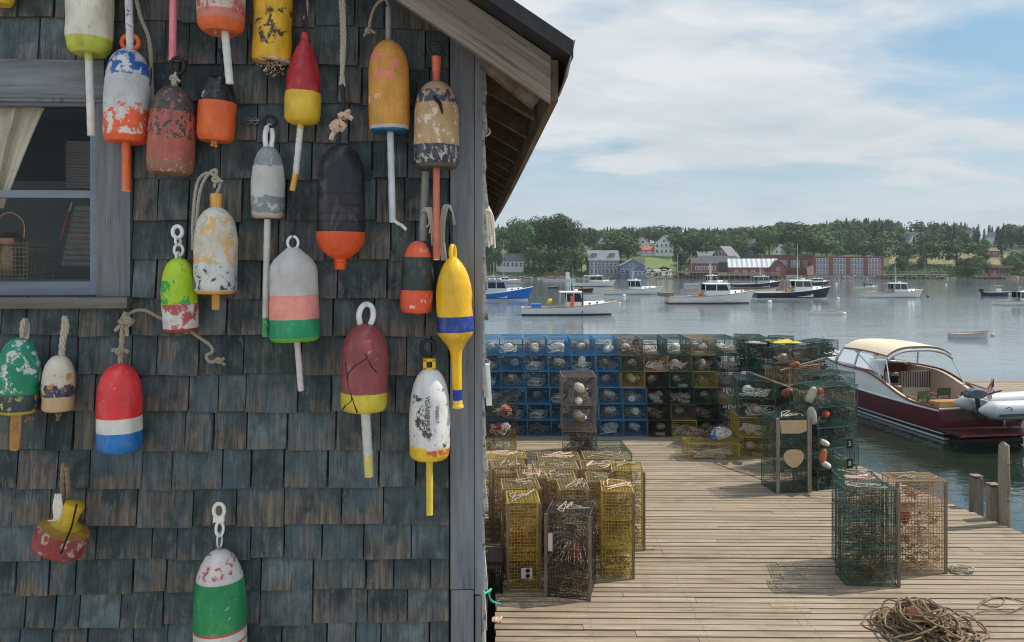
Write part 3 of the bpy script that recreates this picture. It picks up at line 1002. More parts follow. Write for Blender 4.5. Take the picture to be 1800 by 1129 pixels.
for k in range(260):
    p = cc + Vector((rg.gauss(0, 0.017), rg.gauss(0, 0.014), rg.gauss(0.0, 0.016)))
    d = Vector((rg.uniform(-1, 1), rg.uniform(-1, 1), rg.uniform(-1.4, 0.5))).normalized() * rg.uniform(0.004, 0.011)
    mb.tube([p, p + d], [rg.uniform(0.0015, 0.0035), 0.0006], 5, False, rg.choice([0, 0, 1, 2]))
mb.build('barnacle_clump', [plain('barnacle', (0.36, 0.28, 0.2), 0.9, var=0.4, scale=90), plain('mussel_shell', (0.05, 0.04, 0.035), 0.6, var=0.5, scale=90), plain('bleached_shell', (0.62, 0.54, 0.42), 0.8, scale=90)], b.root)
b.rope([(537, -10, 0.01), (539, 12, 0.01), (536, 34, 0.01)], 7, ROPE_GREY)

# second row
b = Buoy('white buoy with chipped blue top and peeling orange base', (226, 86), (223, 252), 76, BULLET, [(0.16, (0.42, 0.44, 0.5)), (0.25, (0.02, 0.1, 0.36)), (0.66, (0.56, 0.57, 0.58)), (1, (0.84, 0.12, 0.03))], edge=0.06,
         chips=[(0.58, (0.02, 0.1, 0.36), 32, 0.05, 0.3), (0.45, (0.6, 0.6, 0.58), 34, 0.03, 0.28), (0.45, (0.84, 0.1, 0.02), 30, 0.6, 0.75), (0.5, (0.66, 0.64, 0.6), 28, 0.66, 0.92)])
b.ring((229, 75), 14, 13, 8, plain('orange_eye', ORG, 0.4), 'eye_ring', 0.0, 0.012)
b.stick((222, 245), (222, 336), 14, [(1, (0.8, 0.14, 0.03))])
b.rope([(238, -10, 0.02), (247, 30, 0.02), (262, 70, 0.02), (266, 130, 0.03), (267, 190, 0.02), (260, 246, 0.0)], 7, ROPE_TAN)
b.rope([(252, -10, 0.02), (262, 50, 0.02), (266, 110, 0.03), (263, 150, 0.0), (240, 147, -0.03), (218, 180, -0.036)], 2, ROPE_DARK, 'cord', False)
b = Buoy('worn brick red buoy with patches of dark moss and a black eye', (306, 152), (299, 306), 78, BULLET, [(0.62, (0.46, 0.12, 0.09)), (0.86, (0.42, 0.1, 0.075)), (1, (0.3, 0.13, 0.09))], edge=0.05,
         chips=[(0.72, (0.05, 0.062, 0.058), 55, 0.0, 0.3), (0.48, (0.035, 0.045, 0.045), 60, 0.2, 0.62), (0.35, (0.5, 0.35, 0.22), 70, 0.84, 1.0)], bmp=0.7, grime=0.5)
b.ring((312, 116), 11, 14, 6, BLACK_RUB, 'eye_ring', 0.2, 0.0)
b.rope([(308, 155), (305, 140), (310, 128)], 9, ROPE_GREY, 'rope')
b.knot((306, 138), 6, ROPE_GREY, 'knot', 2, 9, 5)
b = Buoy('small buoy half black and half orange with a rope knot beneath', (385, 133), (379, 249), 65, [(0, 0), (0, 0.2), (0.03, 0.45), (0.1, 0.66), (0.2, 0.82), (0.33, 0.9), (0.41, 0.92), (0.415, 1.0), (0.6, 1.0), (0.9, 0.985), (0.96, 0.93), (1, 0.8), (1, 0)], [(0.41, BLK), (1, (0.75, 0.13, 0.025))], edge=0.004, rough=0.35, chips=[(0.18, (0.6, 0.58, 0.55), 40, 0.02, 0.4)])
b.knot((376, 247), 5, plain('rope_orange', (0.62, 0.3, 0.13), 0.9, var=0.4, scale=120), 'knot', 3, 5, 6)
b.rope([(388, 135), (391, 110), (386, 86)], 7, ROPE_DARK)
b = Buoy('red over yellow tapered buoy with a bent white stick', (536, 58), (531, 219), 64, TAPER, [(0.655, (0.42, 0.02, 0.03)), (1, (0.74, 0.48, 0.03))], edge=0.02, chips=[(0.12, (0.75, 0.5, 0.05), 60, 0.45, 0.66), (0.2, (0.75, 0.5, 0.06), 34, 0.62, 0.68)], grime=0.2)
b.poly([(537, 62), (538, 36), (536, 4), (537, -20)], 5, ROPE_DARK, 'cord')
s_ = b.stick((529, 214), (520, 306), 11.5, [(0.14, (0.7, 0.5, 0.08)), (1, WH)], chips=[(0.3, (0.03, 0.03, 0.03), 50, 0.2, 1)], edge=0.06)
b.stick((520, 304), (514, 335), 10.5, [(1, (0.72, 0.4, 0.03))], name='spindle_tip', chips=[(0.12, (0.02, 0.02, 0.02), 40, 0, 1)])
b = Buoy('big black buoy with orange rounded base under a hanging rope', (601, 255), (598, 474), 83, ROUND, [(0.697, (0.013, 0.014, 0.022)), (1, (0.7, 0.085, 0.018))], edge=0.001, rough=0.38, grime=0.12, bmp=0.08)
mb = MB()
for t in (0.4, 0.49, 0.56, 0.62):
    mb.torus((0, 0, -b.L * t), b.r * 0.998, 0.0016, (0, 0, 1), 40, 6)
mb.build('rib', b.mat, b.root, True)
b.rope([(603, -20, 0.03), (605, 60, 0.03), (603, 110, 0.03), (599, 150, 0.03)], 8, ROPE_GREY)
b.rope([(597, -20, 0.03), (601, 60, 0.03), (600, 110, 0.03), (605, 152, 0.03)], 6, ROPE_GREY)
b.poly([(602, 148, 0.03), (604, 180, 0.03), (601, 215, 0.02), (596, 240, 0.0), (592, 266, 0.0)], 7, ROPE_DARK, 'cord')
b.knot((594, 222), 12, ROPE_PINK, 'knot', 4, 21, 9, 0.005)
b.knot((604, 204), 8, ROPE_PINK, 'knot', 2, 33, 9, 0.01)
b = Buoy('orange yellow buoy with pink peeling top and blue underside', (683, 71), (685, 234), 72, BULLET, [(0.93, (0.62, 0.29, 0.04)), (0.965, (0.5, 0.5, 0.5)), (1, (0.01, 0.11, 0.25))], edge=0.02,
         chips=[(0.45, (0.72, 0.2, 0.15), 34, 0.0, 0.5), (0.2, (0.75, 0.28, 0.24), 44, 0.4, 0.72), (0.3, (0.72, 0.42, 0.35), 70, 0.0, 0.2), (0.3, (0.75, 0.62, 0.6), 38, 0.62, 0.7)])
b.stick((683, 14), (683, 76), 10.5, [(1, (0.25, 0.27, 0.3))], name='pipe')
b.rope([(648, 55, 0.01), (652, 30, 0.01), (662, 8, 0.01), (676, -1, 0.0), (683, 10, 0.0), (683, 20, 0)], 5.5, ROPE_TAN)
b.knot((648, 54), 6, ROPE_TAN, 'knot', 3, 3, 5, 0.01)
b.stick((686, 228), (690, 391), 12, [(1, (0.6, 0.64, 0.7))])
b.rope([(690, 386), (698, 392, -0.01), (706, 396), (714, 404)], 6, ROPE_WHITE, 'rope_end')
b = Buoy('tan cracked buoy with flaking blue bands and an orange neck beside the corner board', (767, 143), (767, 297), 79, BULLET, [(0.12, (0.42, 0.25, 0.15)), (0.27, (0.05, 0.06, 0.1)), (0.74, (0.5, 0.32, 0.16)), (0.95, (0.03, 0.035, 0.06)), (1, (0.09, 0.075, 0.06))], edge=0.02, crack=0.0,
         chips=[(0.5, (0.46, 0.3, 0.2), 48, 0.0, 0.3), (0.42, (0.68, 0.56, 0.44), 36, 0.3, 0.74), (0.42, (0.46, 0.4, 0.34), 52, 0.74, 0.95)], bmp=0.6)
mb = MB()
P = smooth([b.p(*q) for q in ((770, 146, -0.02), (764, 170, -0.062), (773, 182, -0.07), (778, 200, -0.077))], 5)
mb.tube(P, [0.002 + 0.005 * math.sin(math.pi * k / (len(P) - 1)) for k in range(len(P))], 6)
mb.build('crack', plain('crack_dark', (0.012, 0.01, 0.01), 0.9), b.root)
b.stick((767, 100), (767, 147), 17, [(0.55, (0.72, 0.13, 0.05)), (1, (0.6, 0.11, 0.05))], name='neck', taper=0.72)
b.ring((764, 86), 11, 11, 6, plain('dark_green_ring', (0.015, 0.03, 0.025), 0.4), 'eye_ring')
b.stick((767, 288), (767, 457), 12, [(1, (0.62, 0.16, 0.085))], chips=[(0.2, (0.7, 0.3, 0.2), 60, 0, 1)])

# third row
b = Buoy('grey topped white buoy on a white strap with a long thin stick', (472, 258), (471, 384), 58, SLIM, [(0.27, (0.24, 0.28, 0.29)), (0.7, (0.55, 0.55, 0.52)), (0.92, (0.2, 0.25, 0.26)), (1, (0.5, 0.44, 0.36))], edge=0.14, chips=[(0.4, (0.45, 0.45, 0.43), 40, 0.0, 0.26), (0.38, (0.5, 0.5, 0.48), 45, 0.66, 0.95)])
b.poly([(468, 262), (466, 240, -0.01), (470, 223, 0.02), (476, 224, 0.03), (479, 240, 0.01), (476, 262)], 9, WHITE_PLASTIC, 'strap')
b.ring((475, 214), 10, 9, 6, BLACK_RUB, 'hook', 0.2, 0.02)
b.stick((470, 386), (467, 560), 11.5, [(1, (0.62, 0.62, 0.56))], gcol=(0.3, 0.26, 0.16))
b.stick((467, 558), (466.5, 591), 11.5, [(1, GRN)], name='spindle_tip', chips=[(0.35, (0.6, 0.65, 0.6), 60, 0, 1)])
b = Buoy('white buoy spotted orange with blue flecked base and orange neck', (380, 364), (379, 517), 73, BULLET, [(0.66, (0.66, 0.63, 0.56)), (0.955, (0.62, 0.64, 0.62)), (1, (0.72, 0.36, 0.07))], edge=0.01,
         chips=[(0.44, (0.7, 0.4, 0.12), 26, 0.12, 0.66), (0.42, (0.5, 0.46, 0.36), 40, 0.0, 0.66), (0.44, (0.02, 0.03, 0.09), 40, 0.67, 0.95)], grime=0.4, gcol=(0.35, 0.3, 0.2))
b.stick((380, 341), (380, 368), 20, [(1, (0.72, 0.34, 0.06))], name='neck', taper=0.9)
b.stick((379, 513), (379, 544), 13, [(1, (0.72, 0.36, 0.07))], sq=True)
b.rope([(339, 440, 0.03), (339, 400, 0.03), (343, 340, 0.03), (352, 312, 0.03), (370, 305, 0.02), (386, 322, 0.02), (379, 345, 0.01)], 6, ROPE_GREY)
b.rope([(345, 400, 0.03), (350, 345, 0.03), (360, 315, 0.025), (378, 298, 0.02), (380, 312, 0.02)], 6, ROPE_GREY)
b.knot((380, 316), 6, ROPE_GREY, 'knot', 2, 8, 5, 0.01)
b = Buoy('lime green buoy with a red and white quartered base on a white swivel', (313, 454), (318, 583), 61, SLIM, [(0.62, (0.42, 0.62, 0.02)), (0.95, (0.66, 0.62, 0.6)), (1, (0.35, 0.04, 0.04))], edge=0.012,
         chips=[(0.4, (0.01, 0.34, 0.06), 18, 0.3, 0.62), (0.5, (0.4, 0.05, 0.06), 14, 0.62, 0.96), (0.2, (0.06, 0.09, 0.03), 40, 0.0, 0.6)], grime=0.4, gcol=(0.16, 0.16, 0.08))
b.ring((312, 408), 8, 10, 7, WHITE_PLASTIC, 'swivel', 0, 0.01)
b.ring((313, 424), 6, 7, 5, WHITE_PLASTIC, 'swivel', 1.2, 0.01)
b.ring((314, 440), 7, 10, 5, WHITE_PLASTIC, 'chain_link', 0.2, 0.01)
b.ring((313, 452), 5, 8, 4.5, WHITE_PLASTIC, 'chain_link', 1.3, 0.005)
b.rope([(330, 578, 0.02), (345, 590, 0.03), (368, 606, 0.03), (374, 618, 0.03), (363, 625, 0.03), (368, 636, 0.03), (385, 634, 0.03), (394, 630, 0.03)], 6, ROPE_TAN)
b.knot((384, 634), 6, ROPE_TAN, 'knot', 2, 12, 5, 0.03)
b = Buoy('large conical topped buoy striped white, pink and green', (515, 436), (519, 599), 87, CONE, [(0.505, (0.56, 0.54, 0.53)), (0.76, (0.82, 0.3, 0.25)), (0.955, (0.01, 0.28, 0.12)), (1, (0.16, 0.42, 0.04))], edge=0.004, rough=0.55, grime=0.18)
b.ring((515, 427), 9, 11, 5, WHITE_PLASTIC, 'eye_ring')
b.poly([(514, 418), (517, 400), (516, 385), (519, 372), (512, 362), (508, 352)], 5, ROPE_DARK, 'cord')
b.knot((516, 386), 4, ROPE_DARK, 'knot', 2, 6, 3)
b.stick((522, 594), (529, 687), 10.5, [(1, (0.66, 0.6, 0.57))])
b = Buoy('small buoy with scratched red ends and a dark green black middle', (735, 424), (732, 550), 58, SLIM, [(0.22, (0.78, 0.12, 0.05)), (0.68, (0.028, 0.043, 0.043)), (1, (0.76, 0.1, 0.035))], edge=0.008, chips=[(0.35, (0.75, 0.5, 0.42), 50, 0.72, 0.93), (0.28, (0.78, 0.45, 0.35), 50, 0.0, 0.2)])
b.stick((748, 302), (743, 424), 14, [(1, (0.2, 0.19, 0.17))], name='pole', taper=1.05, gcol=(0.35, 0.33, 0.28), dv=0.015)
for k, (dx, x2, y2) in enumerate(((0, 760, 432), (3, 755, 410), (6, 762, 420), (-4, 750, 400))):
    b.rope([(746 + dx, 372, -0.0), (752 + dx, 366, 0.0), (757 + dx * 0.5, 390, 0.0), (x2, y2, 0.0)], 3, ROPE_GREY, 'cord', False)
b.knot((734, 548), 3, plain('rope_red', RED, 0.8), 'knot', 2, 2, 4, -0.02)
b = Buoy('glossy yellow buoy with a blue band and a long moulded handle on the corner board', (796, 452), (805, 718), 65, HANDLE, [(0.39, (0.78, 0.45, 0.015)), (0.492, (0.006, 0.04, 0.26)), (0.872, (0.78, 0.45, 0.015)), (0.945, (0.006, 0.04, 0.26)), (1, (0.75, 0.5, 0.06))], edge=0.003, rough=0.22, grime=0.1, bmp=0.06, lift=0.015)
b.ring((796, 446), 7, 14, 8, plain('yellow_eye', (0.78, 0.47, 0.02), 0.3), 'eye_ring', 1.1)
b.poly([(797, 434), (794, 415), (793, 395), (791, 372)], 6, ROPE_DARK, 'cord')
for k, dx in enumerate((0, 4, -3)):
    b.rope([(780 + dx, 458, 0.02), (776 + dx, 420, 0.02), (778 + dx, 385, 0.02), (784 + dx, 362, 0.02), (793, 368, 0.02), (796 - dx, 395, 0.02)], 4.5, ROPE_GREY, 'rope')

# lower rows
b = Buoy('chipped green buoy with a dark blue band and rusty orange stick below the window', (36, 594), (31, 726), 69, SLIM, [(0.73, (0.01, 0.25, 0.14)), (0.95, (0.03, 0.05, 0.06)), (1, (0.5, 0.4, 0.06))], edge=0.01, chips=[(0.42, (0.58, 0.6, 0.58), 28, 0.02, 0.7), (0.36, (0.4, 0.38, 0.12), 50, 0.74, 0.95)])
b.stick((29, 722), (25, 791), 19, [(1, (0.5, 0.25, 0.05))], chips=[(0.35, (0.42, 0.1, 0.07), 40, 0, 1)], sq=True, taper=0.85)
b.rope([(39, 598), (40, 575, -0.01), (43, 562, 0.0), (48, 572, 0.02), (46, 598)], 9, ROPE_GREY)
b.knot((50, 735), 4, ROPE_BROWN, 'knot', 2, 4, 5)
b = Buoy('small cream buoy with a blue band and rust orange stains', (104, 625), (102, 722), 54, SLIM, [(0.5, (0.66, 0.6, 0.48)), (0.72, (0.03, 0.045, 0.1)), (1, (0.6, 0.42, 0.24))], edge=0.05, chips=[(0.4, (0.5, 0.24, 0.06), 34, 0.3, 1.0), (0.36, (0.6, 0.5, 0.36), 40, 0.5, 0.72)], gcol=(0.42, 0.22, 0.07), grime=0.5)
b.rope([(107, 628), (109, 600), (112, 575), (114, 556)], 9, ROPE_GREY)
b.rope([(110, 628), (112, 600), (118, 575), (114, 556)], 8, ROPE_GREY)
b.knot((103, 728), 5, ROPE_BROWN, 'knot', 3, 7, 4)
b = Buoy('shiny buoy in red, white and blue bands on a knotted rope', (211, 639), (210, 793), 74, BULLET, [(0.6, (0.76, 0.04, 0.045)), (0.765, (0.7, 0.68, 0.64)), (1, (0.008, 0.17, 0.5))], edge=0.012, rough=0.28, grime=0.12, chips=[(0.1, (0.8, 0.45, 0.42), 60, 0.0, 0.5)], bmp=0.3)
b.rope([(211, 642), (213, 615), (215, 590), (217, 560), (222, 550)], 9, ROPE_TAN)
b.knot((212, 617), 7, ROPE_TAN, 'knot', 3, 14, 7)
b.knot((222, 565), 11, ROPE_TAN, 'knot', 4, 19, 7)
b.rope([(222, 562, 0.03), (232, 549, 0.03), (255, 546, 0.035), (283, 560, 0.04), (300, 566, 0.045), (312, 575, 0.045), (330, 586, 0.04)], 6, ROPE_TAN)
b = Buoy('cracked maroon buoy with yellow base and white loop', (643, 569), (640, 722), 82, BULLET, [(0.78, (0.27, 0.055, 0.06)), (1, (0.64, 0.5, 0.03))], edge=0.02, chips=[(0.2, (0.42, 0.2, 0.14), 60, 0.0, 0.4)], grime=0.25, crack=0.0)
cm = plain('crack_dark', (0.03, 0.008, 0.01), 0.9)
mb = MB()
for seg in (((612, 634), (616, 652), (628, 640), (640, 632), (650, 625)), ((616, 652), (618, 672), (624, 690), (622, 700), (612, 708)), ((648, 618), (658, 640), (666, 650)), ((624, 690), (630, 708), (634, 719)), ((612, 708), (606, 716))):
    P = []
    for (x, y) in seg:
        q = b.p(x, y)
        dx = max(-0.97, min(0.97, q.x / b.r))
        P.append(Vector((q.x, -math.sqrt(1 - dx * dx) * b.r * 0.985, q.z)))
    mb.tube(smooth(P, 4), 0.0022, 5)
mb.build('crack', cm, b.root)
b.poly([(634, 574), (631, 555, -0.01), (636, 540, 0.0), (645, 535, 0.02), (654, 541, 0.02), (656, 556, 0.0), (650, 574)], 10, WHITE_PLASTIC, 'strap')
b.stick((642, 716), (647, 800), 16.5, [(1, (0.62, 0.62, 0.6))])
b.stick((647, 798), (649, 838), 16, [(1, (0.66, 0.52, 0.14))], name='spindle_tip')
b = Buoy('white buoy with flaking black spots, painted numbers and a yellow red base', (756, 648), (755, 806), 72, SLIM, [(0.86, (0.7, 0.69, 0.68)), (0.93, (0.6, 0.12, 0.05)), (1, (0.74, 0.48, 0.02))], edge=0.05,
         chips=[(0.33, (0.02, 0.02, 0.022), 22, 0.2, 0.85), (0.2, (0.03, 0.03, 0.035), 80, 0.2, 0.9), (0.55, (0.74, 0.48, 0.02), 15, 0.84, 1.0)])
b.stick((755, 806), (755, 905), 12, [(1, (0.75, 0.52, 0.03))])
mb = MB()
k = 2.45 / F
o_ = b.p(755, 640)
for pts in (((-8, -12), (-8, 9)), ((8, -12), (8, 9))):
    mb.beam(o_ + Vector((pts[0][0] * k, 0, pts[0][1] * k)), o_ + Vector((pts[1][0] * k, 0, pts[1][1] * k)), 6 * k, 14 * k, 0, (0, 1, 0))
mb.span(o_ + Vector((-11 * k, -7 * k, 5 * k)), o_ + Vector((11 * k, 7 * k, 10 * k)))
mb.span(o_ + Vector((-11 * k, -7 * k, -14 * k)), o_ + Vector((11 * k, 7 * k, -6 * k)))
mb.build('eye', plain('yellow_moulding', (0.75, 0.42, 0.02), 0.35), b.root)
b.ring((753, 611), 12, 13, 7, BLACK_RUB, 'eye_ring', 0, 0.01)
# branded numbers running down the buoy
def letters(txt, size, mat, parent, M, name='painted_number', ext=0.0006):
    cu_ = bpy.data.curves.new('lettering', 'FONT')
    cu_.body = txt
    cu_.size = size
    cu_.extrude = ext
    cu_.align_x = 'CENTER'
    cu_.align_y = 'CENTER'
    t_ = bpy.data.objects.new('lettering', cu_)
    me_ = bpy.data.meshes.new_from_object(t_)
    me_.materials.clear()
    me_.materials.append(mat)
    bpy.data.objects.remove(t_)
    o = put(name, me_, parent)
    o.matrix_local = M
    return o


INK = plain('branded_ink', (0.09, 0.08, 0.08), 0.8)
for txt, px, py, sz in (('VGAII8899', 753, 716, 0.021), ('4060017', 770, 722, 0.016)):
    q = b.p(px, py)
    dx = q.x / b.r
    ang = math.asin(max(-1, min(1, dx)))
    M = Matrix.Rotation(ang, 4, 'Z') @ Matrix.Translation((0, -b.r * 1.012, q.z)) @ Matrix.Rotation(R(90), 4, 'X') @ Matrix.Rotation(R(-90), 4, 'Z')
    letters(txt, sz, INK, b.root, M)
b = Buoy('broken chunk of red buoy with a yellow neck on rusty twine', (133, 884), (100, 966), 86, [(0, 0), (0, 0.3), (0.02, 0.37), (0.08, 0.4), (0.32, 0.33), (0.42, 0.36), (0.5, 0.72), (0.56, 0.98), (0.62, 1), (0.94, 1.02), (1, 0.96), (1, 0)], [(0.47, (0.6, 0.38, 0.015)), (0.56, (0.36, 0.2, 0.03)), (1, (0.3, 0.04, 0.04))], edge=0.03, chips=[(0.34, (0.4, 0.33, 0.27), 34, 0.55, 1.0), (0.2, (0.04, 0.03, 0.02), 60, 0, 1)], wob=0.05, bmp=0.5)
mb = MB()
mb.tube(smooth([b.p(135, 886, -0.035), b.p(126, 925, -0.045), b.p(118, 945, -0.088), b.p(107, 974, -0.086)], 5), 0.003, 6)
mb.build('crack', plain('crack_dark', (0.015, 0.008, 0.008), 0.9), b.root)
b.rope([(112, 815, 0.03), (110, 850, 0.03), (112, 890, 0.03), (108, 910, 0.0)], 9, ROPE_BROWN)
b.rope([(117, 820, 0.03), (120, 860, 0.03), (117, 900, 0.03), (112, 916, 0.0)], 8, ROPE_BROWN)
for k in range(7):
    b.rope([(98 + k * 1.3, 868 + (k % 3) * 3, 0.0), (94 + k * 2.5, 890, -0.01), (95 + k * 2.2, 912 + (k % 2) * 4, -0.01), (84 + k * 4, 917, -0.01)], 3, ROPE_WHITE, 'frayed_end', False)
b = Buoy('tall buoy with white cap, green body and red pinstripe at the bottom edge', (386, 966), (388, 1210), 89, BULLET, [(0.2, (0.66, 0.6, 0.58)), (0.54, (0.008, 0.25, 0.08)), (0.555, (0.6, 0.06, 0.06)), (0.62, (0.66, 0.63, 0.58)), (0.635, (0.6, 0.06, 0.06)), (1, (0.66, 0.63, 0.58))], edge=0.006, chips=[(0.42, (0.45, 0.06, 0.07), 40, 0.02, 0.17), (0.14, (0.35, 0.5, 0.38), 70, 0.2, 0.54)], rough=0.35, bmp=0.5, grime=0.25)
mb = MB()
o_ = b.p(385, 904)
k = 2.5 / F
mb.torus(o_ + Vector((0, 0, 6 * k)), 9 * k, 3.2 * k, (0, 1, 0), 24, 10, 1.0, 1.35)
mb.span(o_ + Vector((-9 * k, -4 * k, -13 * k)), o_ + Vector((9 * k, 4 * k, -4 * k)))
mb.build('swivel', plain('ivory_plastic', (0.7, 0.68, 0.6), 0.4), b.root, 40)
b.ring((386, 930), 6, 12, 5, WHITE_PLASTIC, 'chain_link', 0.5)
b.ring((386, 950), 6, 13, 4, STEEL, 'chain_link', 1.2)

hb = MB()
hq = W(446, 213, -0.024)
for dx in (-0.018, 0.004):
    hb.torus(S2W(hq + Vector((dx, 0, 0))), 0.011, 0.0028, (0, 1, 0), 16, 6, 1.0, 0.9)
hb.beam(S2W(W(436, 213, -0.018)), S2W(W(458, 213, -0.018)), 0.02, 0.005)
tag(hb.build('wall_shackle', plain('galvanised_iron', (0.16, 0.17, 0.17), 0.5, 0.6, var=0.3)), 'small galvanised shackle on the shingles left of the grey topped white buoy', 'shackle')

# gear hanging on the side wall just past the corner
mb = MB()
for k in range(26):
    x0 = 852 + (k % 5) * 3.2
    v_ = 0.25 + 0.02 * (k % 7)
    y1 = 398 + (k * 37 % 40)
    mb.rope([S2W(W(850, 350 + (k % 4) * 8, v_)), S2W(W(x0 + 1, 380, v_)), S2W(W(x0 + 3 + (k % 3), y1, v_))], 0.004, 0, 5)
tag(mb.build('rope_hank', ROPE_WHITE, None, True), 'frayed bundle of pale rope hanging under the eave on the side wall', 'rope')
mb = MB()
mb.beam(S2W(W(856, 640, 0.18)), S2W(W(860, 712, 0.18)), 0.03, 0.02)
mb.beam(S2W(W(860, 712, 0.18)), S2W(W(861, 726, 0.18)), 0.03, 0.02, 1)
o = mb.build('wall_paddle', [WHITE_PLASTIC, BLACK_RUB])
tag(o, 'short white slat with a black end hanging on the shack side wall', 'slat')
mb = MB()
mb.tube(smooth([S2W(W(849, 1045, 0.04)), S2W(W(858, 1040, 0.1)), S2W(W(863, 1036, 0.14)), S2W(W(860, 1043, 0.14)), S2W(W(864, 1056, 0.2)), S2W(W(878, 1062, 0.3))], 8), 0.004, 6)
tag(mb.build('teal_cord', ROPE_TEAL), 'short curl of teal cord poking out by the foot of the corner board', 'cord')
# ================================================================== THE DOCK
DZ = CAMZ - 3.79
DECKW = wood('sun_bleached_planks', [(0.16, 0.12, 0.085), (0.31, 0.245, 0.18), (0.44, 0.37, 0.285)], (0.9, 26, 26), bmp=0.4, cracks=0.45, crackcol=(0.1, 0.075, 0.05), tint=0.2, stain=(0.2, 0.155, 0.11), marks=True)
PILEW = wood('grey_timber_pile', [(0.1, 0.085, 0.065), (0.22, 0.185, 0.145), (0.34, 0.3, 0.24)], (16, 16, 1.4), bmp=0.6, cracks=0.7)
dock = thing('wooden_dock', 'wide wooden dock of sun bleached planks beside the shack', 'dock', (0, 0, DZ))


def dock_l(Y):
    return max(-0.028 * Y + 0.02, -1.6) if Y < 11 else -0.05 * Y


def dock_r(Y):
    return 6.52 + (14.56 - Y) * 0.186


rng = random.Random(21)
mb = MB()
Y = 5.6
NAILS = []
DSK = 0.012       # planks run very slightly askew
while Y < 19.2:
    w = rng.uniform(0.1, 0.116)
    x = -1.9 if Y > 7 else -0.16
    x = (870 - CX) / F * Y + rng.uniform(-0.015, 0.015)
    if Y > 9.5:
        x = -2.2
    xr = dock_r(Y) + rng.uniform(-0.02, 0.02)
    x0 = x
    first = True
    while x0 < xr - 0.01:
        x1 = x0 + (rng.uniform(0.8, 4.2) if first else 4.2)
        if xr - x1 < 0.8:
            x1 = xr
        first = False
        t = rng.uniform(-0.004, 0.004)
        g = 0.0025
        y0, y1 = Y - DSK * x0, Y - DSK * x1
        zz = [t + rng.uniform(-0.002, 0.002) for _ in range(4)]
        cup = 0.002
        mb.hexa([(x0 + g, y0, -0.045), (x1 - g, y1, -0.045), (x1 - g, y1 + w, -0.045), (x0 + g, y0 + w, -0.045),
                 (x0 + g, y0, zz[0]), (x1 - g, y1, zz[1]), (x1 - g, y1 + w, zz[2]), (x0 + g, y0 + w, zz[3])])
        x0 = x1
    NAILS.append((Y, w))
    Y += w + rng.uniform(0.018, 0.03)
mb.build('decking', DECKW, dock)
mb = MB()
for (Yn, wn_) in NAILS:
    for k in range(8):
        for f_ in (0.25, 0.75):
            x = -1.465 + k * 1.15 + rng.uniform(-0.015, 0.015)
            y = Yn - DSK * x + wn_ * f_
            if x < (872 - CX) / F * Yn or x > dock_r(Yn) - 0.1:
                continue
            q = 0.0055
            mb.add([(x + q * math.cos(a * 1.047), y + q * math.sin(a * 1.047), 0.0085) for a in range(6)], [tuple(range(6))])
mb.build('nail_heads', plain('rusty_nail', (0.05, 0.03, 0.02), 0.8), dock)['kind'] = 'stuff'
mb = MB()
for k in range(8):
    x = -1.5 + k * 1.15
    mb.span((x, 5.7, -0.3), (x + 0.07, 19.0, -0.047))
mb.build('joist', PILEW, dock)
mb = MB()
for Y0, Y1 in ((5.6, 9), (9, 12.5), (12.5, 16), (16, 19.2)):
    mb.beam((dock_r(Y0) - 0.06, Y0, -0.2), (dock_r(Y1) - 0.06, Y1 - 0.002, -0.2), 0.09, 0.28)
mb.build('edge_beam', PILEW, dock)
for Yp in (7, 10, 13, 16, 19):
    for xp in (-0.8, 2.5, dock_r(Yp) - 0.25):
        p = MB().tube([(xp, Yp, -4.5), (xp, Yp, -0.31)], 0.14, 12)
        p.build('support_pile', PILEW, dock)

# mooring posts along the far edge
def post(px, py, pyt, Y, w, round_, label, lean=0.0):
    b0 = at(px, py, Y)
    b0.z = DZ - 2.5
    h = CAMZ - (pyt - HY) / F * Y
    ww = w / F * Y
    mb = MB()
    if round_:
        P, Rr = [], []
        n = 14
        for k in range(n + 1):
            t = k / n
            P.append(Vector((b0.x + lean * t + 0.02 * math.sin(t * 5), b0.y + 0.01 * math.sin(t * 9), lerp(b0.z, h, t))))
            Rr.append(ww / 2 * (1.05 - 0.18 * t + 0.05 * math.sin(t * 23)))
        P.append(P[-1] + Vector((-0.03, 0, 0.02)))
        Rr.append(ww * 0.28)
        mb.tube(P, Rr, 14)
        # knots
        for k in range(3):
            mb.lathe([(0.03, 0), (0.022, 0.016), (0.0, 0.018)], 10, Matrix.Translation(P[9 + k * 2] + Vector((0.01, -ww * 0.42, 0))) @ Matrix.Rotation(R(90), 4, 'X'))
    else:
        h1 = h - 0.02
        a = ww / 2
        mb.hexa([(b0.x - a, Y - a, b0.z), (b0.x + a, Y - a, b0.z), (b0.x + a, Y + a, b0.z), (b0.x - a, Y + a, b0.z),
                 (b0.x - a, Y - a, h1), (b0.x + a, Y - a, h1), (b0.x + a, Y + a, h1 + 0.02), (b0.x - a, Y + a, h1 + 0.025)])
        mb.span((b0.x - a * 1.04, Y - a * 1.04, h1 + 0.03), (b0.x + a * 1.04, Y + a * 1.04, h1 + 0.045))
    return tag(mb.build('mooring_post', PILEW, None, 50 if round_ else False), label, 'post')


post(1716, 880, 838, 12.05, 16, False, 'square timber mooring post at the dock edge, left of the other square post')
post(1746, 902, 853, 11.45, 16, False, 'square timber mooring post standing right beside the tall round log')
post(1771, 915, 783, 11.2, 20, True, 'tall round bleached log post with a slanting top at the dock edge', -0.03)

# ================================================================== LOBSTER TRAPS
def wire_mat(name, col, dirt=(0.2, 0.15, 0.09), amt=0.5, rough=0.45):
    return plain(name, col, rough, var=0.25, scale=3.0, dirt=dirt, dirt_amt=amt)


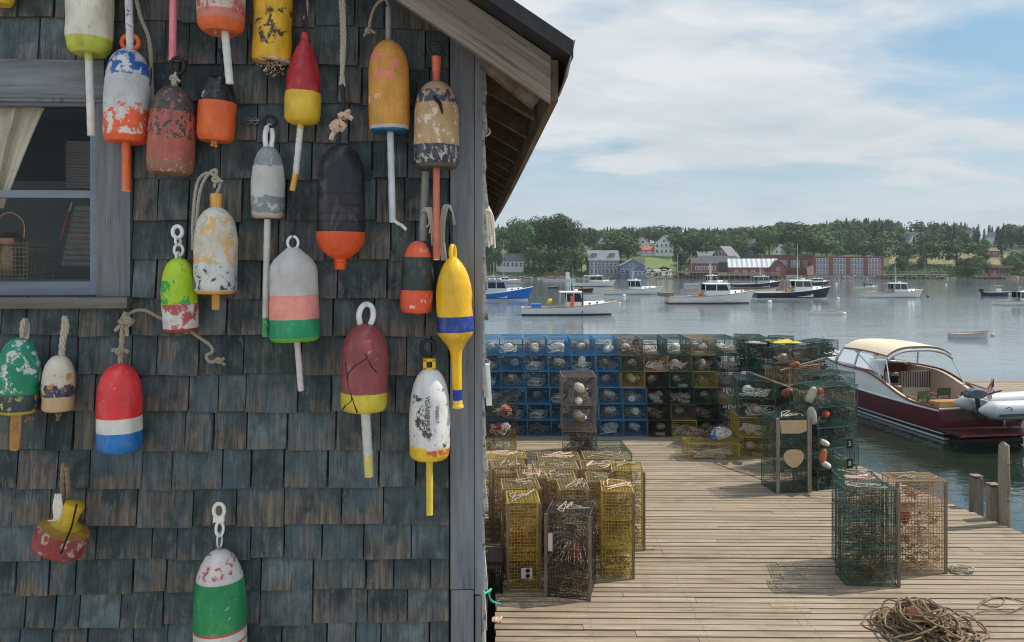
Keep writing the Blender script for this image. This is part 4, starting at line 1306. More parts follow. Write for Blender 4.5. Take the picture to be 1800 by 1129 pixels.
TW = {
    'blue': wire_mat('blue_vinyl_wire', (0.05, 0.2, 0.36), (0.3, 0.34, 0.36), 0.6),
    'green': wire_mat('green_vinyl_wire', (0.022, 0.085, 0.07), (0.24, 0.24, 0.19), 0.75),
    'yellow': wire_mat('yellow_vinyl_wire', (0.47, 0.34, 0.05), (0.22, 0.145, 0.08), 0.95),
    'black': wire_mat('black_vinyl_wire', (0.03, 0.03, 0.032), (0.24, 0.2, 0.16), 0.7),
    'tan': wire_mat('tan_vinyl_wire', (0.44, 0.28, 0.15), (0.36, 0.3, 0.08), 0.5),
    'brown': wire_mat('brown_vinyl_wire', (0.2, 0.155, 0.13), (0.22, 0.16, 0.11), 0.6),
    'straw': wire_mat('weedy_yellow_wire', (0.38, 0.28, 0.13), (0.2, 0.125, 0.08), 0.95),
}
NET = plain('trap_netting', (0.03, 0.032, 0.03), 0.9, var=0.5, scale=20, dirt=(0.2, 0.17, 0.12), dirt_amt=0.5)
NETC = {'orange': plain('orange_netting', (0.42, 0.12, 0.04), 0.9, var=0.4, scale=20, dirt=(0.25, 0.2, 0.12)), 'white': plain('pale_netting', (0.5, 0.47, 0.42), 0.9, var=0.3, scale=20), 'dark': NET, 'teal': plain('teal_netting', (0.06, 0.25, 0.24), 0.9, var=0.3, scale=20, dirt=(0.3, 0.22, 0.1))}
TWF = {'blue': wire_mat('sunlit_blue_wire', (0.03, 0.24, 0.5), (0.1, 0.2, 0.3), 0.3)}  # same blue wire, sunlight on floors and tops put into the colour
WEED = plain('dried_weed', (0.2, 0.13, 0.055), 0.95, var=0.5, scale=40, dirt=(0.32, 0.22, 0.1))
BAG = plain('white_bait_bag', (0.68, 0.66, 0.62), 0.8, var=0.25, scale=25, dirt=(0.4, 0.36, 0.3))
RUNN = wood('trap_runner_wood', [(0.12, 0.08, 0.055), (0.24, 0.17, 0.12), (0.36, 0.28, 0.2)], (14, 14, 1.5), bmp=0.4)
TANP = plain('tan_plastic', (0.52, 0.36, 0.2), 0.6, var=0.2, scale=12)


def cage(mb, w, d, h, s=0.04, r=0.0022, rg=None, edge=1.6, floorr=None, jit=0.0015, skip=()):
    """six faces of square wire grid; origin at the middle of the base"""
    def line(p, q, rr):
        p, q = Vector(p), Vector(q)
        dd = (q - p).normalized()
        x, y = frame_of(dd)
        vs = []
        for e in (p, q):
            e = e + Vector((rg.uniform(-jit, jit), rg.uniform(-jit, jit), rg.uniform(-jit, jit)))
            for a, b_ in ((1, 1), (-1, 1), (-1, -1), (1, -1)):
                vs.append(e + x * (a * rr) + y * (b_ * rr))
        mb.add(vs, [(0, 1, 5, 4), (1, 2, 6, 5), (2, 3, 7, 6), (3, 0, 4, 7)], mi[0])
    mi = [0]
    nx, ny, nz = max(2, round(w / s)), max(2, round(d / s)), max(2, round(h / s))
    xs = [-w / 2 + w * i / nx for i in range(nx + 1)]
    ys = [-d / 2 + d * i / ny for i in range(ny + 1)]
    zs = [h * i / nz for i in range(nz + 1)]
    for name, A, B, f in (('front', xs, zs, lambda a, b_: (a, -d / 2, b_)), ('back', xs, zs, lambda a, b_: (a, d / 2, b_)),
                          ('left', ys, zs, lambda a, b_: (-w / 2, a, b_)), ('right', ys, zs, lambda a, b_: (w / 2, a, b_)),
                          ('bottom', xs, ys, lambda a, b_: (a, b_, 0)), ('top', xs, ys, lambda a, b_: (a, b_, h))):
        if name in skip:
            continue
        mi[0] = 1 if name in ('bottom', 'top') else 0
        for i, a in enumerate(A):
            e = edge if i in (0, len(A) - 1) else 1.0
            line(f(a, B[0]), f(a, B[-1]), r * e)
        for j, b_ in enumerate(B):
            e = edge if j in (0, len(B) - 1) else 1.0
            line(f(A[0], b_), f(A[-1], b_), r * e)


def net_head(mb, w, d, h, y0, y1, ring=0.07, n=16, m=6, r=0.002, sag=0.0, x=0.0, z=None):
    """a netting funnel from a rectangular opening at y0 to a ring at y1"""
    z = h * 0.5 if z is None else z

    def S(i, j):
        t = 2 * math.pi * i / n
        cx_, cz_ = math.cos(t), math.sin(t)
        k = max(abs(cx_), abs(cz_))
        a = Vector((cx_ / k * w * 0.49, y0, h * 0.5 + cz_ / k * h * 0.49))
        b_ = Vector((x + cx_ * ring, y1, z + cz_ * ring))
        u = j / m
        p = a.lerp(b_, u ** 0.7)
        p.z -= sag * math.sin(math.pi * u)
        return p
    for i in range(n):
        mb.tube([S(i, j) for j in range(m + 1)], r, 3, cap=False)
    for j in range(m + 1):
        mb.tube([S(i, j) for i in range(n)], r, 3, True)


def blob_bag(mb, c, rx, ry, rz, seed=0):
    c = Vector(c)

    def f(u, v):
        a, b_ = 2 * math.pi * u, math.pi * (v - 0.5)
        n = Vector((math.cos(a) * math.cos(b_), math.sin(a) * math.cos(b_), math.sin(b_)))
        k = 1 + 0.22 * mnoise.noise(n * 2.3 + Vector((seed, 0, 0)))
        return c + Vector((n.x * rx, n.y * ry, n.z * rz)) * k
    mb.grid(f, 14, 9)


def scribble(mb, c, sx, sy, sz, n, r, rg, per=5, sides=4):
    c = Vector(c)
    P = [c + Vector((rg.uniform(-sx, sx), rg.uniform(-sy, sy), rg.uniform(-sz, sz))) for _ in range(n)]
    mb.tube(smooth(P, per), r, sides, cap=False)


PROTO = {}
TRAPS = 0


def trap(kind, w, d, h, col, style, label, loc, rz=0.0, group='lobster traps', rx=0.0, ry=0.0):
    """one wire trap; prototypes are built once for each kind and copied"""
    global TRAPS
    TRAPS += 1
    key = (kind, w, d, h, col, style)
    if key not in PROTO:
        rg = random.Random(len(PROTO) * 37 + round(w * 100) + round(h * 1000))
        root = bpy.data.objects.new('lobster_trap', None)
        root.empty_display_size = 0.1
        COL.objects.link(root)
        mb = MB()
        fine = kind == 'upright'
        cage(mb, w, d, h, 0.038, 0.0019 if fine else 0.00145, rg, 1.8 if fine else 3.4, jit=0.004)
        if fine:            # inner partitions of the same wire
            for zz_ in (0.34, 0.67):
                for i_ in range(13):
                    a_ = lerp(-w / 2, w / 2, i_ / 12)
                    mb.beam((a_, -d / 2, h * zz_), (a_, d / 2, h * zz_), 0.004, 0.004)
                    a_ = lerp(-d / 2, d / 2, i_ / 12)
                    mb.beam((-w / 2, a_, h * zz_), (w / 2, a_, h * zz_), 0.004, 0.004)
        mb.build('wire_cage', [TW[col], TWF.get(col, TW[col])], root)
        nb = MB()
        if kind == 'flat':
            st = style % 4
            if st == 0:
                net_head(nb, w, d, h, d * 0.05, d * 0.3, 0.06, 18, 6, 0.0024, 0.03, 0.03)
                nb.build('net_funnel', NETC['dark'], root)
                nb = MB()
                net_head(nb, w, d, h, -d * 0.42, -d * 0.2, 0.08, 14, 4, 0.0024, 0.02, -0.08)
            elif st == 1:
                net_head(nb, w, d, h, -d * 0.1, d * 0.15, 0.08, 18, 6, 0.0026, 0.05, -0.05, h * 0.4)
            elif st == 2:
                for sx_ in (-1, 1):
                    for k in range(9):
                        u = k / 8
                        nb.tube(smooth([(sx_ * w * 0.48, lerp(-d * 0.3, 0.0, u), h * 0.95), (sx_ * w * 0.2, lerp(-d * 0.25, -0.05, u), h * 0.5 + 0.05), (sx_ * w * 0.48, lerp(-d * 0.3, 0.0, u), 0.02)], 4), 0.003, 3, cap=False)
                net_head(nb, w, d, h, d * 0.1, d * 0.35, 0.07, 16, 5, 0.0024, 0.03)
            else:
                net_head(nb, w, d, h, -d * 0.3, d * 0.05, 0.06, 16, 7, 0.0026, 0.06, 0.06, h * 0.35)
            nb.build('net_funnel', NETC['dark'], root, False)
            bb = MB()
            if style in (0, 1, 3, 4, 6):
                blob_bag(bb, (rg.uniform(-0.12, 0.12), -d * 0.18, h * 0.42), 0.1, 0.08, 0.075, style)
                bb.build('bait_bag', BAG, root, True)
            if style in (0, 3, 4, 6):
                pk_ = MB()
                for _ in range(9):
                    scribble(pk_, (rg.uniform(-w * .3, w * .3), rg.uniform(-d * .4, d * .3), h * rg.uniform(.15, .75)), 0.12, 0.16, 0.06, 9, rg.uniform(0.003, 0.007), rg, 4, 3)
                pk_.build('dried_weed', WEED if style != 3 else NETC['teal'], root)['kind'] = 'stuff'
            if style == 7:
                pk_ = MB()
                for _ in range(30):
                    scribble(pk_, (rg.uniform(-w * .3, w * .3), rg.uniform(-d * .4, d * .4), h * rg.uniform(.1, .8)), 0.13, 0.16, 0.08, 12, rg.uniform(0.004, 0.011), rg, 4, 3)
                pk_.build('packed_net', plain('packed_old_net', (0.055, 0.05, 0.042), 0.95, var=0.6, scale=9, dirt=(0.3, 0.22, 0.15), dirt_amt=0.75), root)['kind'] = 'stuff'
            rb = MB()
            if style in (1, 2, 5, 6, 7):
                for _ in range(3):
                    scribble(rb, (rg.uniform(-0.1, 0.1), -d * 0.3, h * 0.3), w * 0.33, d * 0.15, h * 0.26, 16, 0.0085, rg)
                rb.build('rope', ROPE_WHITE if style < 6 else ROPE_TAN, root, True)
            if style in (2, 4, 5):
                br = MB().box((rg.uniform(-0.12, 0.12), -d * 0.38, 0.035), (0.2, 0.09, 0.055))
                br.build('ballast_brick', plain('ballast_brick', (0.36, 0.32, 0.27), 0.9, var=0.3, scale=20), root)
        else:
            net_head(nb, w, d, h * 0.34, -d * 0.3, d * 0.1, 0.07, 14, 5, 0.0022, 0.02)
            n0 = len(nb.v)
            for k in range(n0):
                nb.v[k] = (nb.v[k][0], nb.v[k][1], nb.v[k][2] + h * 0.55)
            for sgn in (-1, 1):
                for k in range(7):
                    a = lerp(-w * 0.46, w * 0.46, k / 6)
                    nb.tube(smooth([(a, -d * 0.47, h * (0.42)), (a * 0.6, -d * 0.1, h * 0.5 + sgn * 0.1), (a * 0.3, d * 0.2, h * 0.55)], 4), 0.0024, 3, cap=False)
            ncol = ('orange', 'dark', 'white', 'dark', 'orange')[style % 5]
            nb.build('net_funnel', NETC[ncol], root)
            for sx_ in ((1,) if style % 2 else (-1, 1)):
                rn = MB()
                rn.span((sx_ * w / 2 - 0.017, -d / 2 - 0.022, -0.002), (sx_ * w / 2 + 0.017, -d / 2 - 0.004, h * 0.995))
                rn.build('wooden_runner', RUNN, root)
            # weed and mud caught in the wire
            wd = MB()
            for _ in range(95):
                scribble(wd, (rg.uniform(-w * .42, w * .42), rg.uniform(-d * .47, d * .3), h * rg.choice([rg.uniform(.02, .3), rg.uniform(.3, .98)])), 0.07, 0.05, 0.045, 7, rg.uniform(0.002, 0.005), rg, 3, 3)
            wd.build('dried_weed', WEED, root)['kind'] = 'stuff'
            rb = MB()
            for _ in range(2):
                scribble(rb, (0, 0, h + 0.015), w * 0.45, d * 0.45, 0.012, 7, 0.006, rg)
            rb.build('rope_bridle', (ROPE_TAN, ROPE_PINK, ROPE_TAN, ROPE_TAN, ROPE_GREY)[style % 5], root, True)
            if style in (0, 2):
                bb = MB()
                blob_bag(bb, (w * rg.uniform(-0.2, 0.2), d * 0.1, h * rg.uniform(0.25, 0.6)), 0.07, 0.06, 0.13, style)
                bb.build('bait_bag', plain('orange_bait_bag', (0.36, 0.1, 0.04), 0.8, var=0.5, scale=22, dirt=(0.2, 0.14, 0.08)), root, True)
        PROTO[key] = (root, kids_of(root))
    else:
        root = copy_tree(PROTO[key][0], PROTO[key][1])
    root.location = loc
    root.rotation_euler = (rx, ry, rz)
    tag(root, label, 'lobster trap', group)
    return root


ORD = ['first', 'second', 'third', 'fourth', 'fifth', 'sixth', 'seventh', 'eighth', 'ninth', 'tenth', 'eleventh', 'twelfth']
ROWN = ['top', 'second', 'third', 'fourth', 'fifth', 'bottom']
# --- the wall of traps at the far end of the dock, seen end on
YT = 16.9
PM = YT / F
CW, CHH, CD = 42.4 * PM, 28.6 * PM, 1.15
wallcol = {}
for r_ in range(6):
    for c_ in range(11):
        wallcol[(r_, c_)] = 'blue' if c_ < 6 else 'green'
for k_, v_ in {(0, 6): 'brown', (0, 7): 'green', (0, 8): 'green', (0, 9): 'straw', (0, 10): 'green', (1, 6): 'green', (1, 7): 'tan', (1, 8): 'brown', (1, 9): 'green', (1, 10): 'black', (2, 5): 'blue', (2, 6): 'yellow', (2, 7): 'black', (2, 8): 'green', (2, 9): 'yellow', (2, 10): 'brown',
              (3, 6): 'blue', (3, 7): 'black', (3, 8): 'black', (3, 9): 'green', (3, 10): 'yellow', (4, 6): 'blue', (4, 7): 'black', (4, 8): 'brown', (4, 9): 'black', (4, 10): 'green', (5, 6): 'blue', (5, 7): 'black', (5, 8): 'yellow', (5, 9): 'green', (5, 10): 'black'}.items():
    wallcol[k_] = v_
rng = random.Random(8)
bagk = 0
for r_ in range(6):
    for c_ in range(11):
        px = 856.5 + c_ * 42.2 + r_ * 1.6 + rng.uniform(-1, 1)
        x = (px + 0 - CX) * PM
        z = DZ + (5 - r_) * CHH + 0.004
        col = wallcol[(r_, c_)]
        trap('flat', round(CW - 0.006, 3), CD, round(CHH - 0.008, 3), col, rng.choice([0, 1, 2, 3, 4, 5, 6] if col != 'blue' else [0, 1, 2, 3, 6]),
             f'{col} wire trap in the long wall, {ROWN[r_]} row, {ORD[c_]} from the shack'.replace('straw', 'dull yellow'),
             (x, YT + CD / 2 + rng.uniform(-0.02, 0.05), z), rng.uniform(-0.02, 0.02), 'traps stacked in the long wall')


# second layer added behind, to block the light coming through the first
for r_ in range(1, 6):
    for c_ in range(11):
        px = 856.5 + c_ * 42.2 + r_ * 1.6
        col = 'black' if (r_ + c_) % 3 else 'brown'
        trap('flat', round(CW - 0.006, 3), 1.1, round(CHH - 0.008, 3), col, 7 if (r_ * 5 + c_) % 4 else 3, f'{col} wire trap added behind the long wall, {ROWN[r_]} row, {ORD[c_]} from the shack',
             ((px - CX) * PM, YT + CD + 0.66, DZ + (5 - r_) * CHH + 0.004), rng.uniform(-0.02, 0.02), 'traps added behind the long wall')

BPM = {}


def stored_buoy(c, col, L, r, rot, label, band=None):
    key = (col, band)
    if key not in BPM:
        BPM[key] = paint('stored_buoy_paint', L, [(0.45, col), (0.7, band or col), (1, col)], grime=0.5)
    mb = MB()
    mb.lathe([(rr, z + L / 2) for rr, z in densify(SLIM, L, r, 0.03)], 18, None, 0, 0.03)
    o = mb.build('stored_buoy', BPM[key], None, 40)
    o.location = c
    o.rotation_euler = rot
    tag(o, label, 'buoy', 'buoys stored inside the traps')
    return o


def cell(r_, c_, dy=0.22):
    px = 856.5 + c_ * 42.2 + r_ * 1.6
    return Vector(((px - CX) * PM, YT + dy, DZ + (5 - r_) * CHH + 0.004))


for i, (r_, c_, col, dx) in enumerate([(0, 2, CRM, 0), (0, 3, WH, 0.02), (1, 3, CRM, 0.0), (1, 0, WH, 0.05), (2, 1, CRM, 0.0), (2, 3, (0.5, 0.55, 0.4), 0.06), (3, 0, WH, 0.08), (4, 3, CRM, 0.06), (4, 5, WH, 0.0), (0, 5, WH, 0.05), (1, 4, CRM, -0.05), (2, 6, (0.6, 0.5, 0.33), 0.0), (2, 10, (0.6, 0.5, 0.38), 0.0),
                                       (3, 5, CRM, 0.02), (5, 5, WH, 0.08), (3, 6, WH, 0.0), (4, 6, CRM, 0.02), (5, 6, WH, 0.0), (3, 7, (0.5, 0.46, 0.4), -0.05), (5, 0, WH, 0.1), (0, 8, WH, -0.05), (1, 9, WH, 0.02)]):
    p = cell(r_, c_) + Vector((dx, 0.02 * (i % 5), 0.17 if i % 3 else 0.1))
    stored_buoy(p, col, 0.26, 0.085, (R(80 + i * 13), R(70 + 25 * math.sin(i * 1.7)), R(i * 47)), f'pale buoy inside the wall trap of the {ROWN[r_]} row, {ORD[c_]} column from the shack')
bl = MB().lathe([(rr, z + 0.08) for rr, z in densify(SLIM, 0.16, 0.05, 0.03)], 14)
o = bl.build('stored_buoy', plain('blue_float', (0.01, 0.16, 0.5), 0.35), None, 40)
o.location = cell(0, 3) + Vector((0.17, 0.02, 0.24))
tag(o, 'small bright blue float in the top row of the long trap wall', 'buoy', 'buoys stored inside the traps')


def tr(px, py, Y, kind, w, d, h, col, style, label, rz=0.0, z=None, group='lobster traps', **kw):
    """a trap whose front bottom middle shows at px (py only documents the reading), at depth Y"""
    x = (px - CX) / F * Y
    c = Vector((x, Y, 0)) + Matrix.Rotation(rz, 3, 'Z') @ Vector((0, d / 2, 0))
    return trap(kind, w, d, h, col, style, label, (c.x, c.y, DZ + 0.004 if z is None else z), rz, group, **kw)


# --- stack near the shack corner and the brown stack in the middle
z = DZ + 0.004
Y = 15.4
for k, (col, st, lb) in enumerate((('yellow', 5, 'yellow wire trap at the bottom of the small stack beside the shack'), ('black', 1, 'dark wire trap in the middle of the small stack beside the shack'), ('black', 6, 'dark wire trap topping the small stack beside the shack'))):
    h = (0.31, 0.36, 0.36)[k]
    tr(882 - k, 790, Y, 'flat', 0.58, 1.0, h, col, st, lb, R(2 - 3 * k), z, 'traps in the small stack by the shack')
    z += h + 0.01
stored_buoy((-0.12, 15.5, DZ + 0.86), ORG, 0.2, 0.06, (R(80), R(60), 0), 'orange float on the dark top trap beside the shack')
stored_buoy((-0.28, 15.5, DZ + 0.5), RED, 0.2, 0.06, (R(80), R(40), 0.5), 'red float inside the middle trap beside the shack')
z = DZ + 0.004
for k, (h, lb) in enumerate(((0.54, 'bottom'), (0.5, 'middle'), (0.54, 'top'))):
    tr(1019 + (0, -1, 0)[k], 800, 14.9, 'flat', 0.66, 0.9, h, 'brown', (7, 0, 6)[k], f'brown wire trap at the {lb} of the lone stack in the middle of the dock', R(-4 + 2 * k), z, 'traps of the lone brown stack')
    z += h + 0.008
stored_buoy((1.32, 15.0, DZ + 1.38), CRM, 0.3, 0.09, (R(85), R(80), 0.1), 'round white buoy in the top trap of the lone brown stack')
stored_buoy((1.3, 15.0, DZ + 1.12), WH, 0.28, 0.075, (R(90), R(88), 0.0), 'long white buoy between the upper traps of the lone brown stack')
stored_buoy((1.3, 15.0, DZ + 0.85), (0.5, 0.42, 0.33), 0.28, 0.09, (R(85), R(75), 0.1), 'grimy buoy in the middle trap of the lone brown stack')
tr(1082, 815, 14.0, 'flat', 0.6, 1.05, 0.34, 'green', 2, 'dark green trap lying low behind the standing yellow traps', R(3))

# --- the crowd of yellow traps standing on end beside the shack
UPG = 'yellow traps standing on end beside the shack'
S = 'straw'
ups = [  # px of the front bottom middle, depth, w, d, h, colour, style, rz, label
    (888, 11.00, 0.60, 0.45, 1.01, 'yellow', 1, 4, 'yellow standing trap tight against the shack, rearmost at the left'),
    (896, 10.50, 0.46, 0.45, 1.01, S, 0, 8, 'yellow standing trap with orange netting, second from the back at the left'),
    (917, 9.50, 0.46, 0.45, 1.01, S, 2, 4, 'yellow standing trap half hidden behind the front yellow trap at the left'),
    (921, 8.95, 0.37, 0.48, 1.01, 'yellow', 0, 3, 'yellow standing trap with a two hole vent plate, nearest to the shack'),
    (984, 10.90, 0.60, 0.45, 1.01, S, 1, 2, 'dull yellow standing trap in the back row, left of the dark green flat trap'),
    (1068, 10.95, 0.66, 0.45, 1.01, S, 2, 0, 'dull yellow standing trap in the back row with tangled pale rope on top'),
    (979, 10.40, 0.60, 0.45, 1.01, S, 3, 3, 'dull yellow standing trap in the second row from the back, at its left end'),
    (988, 9.90, 0.36, 0.45, 1.01, S, 0, 1, 'dull yellow standing trap in the second row from the back, at its middle'),
    (1052, 10.40, 0.45, 0.45, 1.01, S, 1, -2, 'dull yellow standing trap in the second row with pink rope bridle on top'),
    (1104, 10.20, 0.42, 0.48, 1.04, 'yellow', 2, -5, 'yellow standing trap at the right rear end of the crowd'),
    (938, 9.95, 0.37, 0.45, 1.01, S, 1, 5, 'dull yellow standing trap in the middle of the crowd, left one'),
    (1010, 9.47, 0.36, 0.45, 1.01, S, 2, 2, 'dull yellow standing trap directly behind the black standing trap'),
    (1051, 9.80, 0.27, 0.45, 1.01, S, 0, -2, 'dull yellow standing trap with a leaning side, behind the right front one'),
    (1086, 9.27, 0.37, 0.48, 1.04, 'yellow', 1, -4, 'yellow standing trap with bright right edge, right front of the crowd'),
]
for (px, Y, w, d, h, col, st, rz, lb) in ups:
    tr(px, 0, Y, 'upright', w, d, h, col, st, lb, R(rz), None, UPG)
rtb = tr(998, 1049, 8.72, 'upright', 0.5, 0.5, 0.95, 'black', 2, 'black standing trap in front of the yellow ones, nearest to the camera', R(-13), None, 'lobster traps')
# escape vent plates
def vent(parent_xy, w, label_parent, pos, size=(0.13, 0.12), mat=None):
    mb = MB()
    n = 14
    sx_, sz_ = size
    for cx_ in (0,):
        mb.span((pos[0] - sx_ / 2, pos[1] - 0.006, pos[2] - sz_ / 2), (pos[0] + sx_ / 2, pos[1], pos[2] + sz_ / 2))
    for q in (-1, 1):
        mb.lathe([(0.0, 0), (0.024, 0), (0.026, 0.002), (0.0, 0.0021)], 16, Matrix.Translation((pos[0] + 0.012, pos[1] - 0.0065, pos[2] + q * 0.03)) @ Matrix.Rotation(R(90), 4, 'X'), 1)
    return mb.build('escape_vent', [mat or BAG, BLACK_RUB], label_parent)


front = [o for o in bpy.data.objects if o.get('label', '').startswith('yellow standing trap with a two hole')][0]
vent(None, None, front, (0.03, -0.268, 0.2))
MB().box((-0.2, -0.262, 0.62), (0.05, 0.012, 0.2)).build('pale_panel', BAG, rtb)

# --- the pair of tall traps at the right, and the stacks behind
tr(1533, 1031, 9.05, 'upright', 0.6, 0.34, 1.13, 'green', 3, 'tall dark green standing trap with weed, nearest to the coil of rope', R(-4), None, 'tall traps standing on the open dock')
tr(1514, 1000, 9.45, 'upright', 0.48, 0.45, 1.13, 'green', 1, 'tall dark green standing trap just behind its green twin', R(-10), None, 'tall traps standing on the open dock')
tr(1619, 1008, 9.42, 'upright', 0.6, 0.36, 1.13, 'tan', 0, 'tall tan wire standing trap right of the green pair', R(1), None, 'tall traps standing on the open dock')
t_ = tr(1394, 865, 12.75, 'upright', 0.6, 0.55, 1.24, 'green', 1, 'green standing trap with a wooden frame and tan panels on its front', R(7), None, 'lobster traps')
mb = MB()
mb.span((-0.3, -0.315, 0.0), (-0.25, -0.28, 1.24))
mb.span((0.24, -0.315, 0.0), (0.29, -0.28, 1.24))
mb.build('front_frame', PILEW, t_)
mb = MB()
mb.add([(-0.24, -0.3, 1.2), (0.23, -0.3, 1.2), (0.23, -0.3, 1.02), (0.1, -0.3, 0.98), (-0.22, -0.3, 0.99), (-0.24, -0.29, 1.2), (0.23, -0.29, 1.2), (0.23, -0.29, 1.02), (0.1, -0.29, 0.98), (-0.22, -0.29, 0.99)],
       [(0, 4, 3, 2, 1), (5, 6, 7, 8, 9), (0, 1, 6, 5), (1, 2, 7, 6), (2, 3, 8, 7), (3, 4, 9, 8), (4, 0, 5, 9)])
mb.build('tan_panel', TANP, t_)
mb = MB()
n = 28
rim = []
for k in range(n):
    a = 2 * math.pi * k / n
    q = 0.165 * (1 + 0.07 * math.sin(3 * a) + 0.05 * math.cos(2 * a))
    rim.append((0.0 + math.cos(a) * q, 0.58 + math.sin(a) * q * 0.95))
mb.add([(x, -0.31, zz) for x, zz in rim] + [(x, -0.285, zz) for x, zz in rim], [tuple(range(n))] + [(i, i + n, (i + 1) % n + n, (i + 1) % n) for i in range(n)] + [tuple(reversed(range(n, 2 * n)))])
mb.build('tan_panel', TANP, t_)

z = DZ + 0.004
for k, c_ in enumerate(('bottom', 'upper')):
    tr(1330 + k * -1, 802, 15.1, 'flat', 0.66, 0.9, 0.38, 'yellow', 4 + k, f'{c_} yellow trap of the pair under the dark green traps', R(-6), z, 'lobster traps')
    z += 0.39
for k in range(2):
    tr(1330 - k, 740, 15.1 - 0.06 * k, 'flat', 0.7, 0.9, 0.36, 'green', 2 - k, f'dark green trap {("lying on the yellow pair", "topping the yellow pair stack")[k]}', R(-14 + 5 * k), z, 'lobster traps')
    z += 0.37
stored_buoy((4.83, 15.2, DZ + 0.93), (0.42, 0.34, 0.25), 0.28, 0.1, (R(88), R(70), 0.1), 'grimy tan buoy in the dark green trap above the yellow pair')
tb = tr(1256, 797, 14.9, 'flat', 0.98, 0.55, 0.3, 'yellow', 5, 'wide yellow trap lying under the bundle of netting', R(2))
rg = random.Random(77)
mb = MB()
for k in range(34):
    cc = Vector((3.93 + rg.uniform(-0.34, 0.34), 15.15 + rg.uniform(-0.12, 0.12), DZ + 0.37 + rg.uniform(0, 0.2)))
    scribble(mb, cc, 0.17, 0.1, 0.07, 8, rg.uniform(0.004, 0.009), rg, 5, 4)
mb2 = mb.build('net_bundle', plain('bundled_netting', (0.16, 0.11, 0.09), 0.9, var=0.6, scale=30, dirt=(0.45, 0.4, 0.34)), None, True)
tag(mb2, 'bundle of dark netting and pale line lying on the wide yellow trap', 'netting')
mb = MB()
blob_bag(mb, (4.12, 15.1, DZ + 0.47), 0.2, 0.12, 0.12, 3)
tag(mb.build('bait_sack', BAG, None, True), 'pale bait sack wrapped in the netting bundle on the yellow trap', 'sack')
mb = MB().tube(smooth([(3.95, 14.93, DZ + 0.58), (3.92, 14.88, DZ + 0.5), (3.86, 14.9, DZ + 0.42), (3.98, 14.9, DZ + 0.4)], 6), 0.022, 8)
tag(mb.build('blue_strap', plain('blue_strap', (0.01, 0.12, 0.45), 0.5), None, True), 'short blue strap round the netting bundle on the wide yellow trap', 'strap')

# --- rotated stacks at the right end
def stack(px, Y, n, w, d, h, cols, rz, name, z0=0.0, st=0, jitter=3):
    z = DZ + 0.004 + z0
    rg_ = random.Random(int(px))
    for k in range(n):
        c_ = cols[k % len(cols)]
        lv = ('bottom', 'second', 'third', 'fourth', 'fifth', 'sixth')[k] if k < n - 1 else 'top'
        trap('flat', w, d, h, c_, (7, 6, 7, 0, 7, 3, 7)[(k + st) % 7], f'{c_} wire trap {lv} level of the {name}'.replace('straw', 'dull yellow'), ((px - CX) / F * Y + rg_.uniform(-.03, .03), Y + rg_.uniform(-.02, .02), z), R(rz + rg_.uniform(-jitter, jitter)), 'traps in the stacks at the right end of the dock')
        z += h + 0.008


stack(1318, 17.35, 6, 0.56, 1.0, 0.355, ['green', 'brown', 'green', 'black', 'green', 'green'], -8, 'straight stack closing the long trap wall', 0, 2)
stack(1345, 16.7, 6, 0.56, 1.0, 0.355, ['black', 'brown', 'black', 'brown', 'green', 'green'], -32, 'slanted stack next to the long trap wall', 0, 1)
stack(1372, 17.3, 6, 0.56, 1.0, 0.35, ['green', 'black', 'brown', 'green', 'black', 'green'], -20, 'hidden back stack under the yellow tarp', 0, 0)
stack(1392, 15.6, 6, 0.56, 1.0, 0.345, ['black', 'brown', 'black', 'green', 'tan', 'black'], -56, 'tall stack behind the framed trap', 0, 3)
stack(1432, 17.2, 6, 0.56, 1.0, 0.34, ['black', 'green', 'brown', 'black', 'black', 'green'], -50, 'rear stack beside the maroon bow', 0, 2)
stack(1452, 14.6, 5, 0.56, 0.95, 0.34, ['black', 'green', 'black', 'straw', 'green'], -62, 'outer stack overlapping the maroon hull', 0, 5)
stack(1452, 13.25, 5, 0.58, 0.85, 0.34, ['green', 'green', 'green', 'green', 'green'], -68, 'front outer stack by the framed trap', 0, 4)
mb = MB()
c0 = at(1375, 599, 16.4)
def tarp(u, v):
    return c0 + Vector(((u - 0.5) * 0.6, (v - 0.5) * 0.7, 0.035 * math.sin(u * 9) * math.sin(v * 7) - 0.02))
mb.grid(tarp, 14, 10)
mb.grid(lambda u, v: tarp(u, v) - Vector((0, 0, 0.012)), 14, 10, 0, True)
tag(mb.build('yellow_tarp', plain('yellow_tarp', (0.5, 0.42, 0.06), 0.8, var=0.2, scale=5), None, True), 'yellow folded tarp on top of the stacked traps at the far right', 'tarp')
mb = MB().box(at(1338, 602, 16.5) + Vector((0, 0.2, -0.02)), (0.45, 0.5, 0.02), Matrix.Rotation(R(-30), 3, 'Z'))
tag(mb.build('pale_board', plain('bleached_board', (0.6, 0.56, 0.48), 0.8, var=0.2), None), 'pale bleached board on the slanted trap stack', 'board')
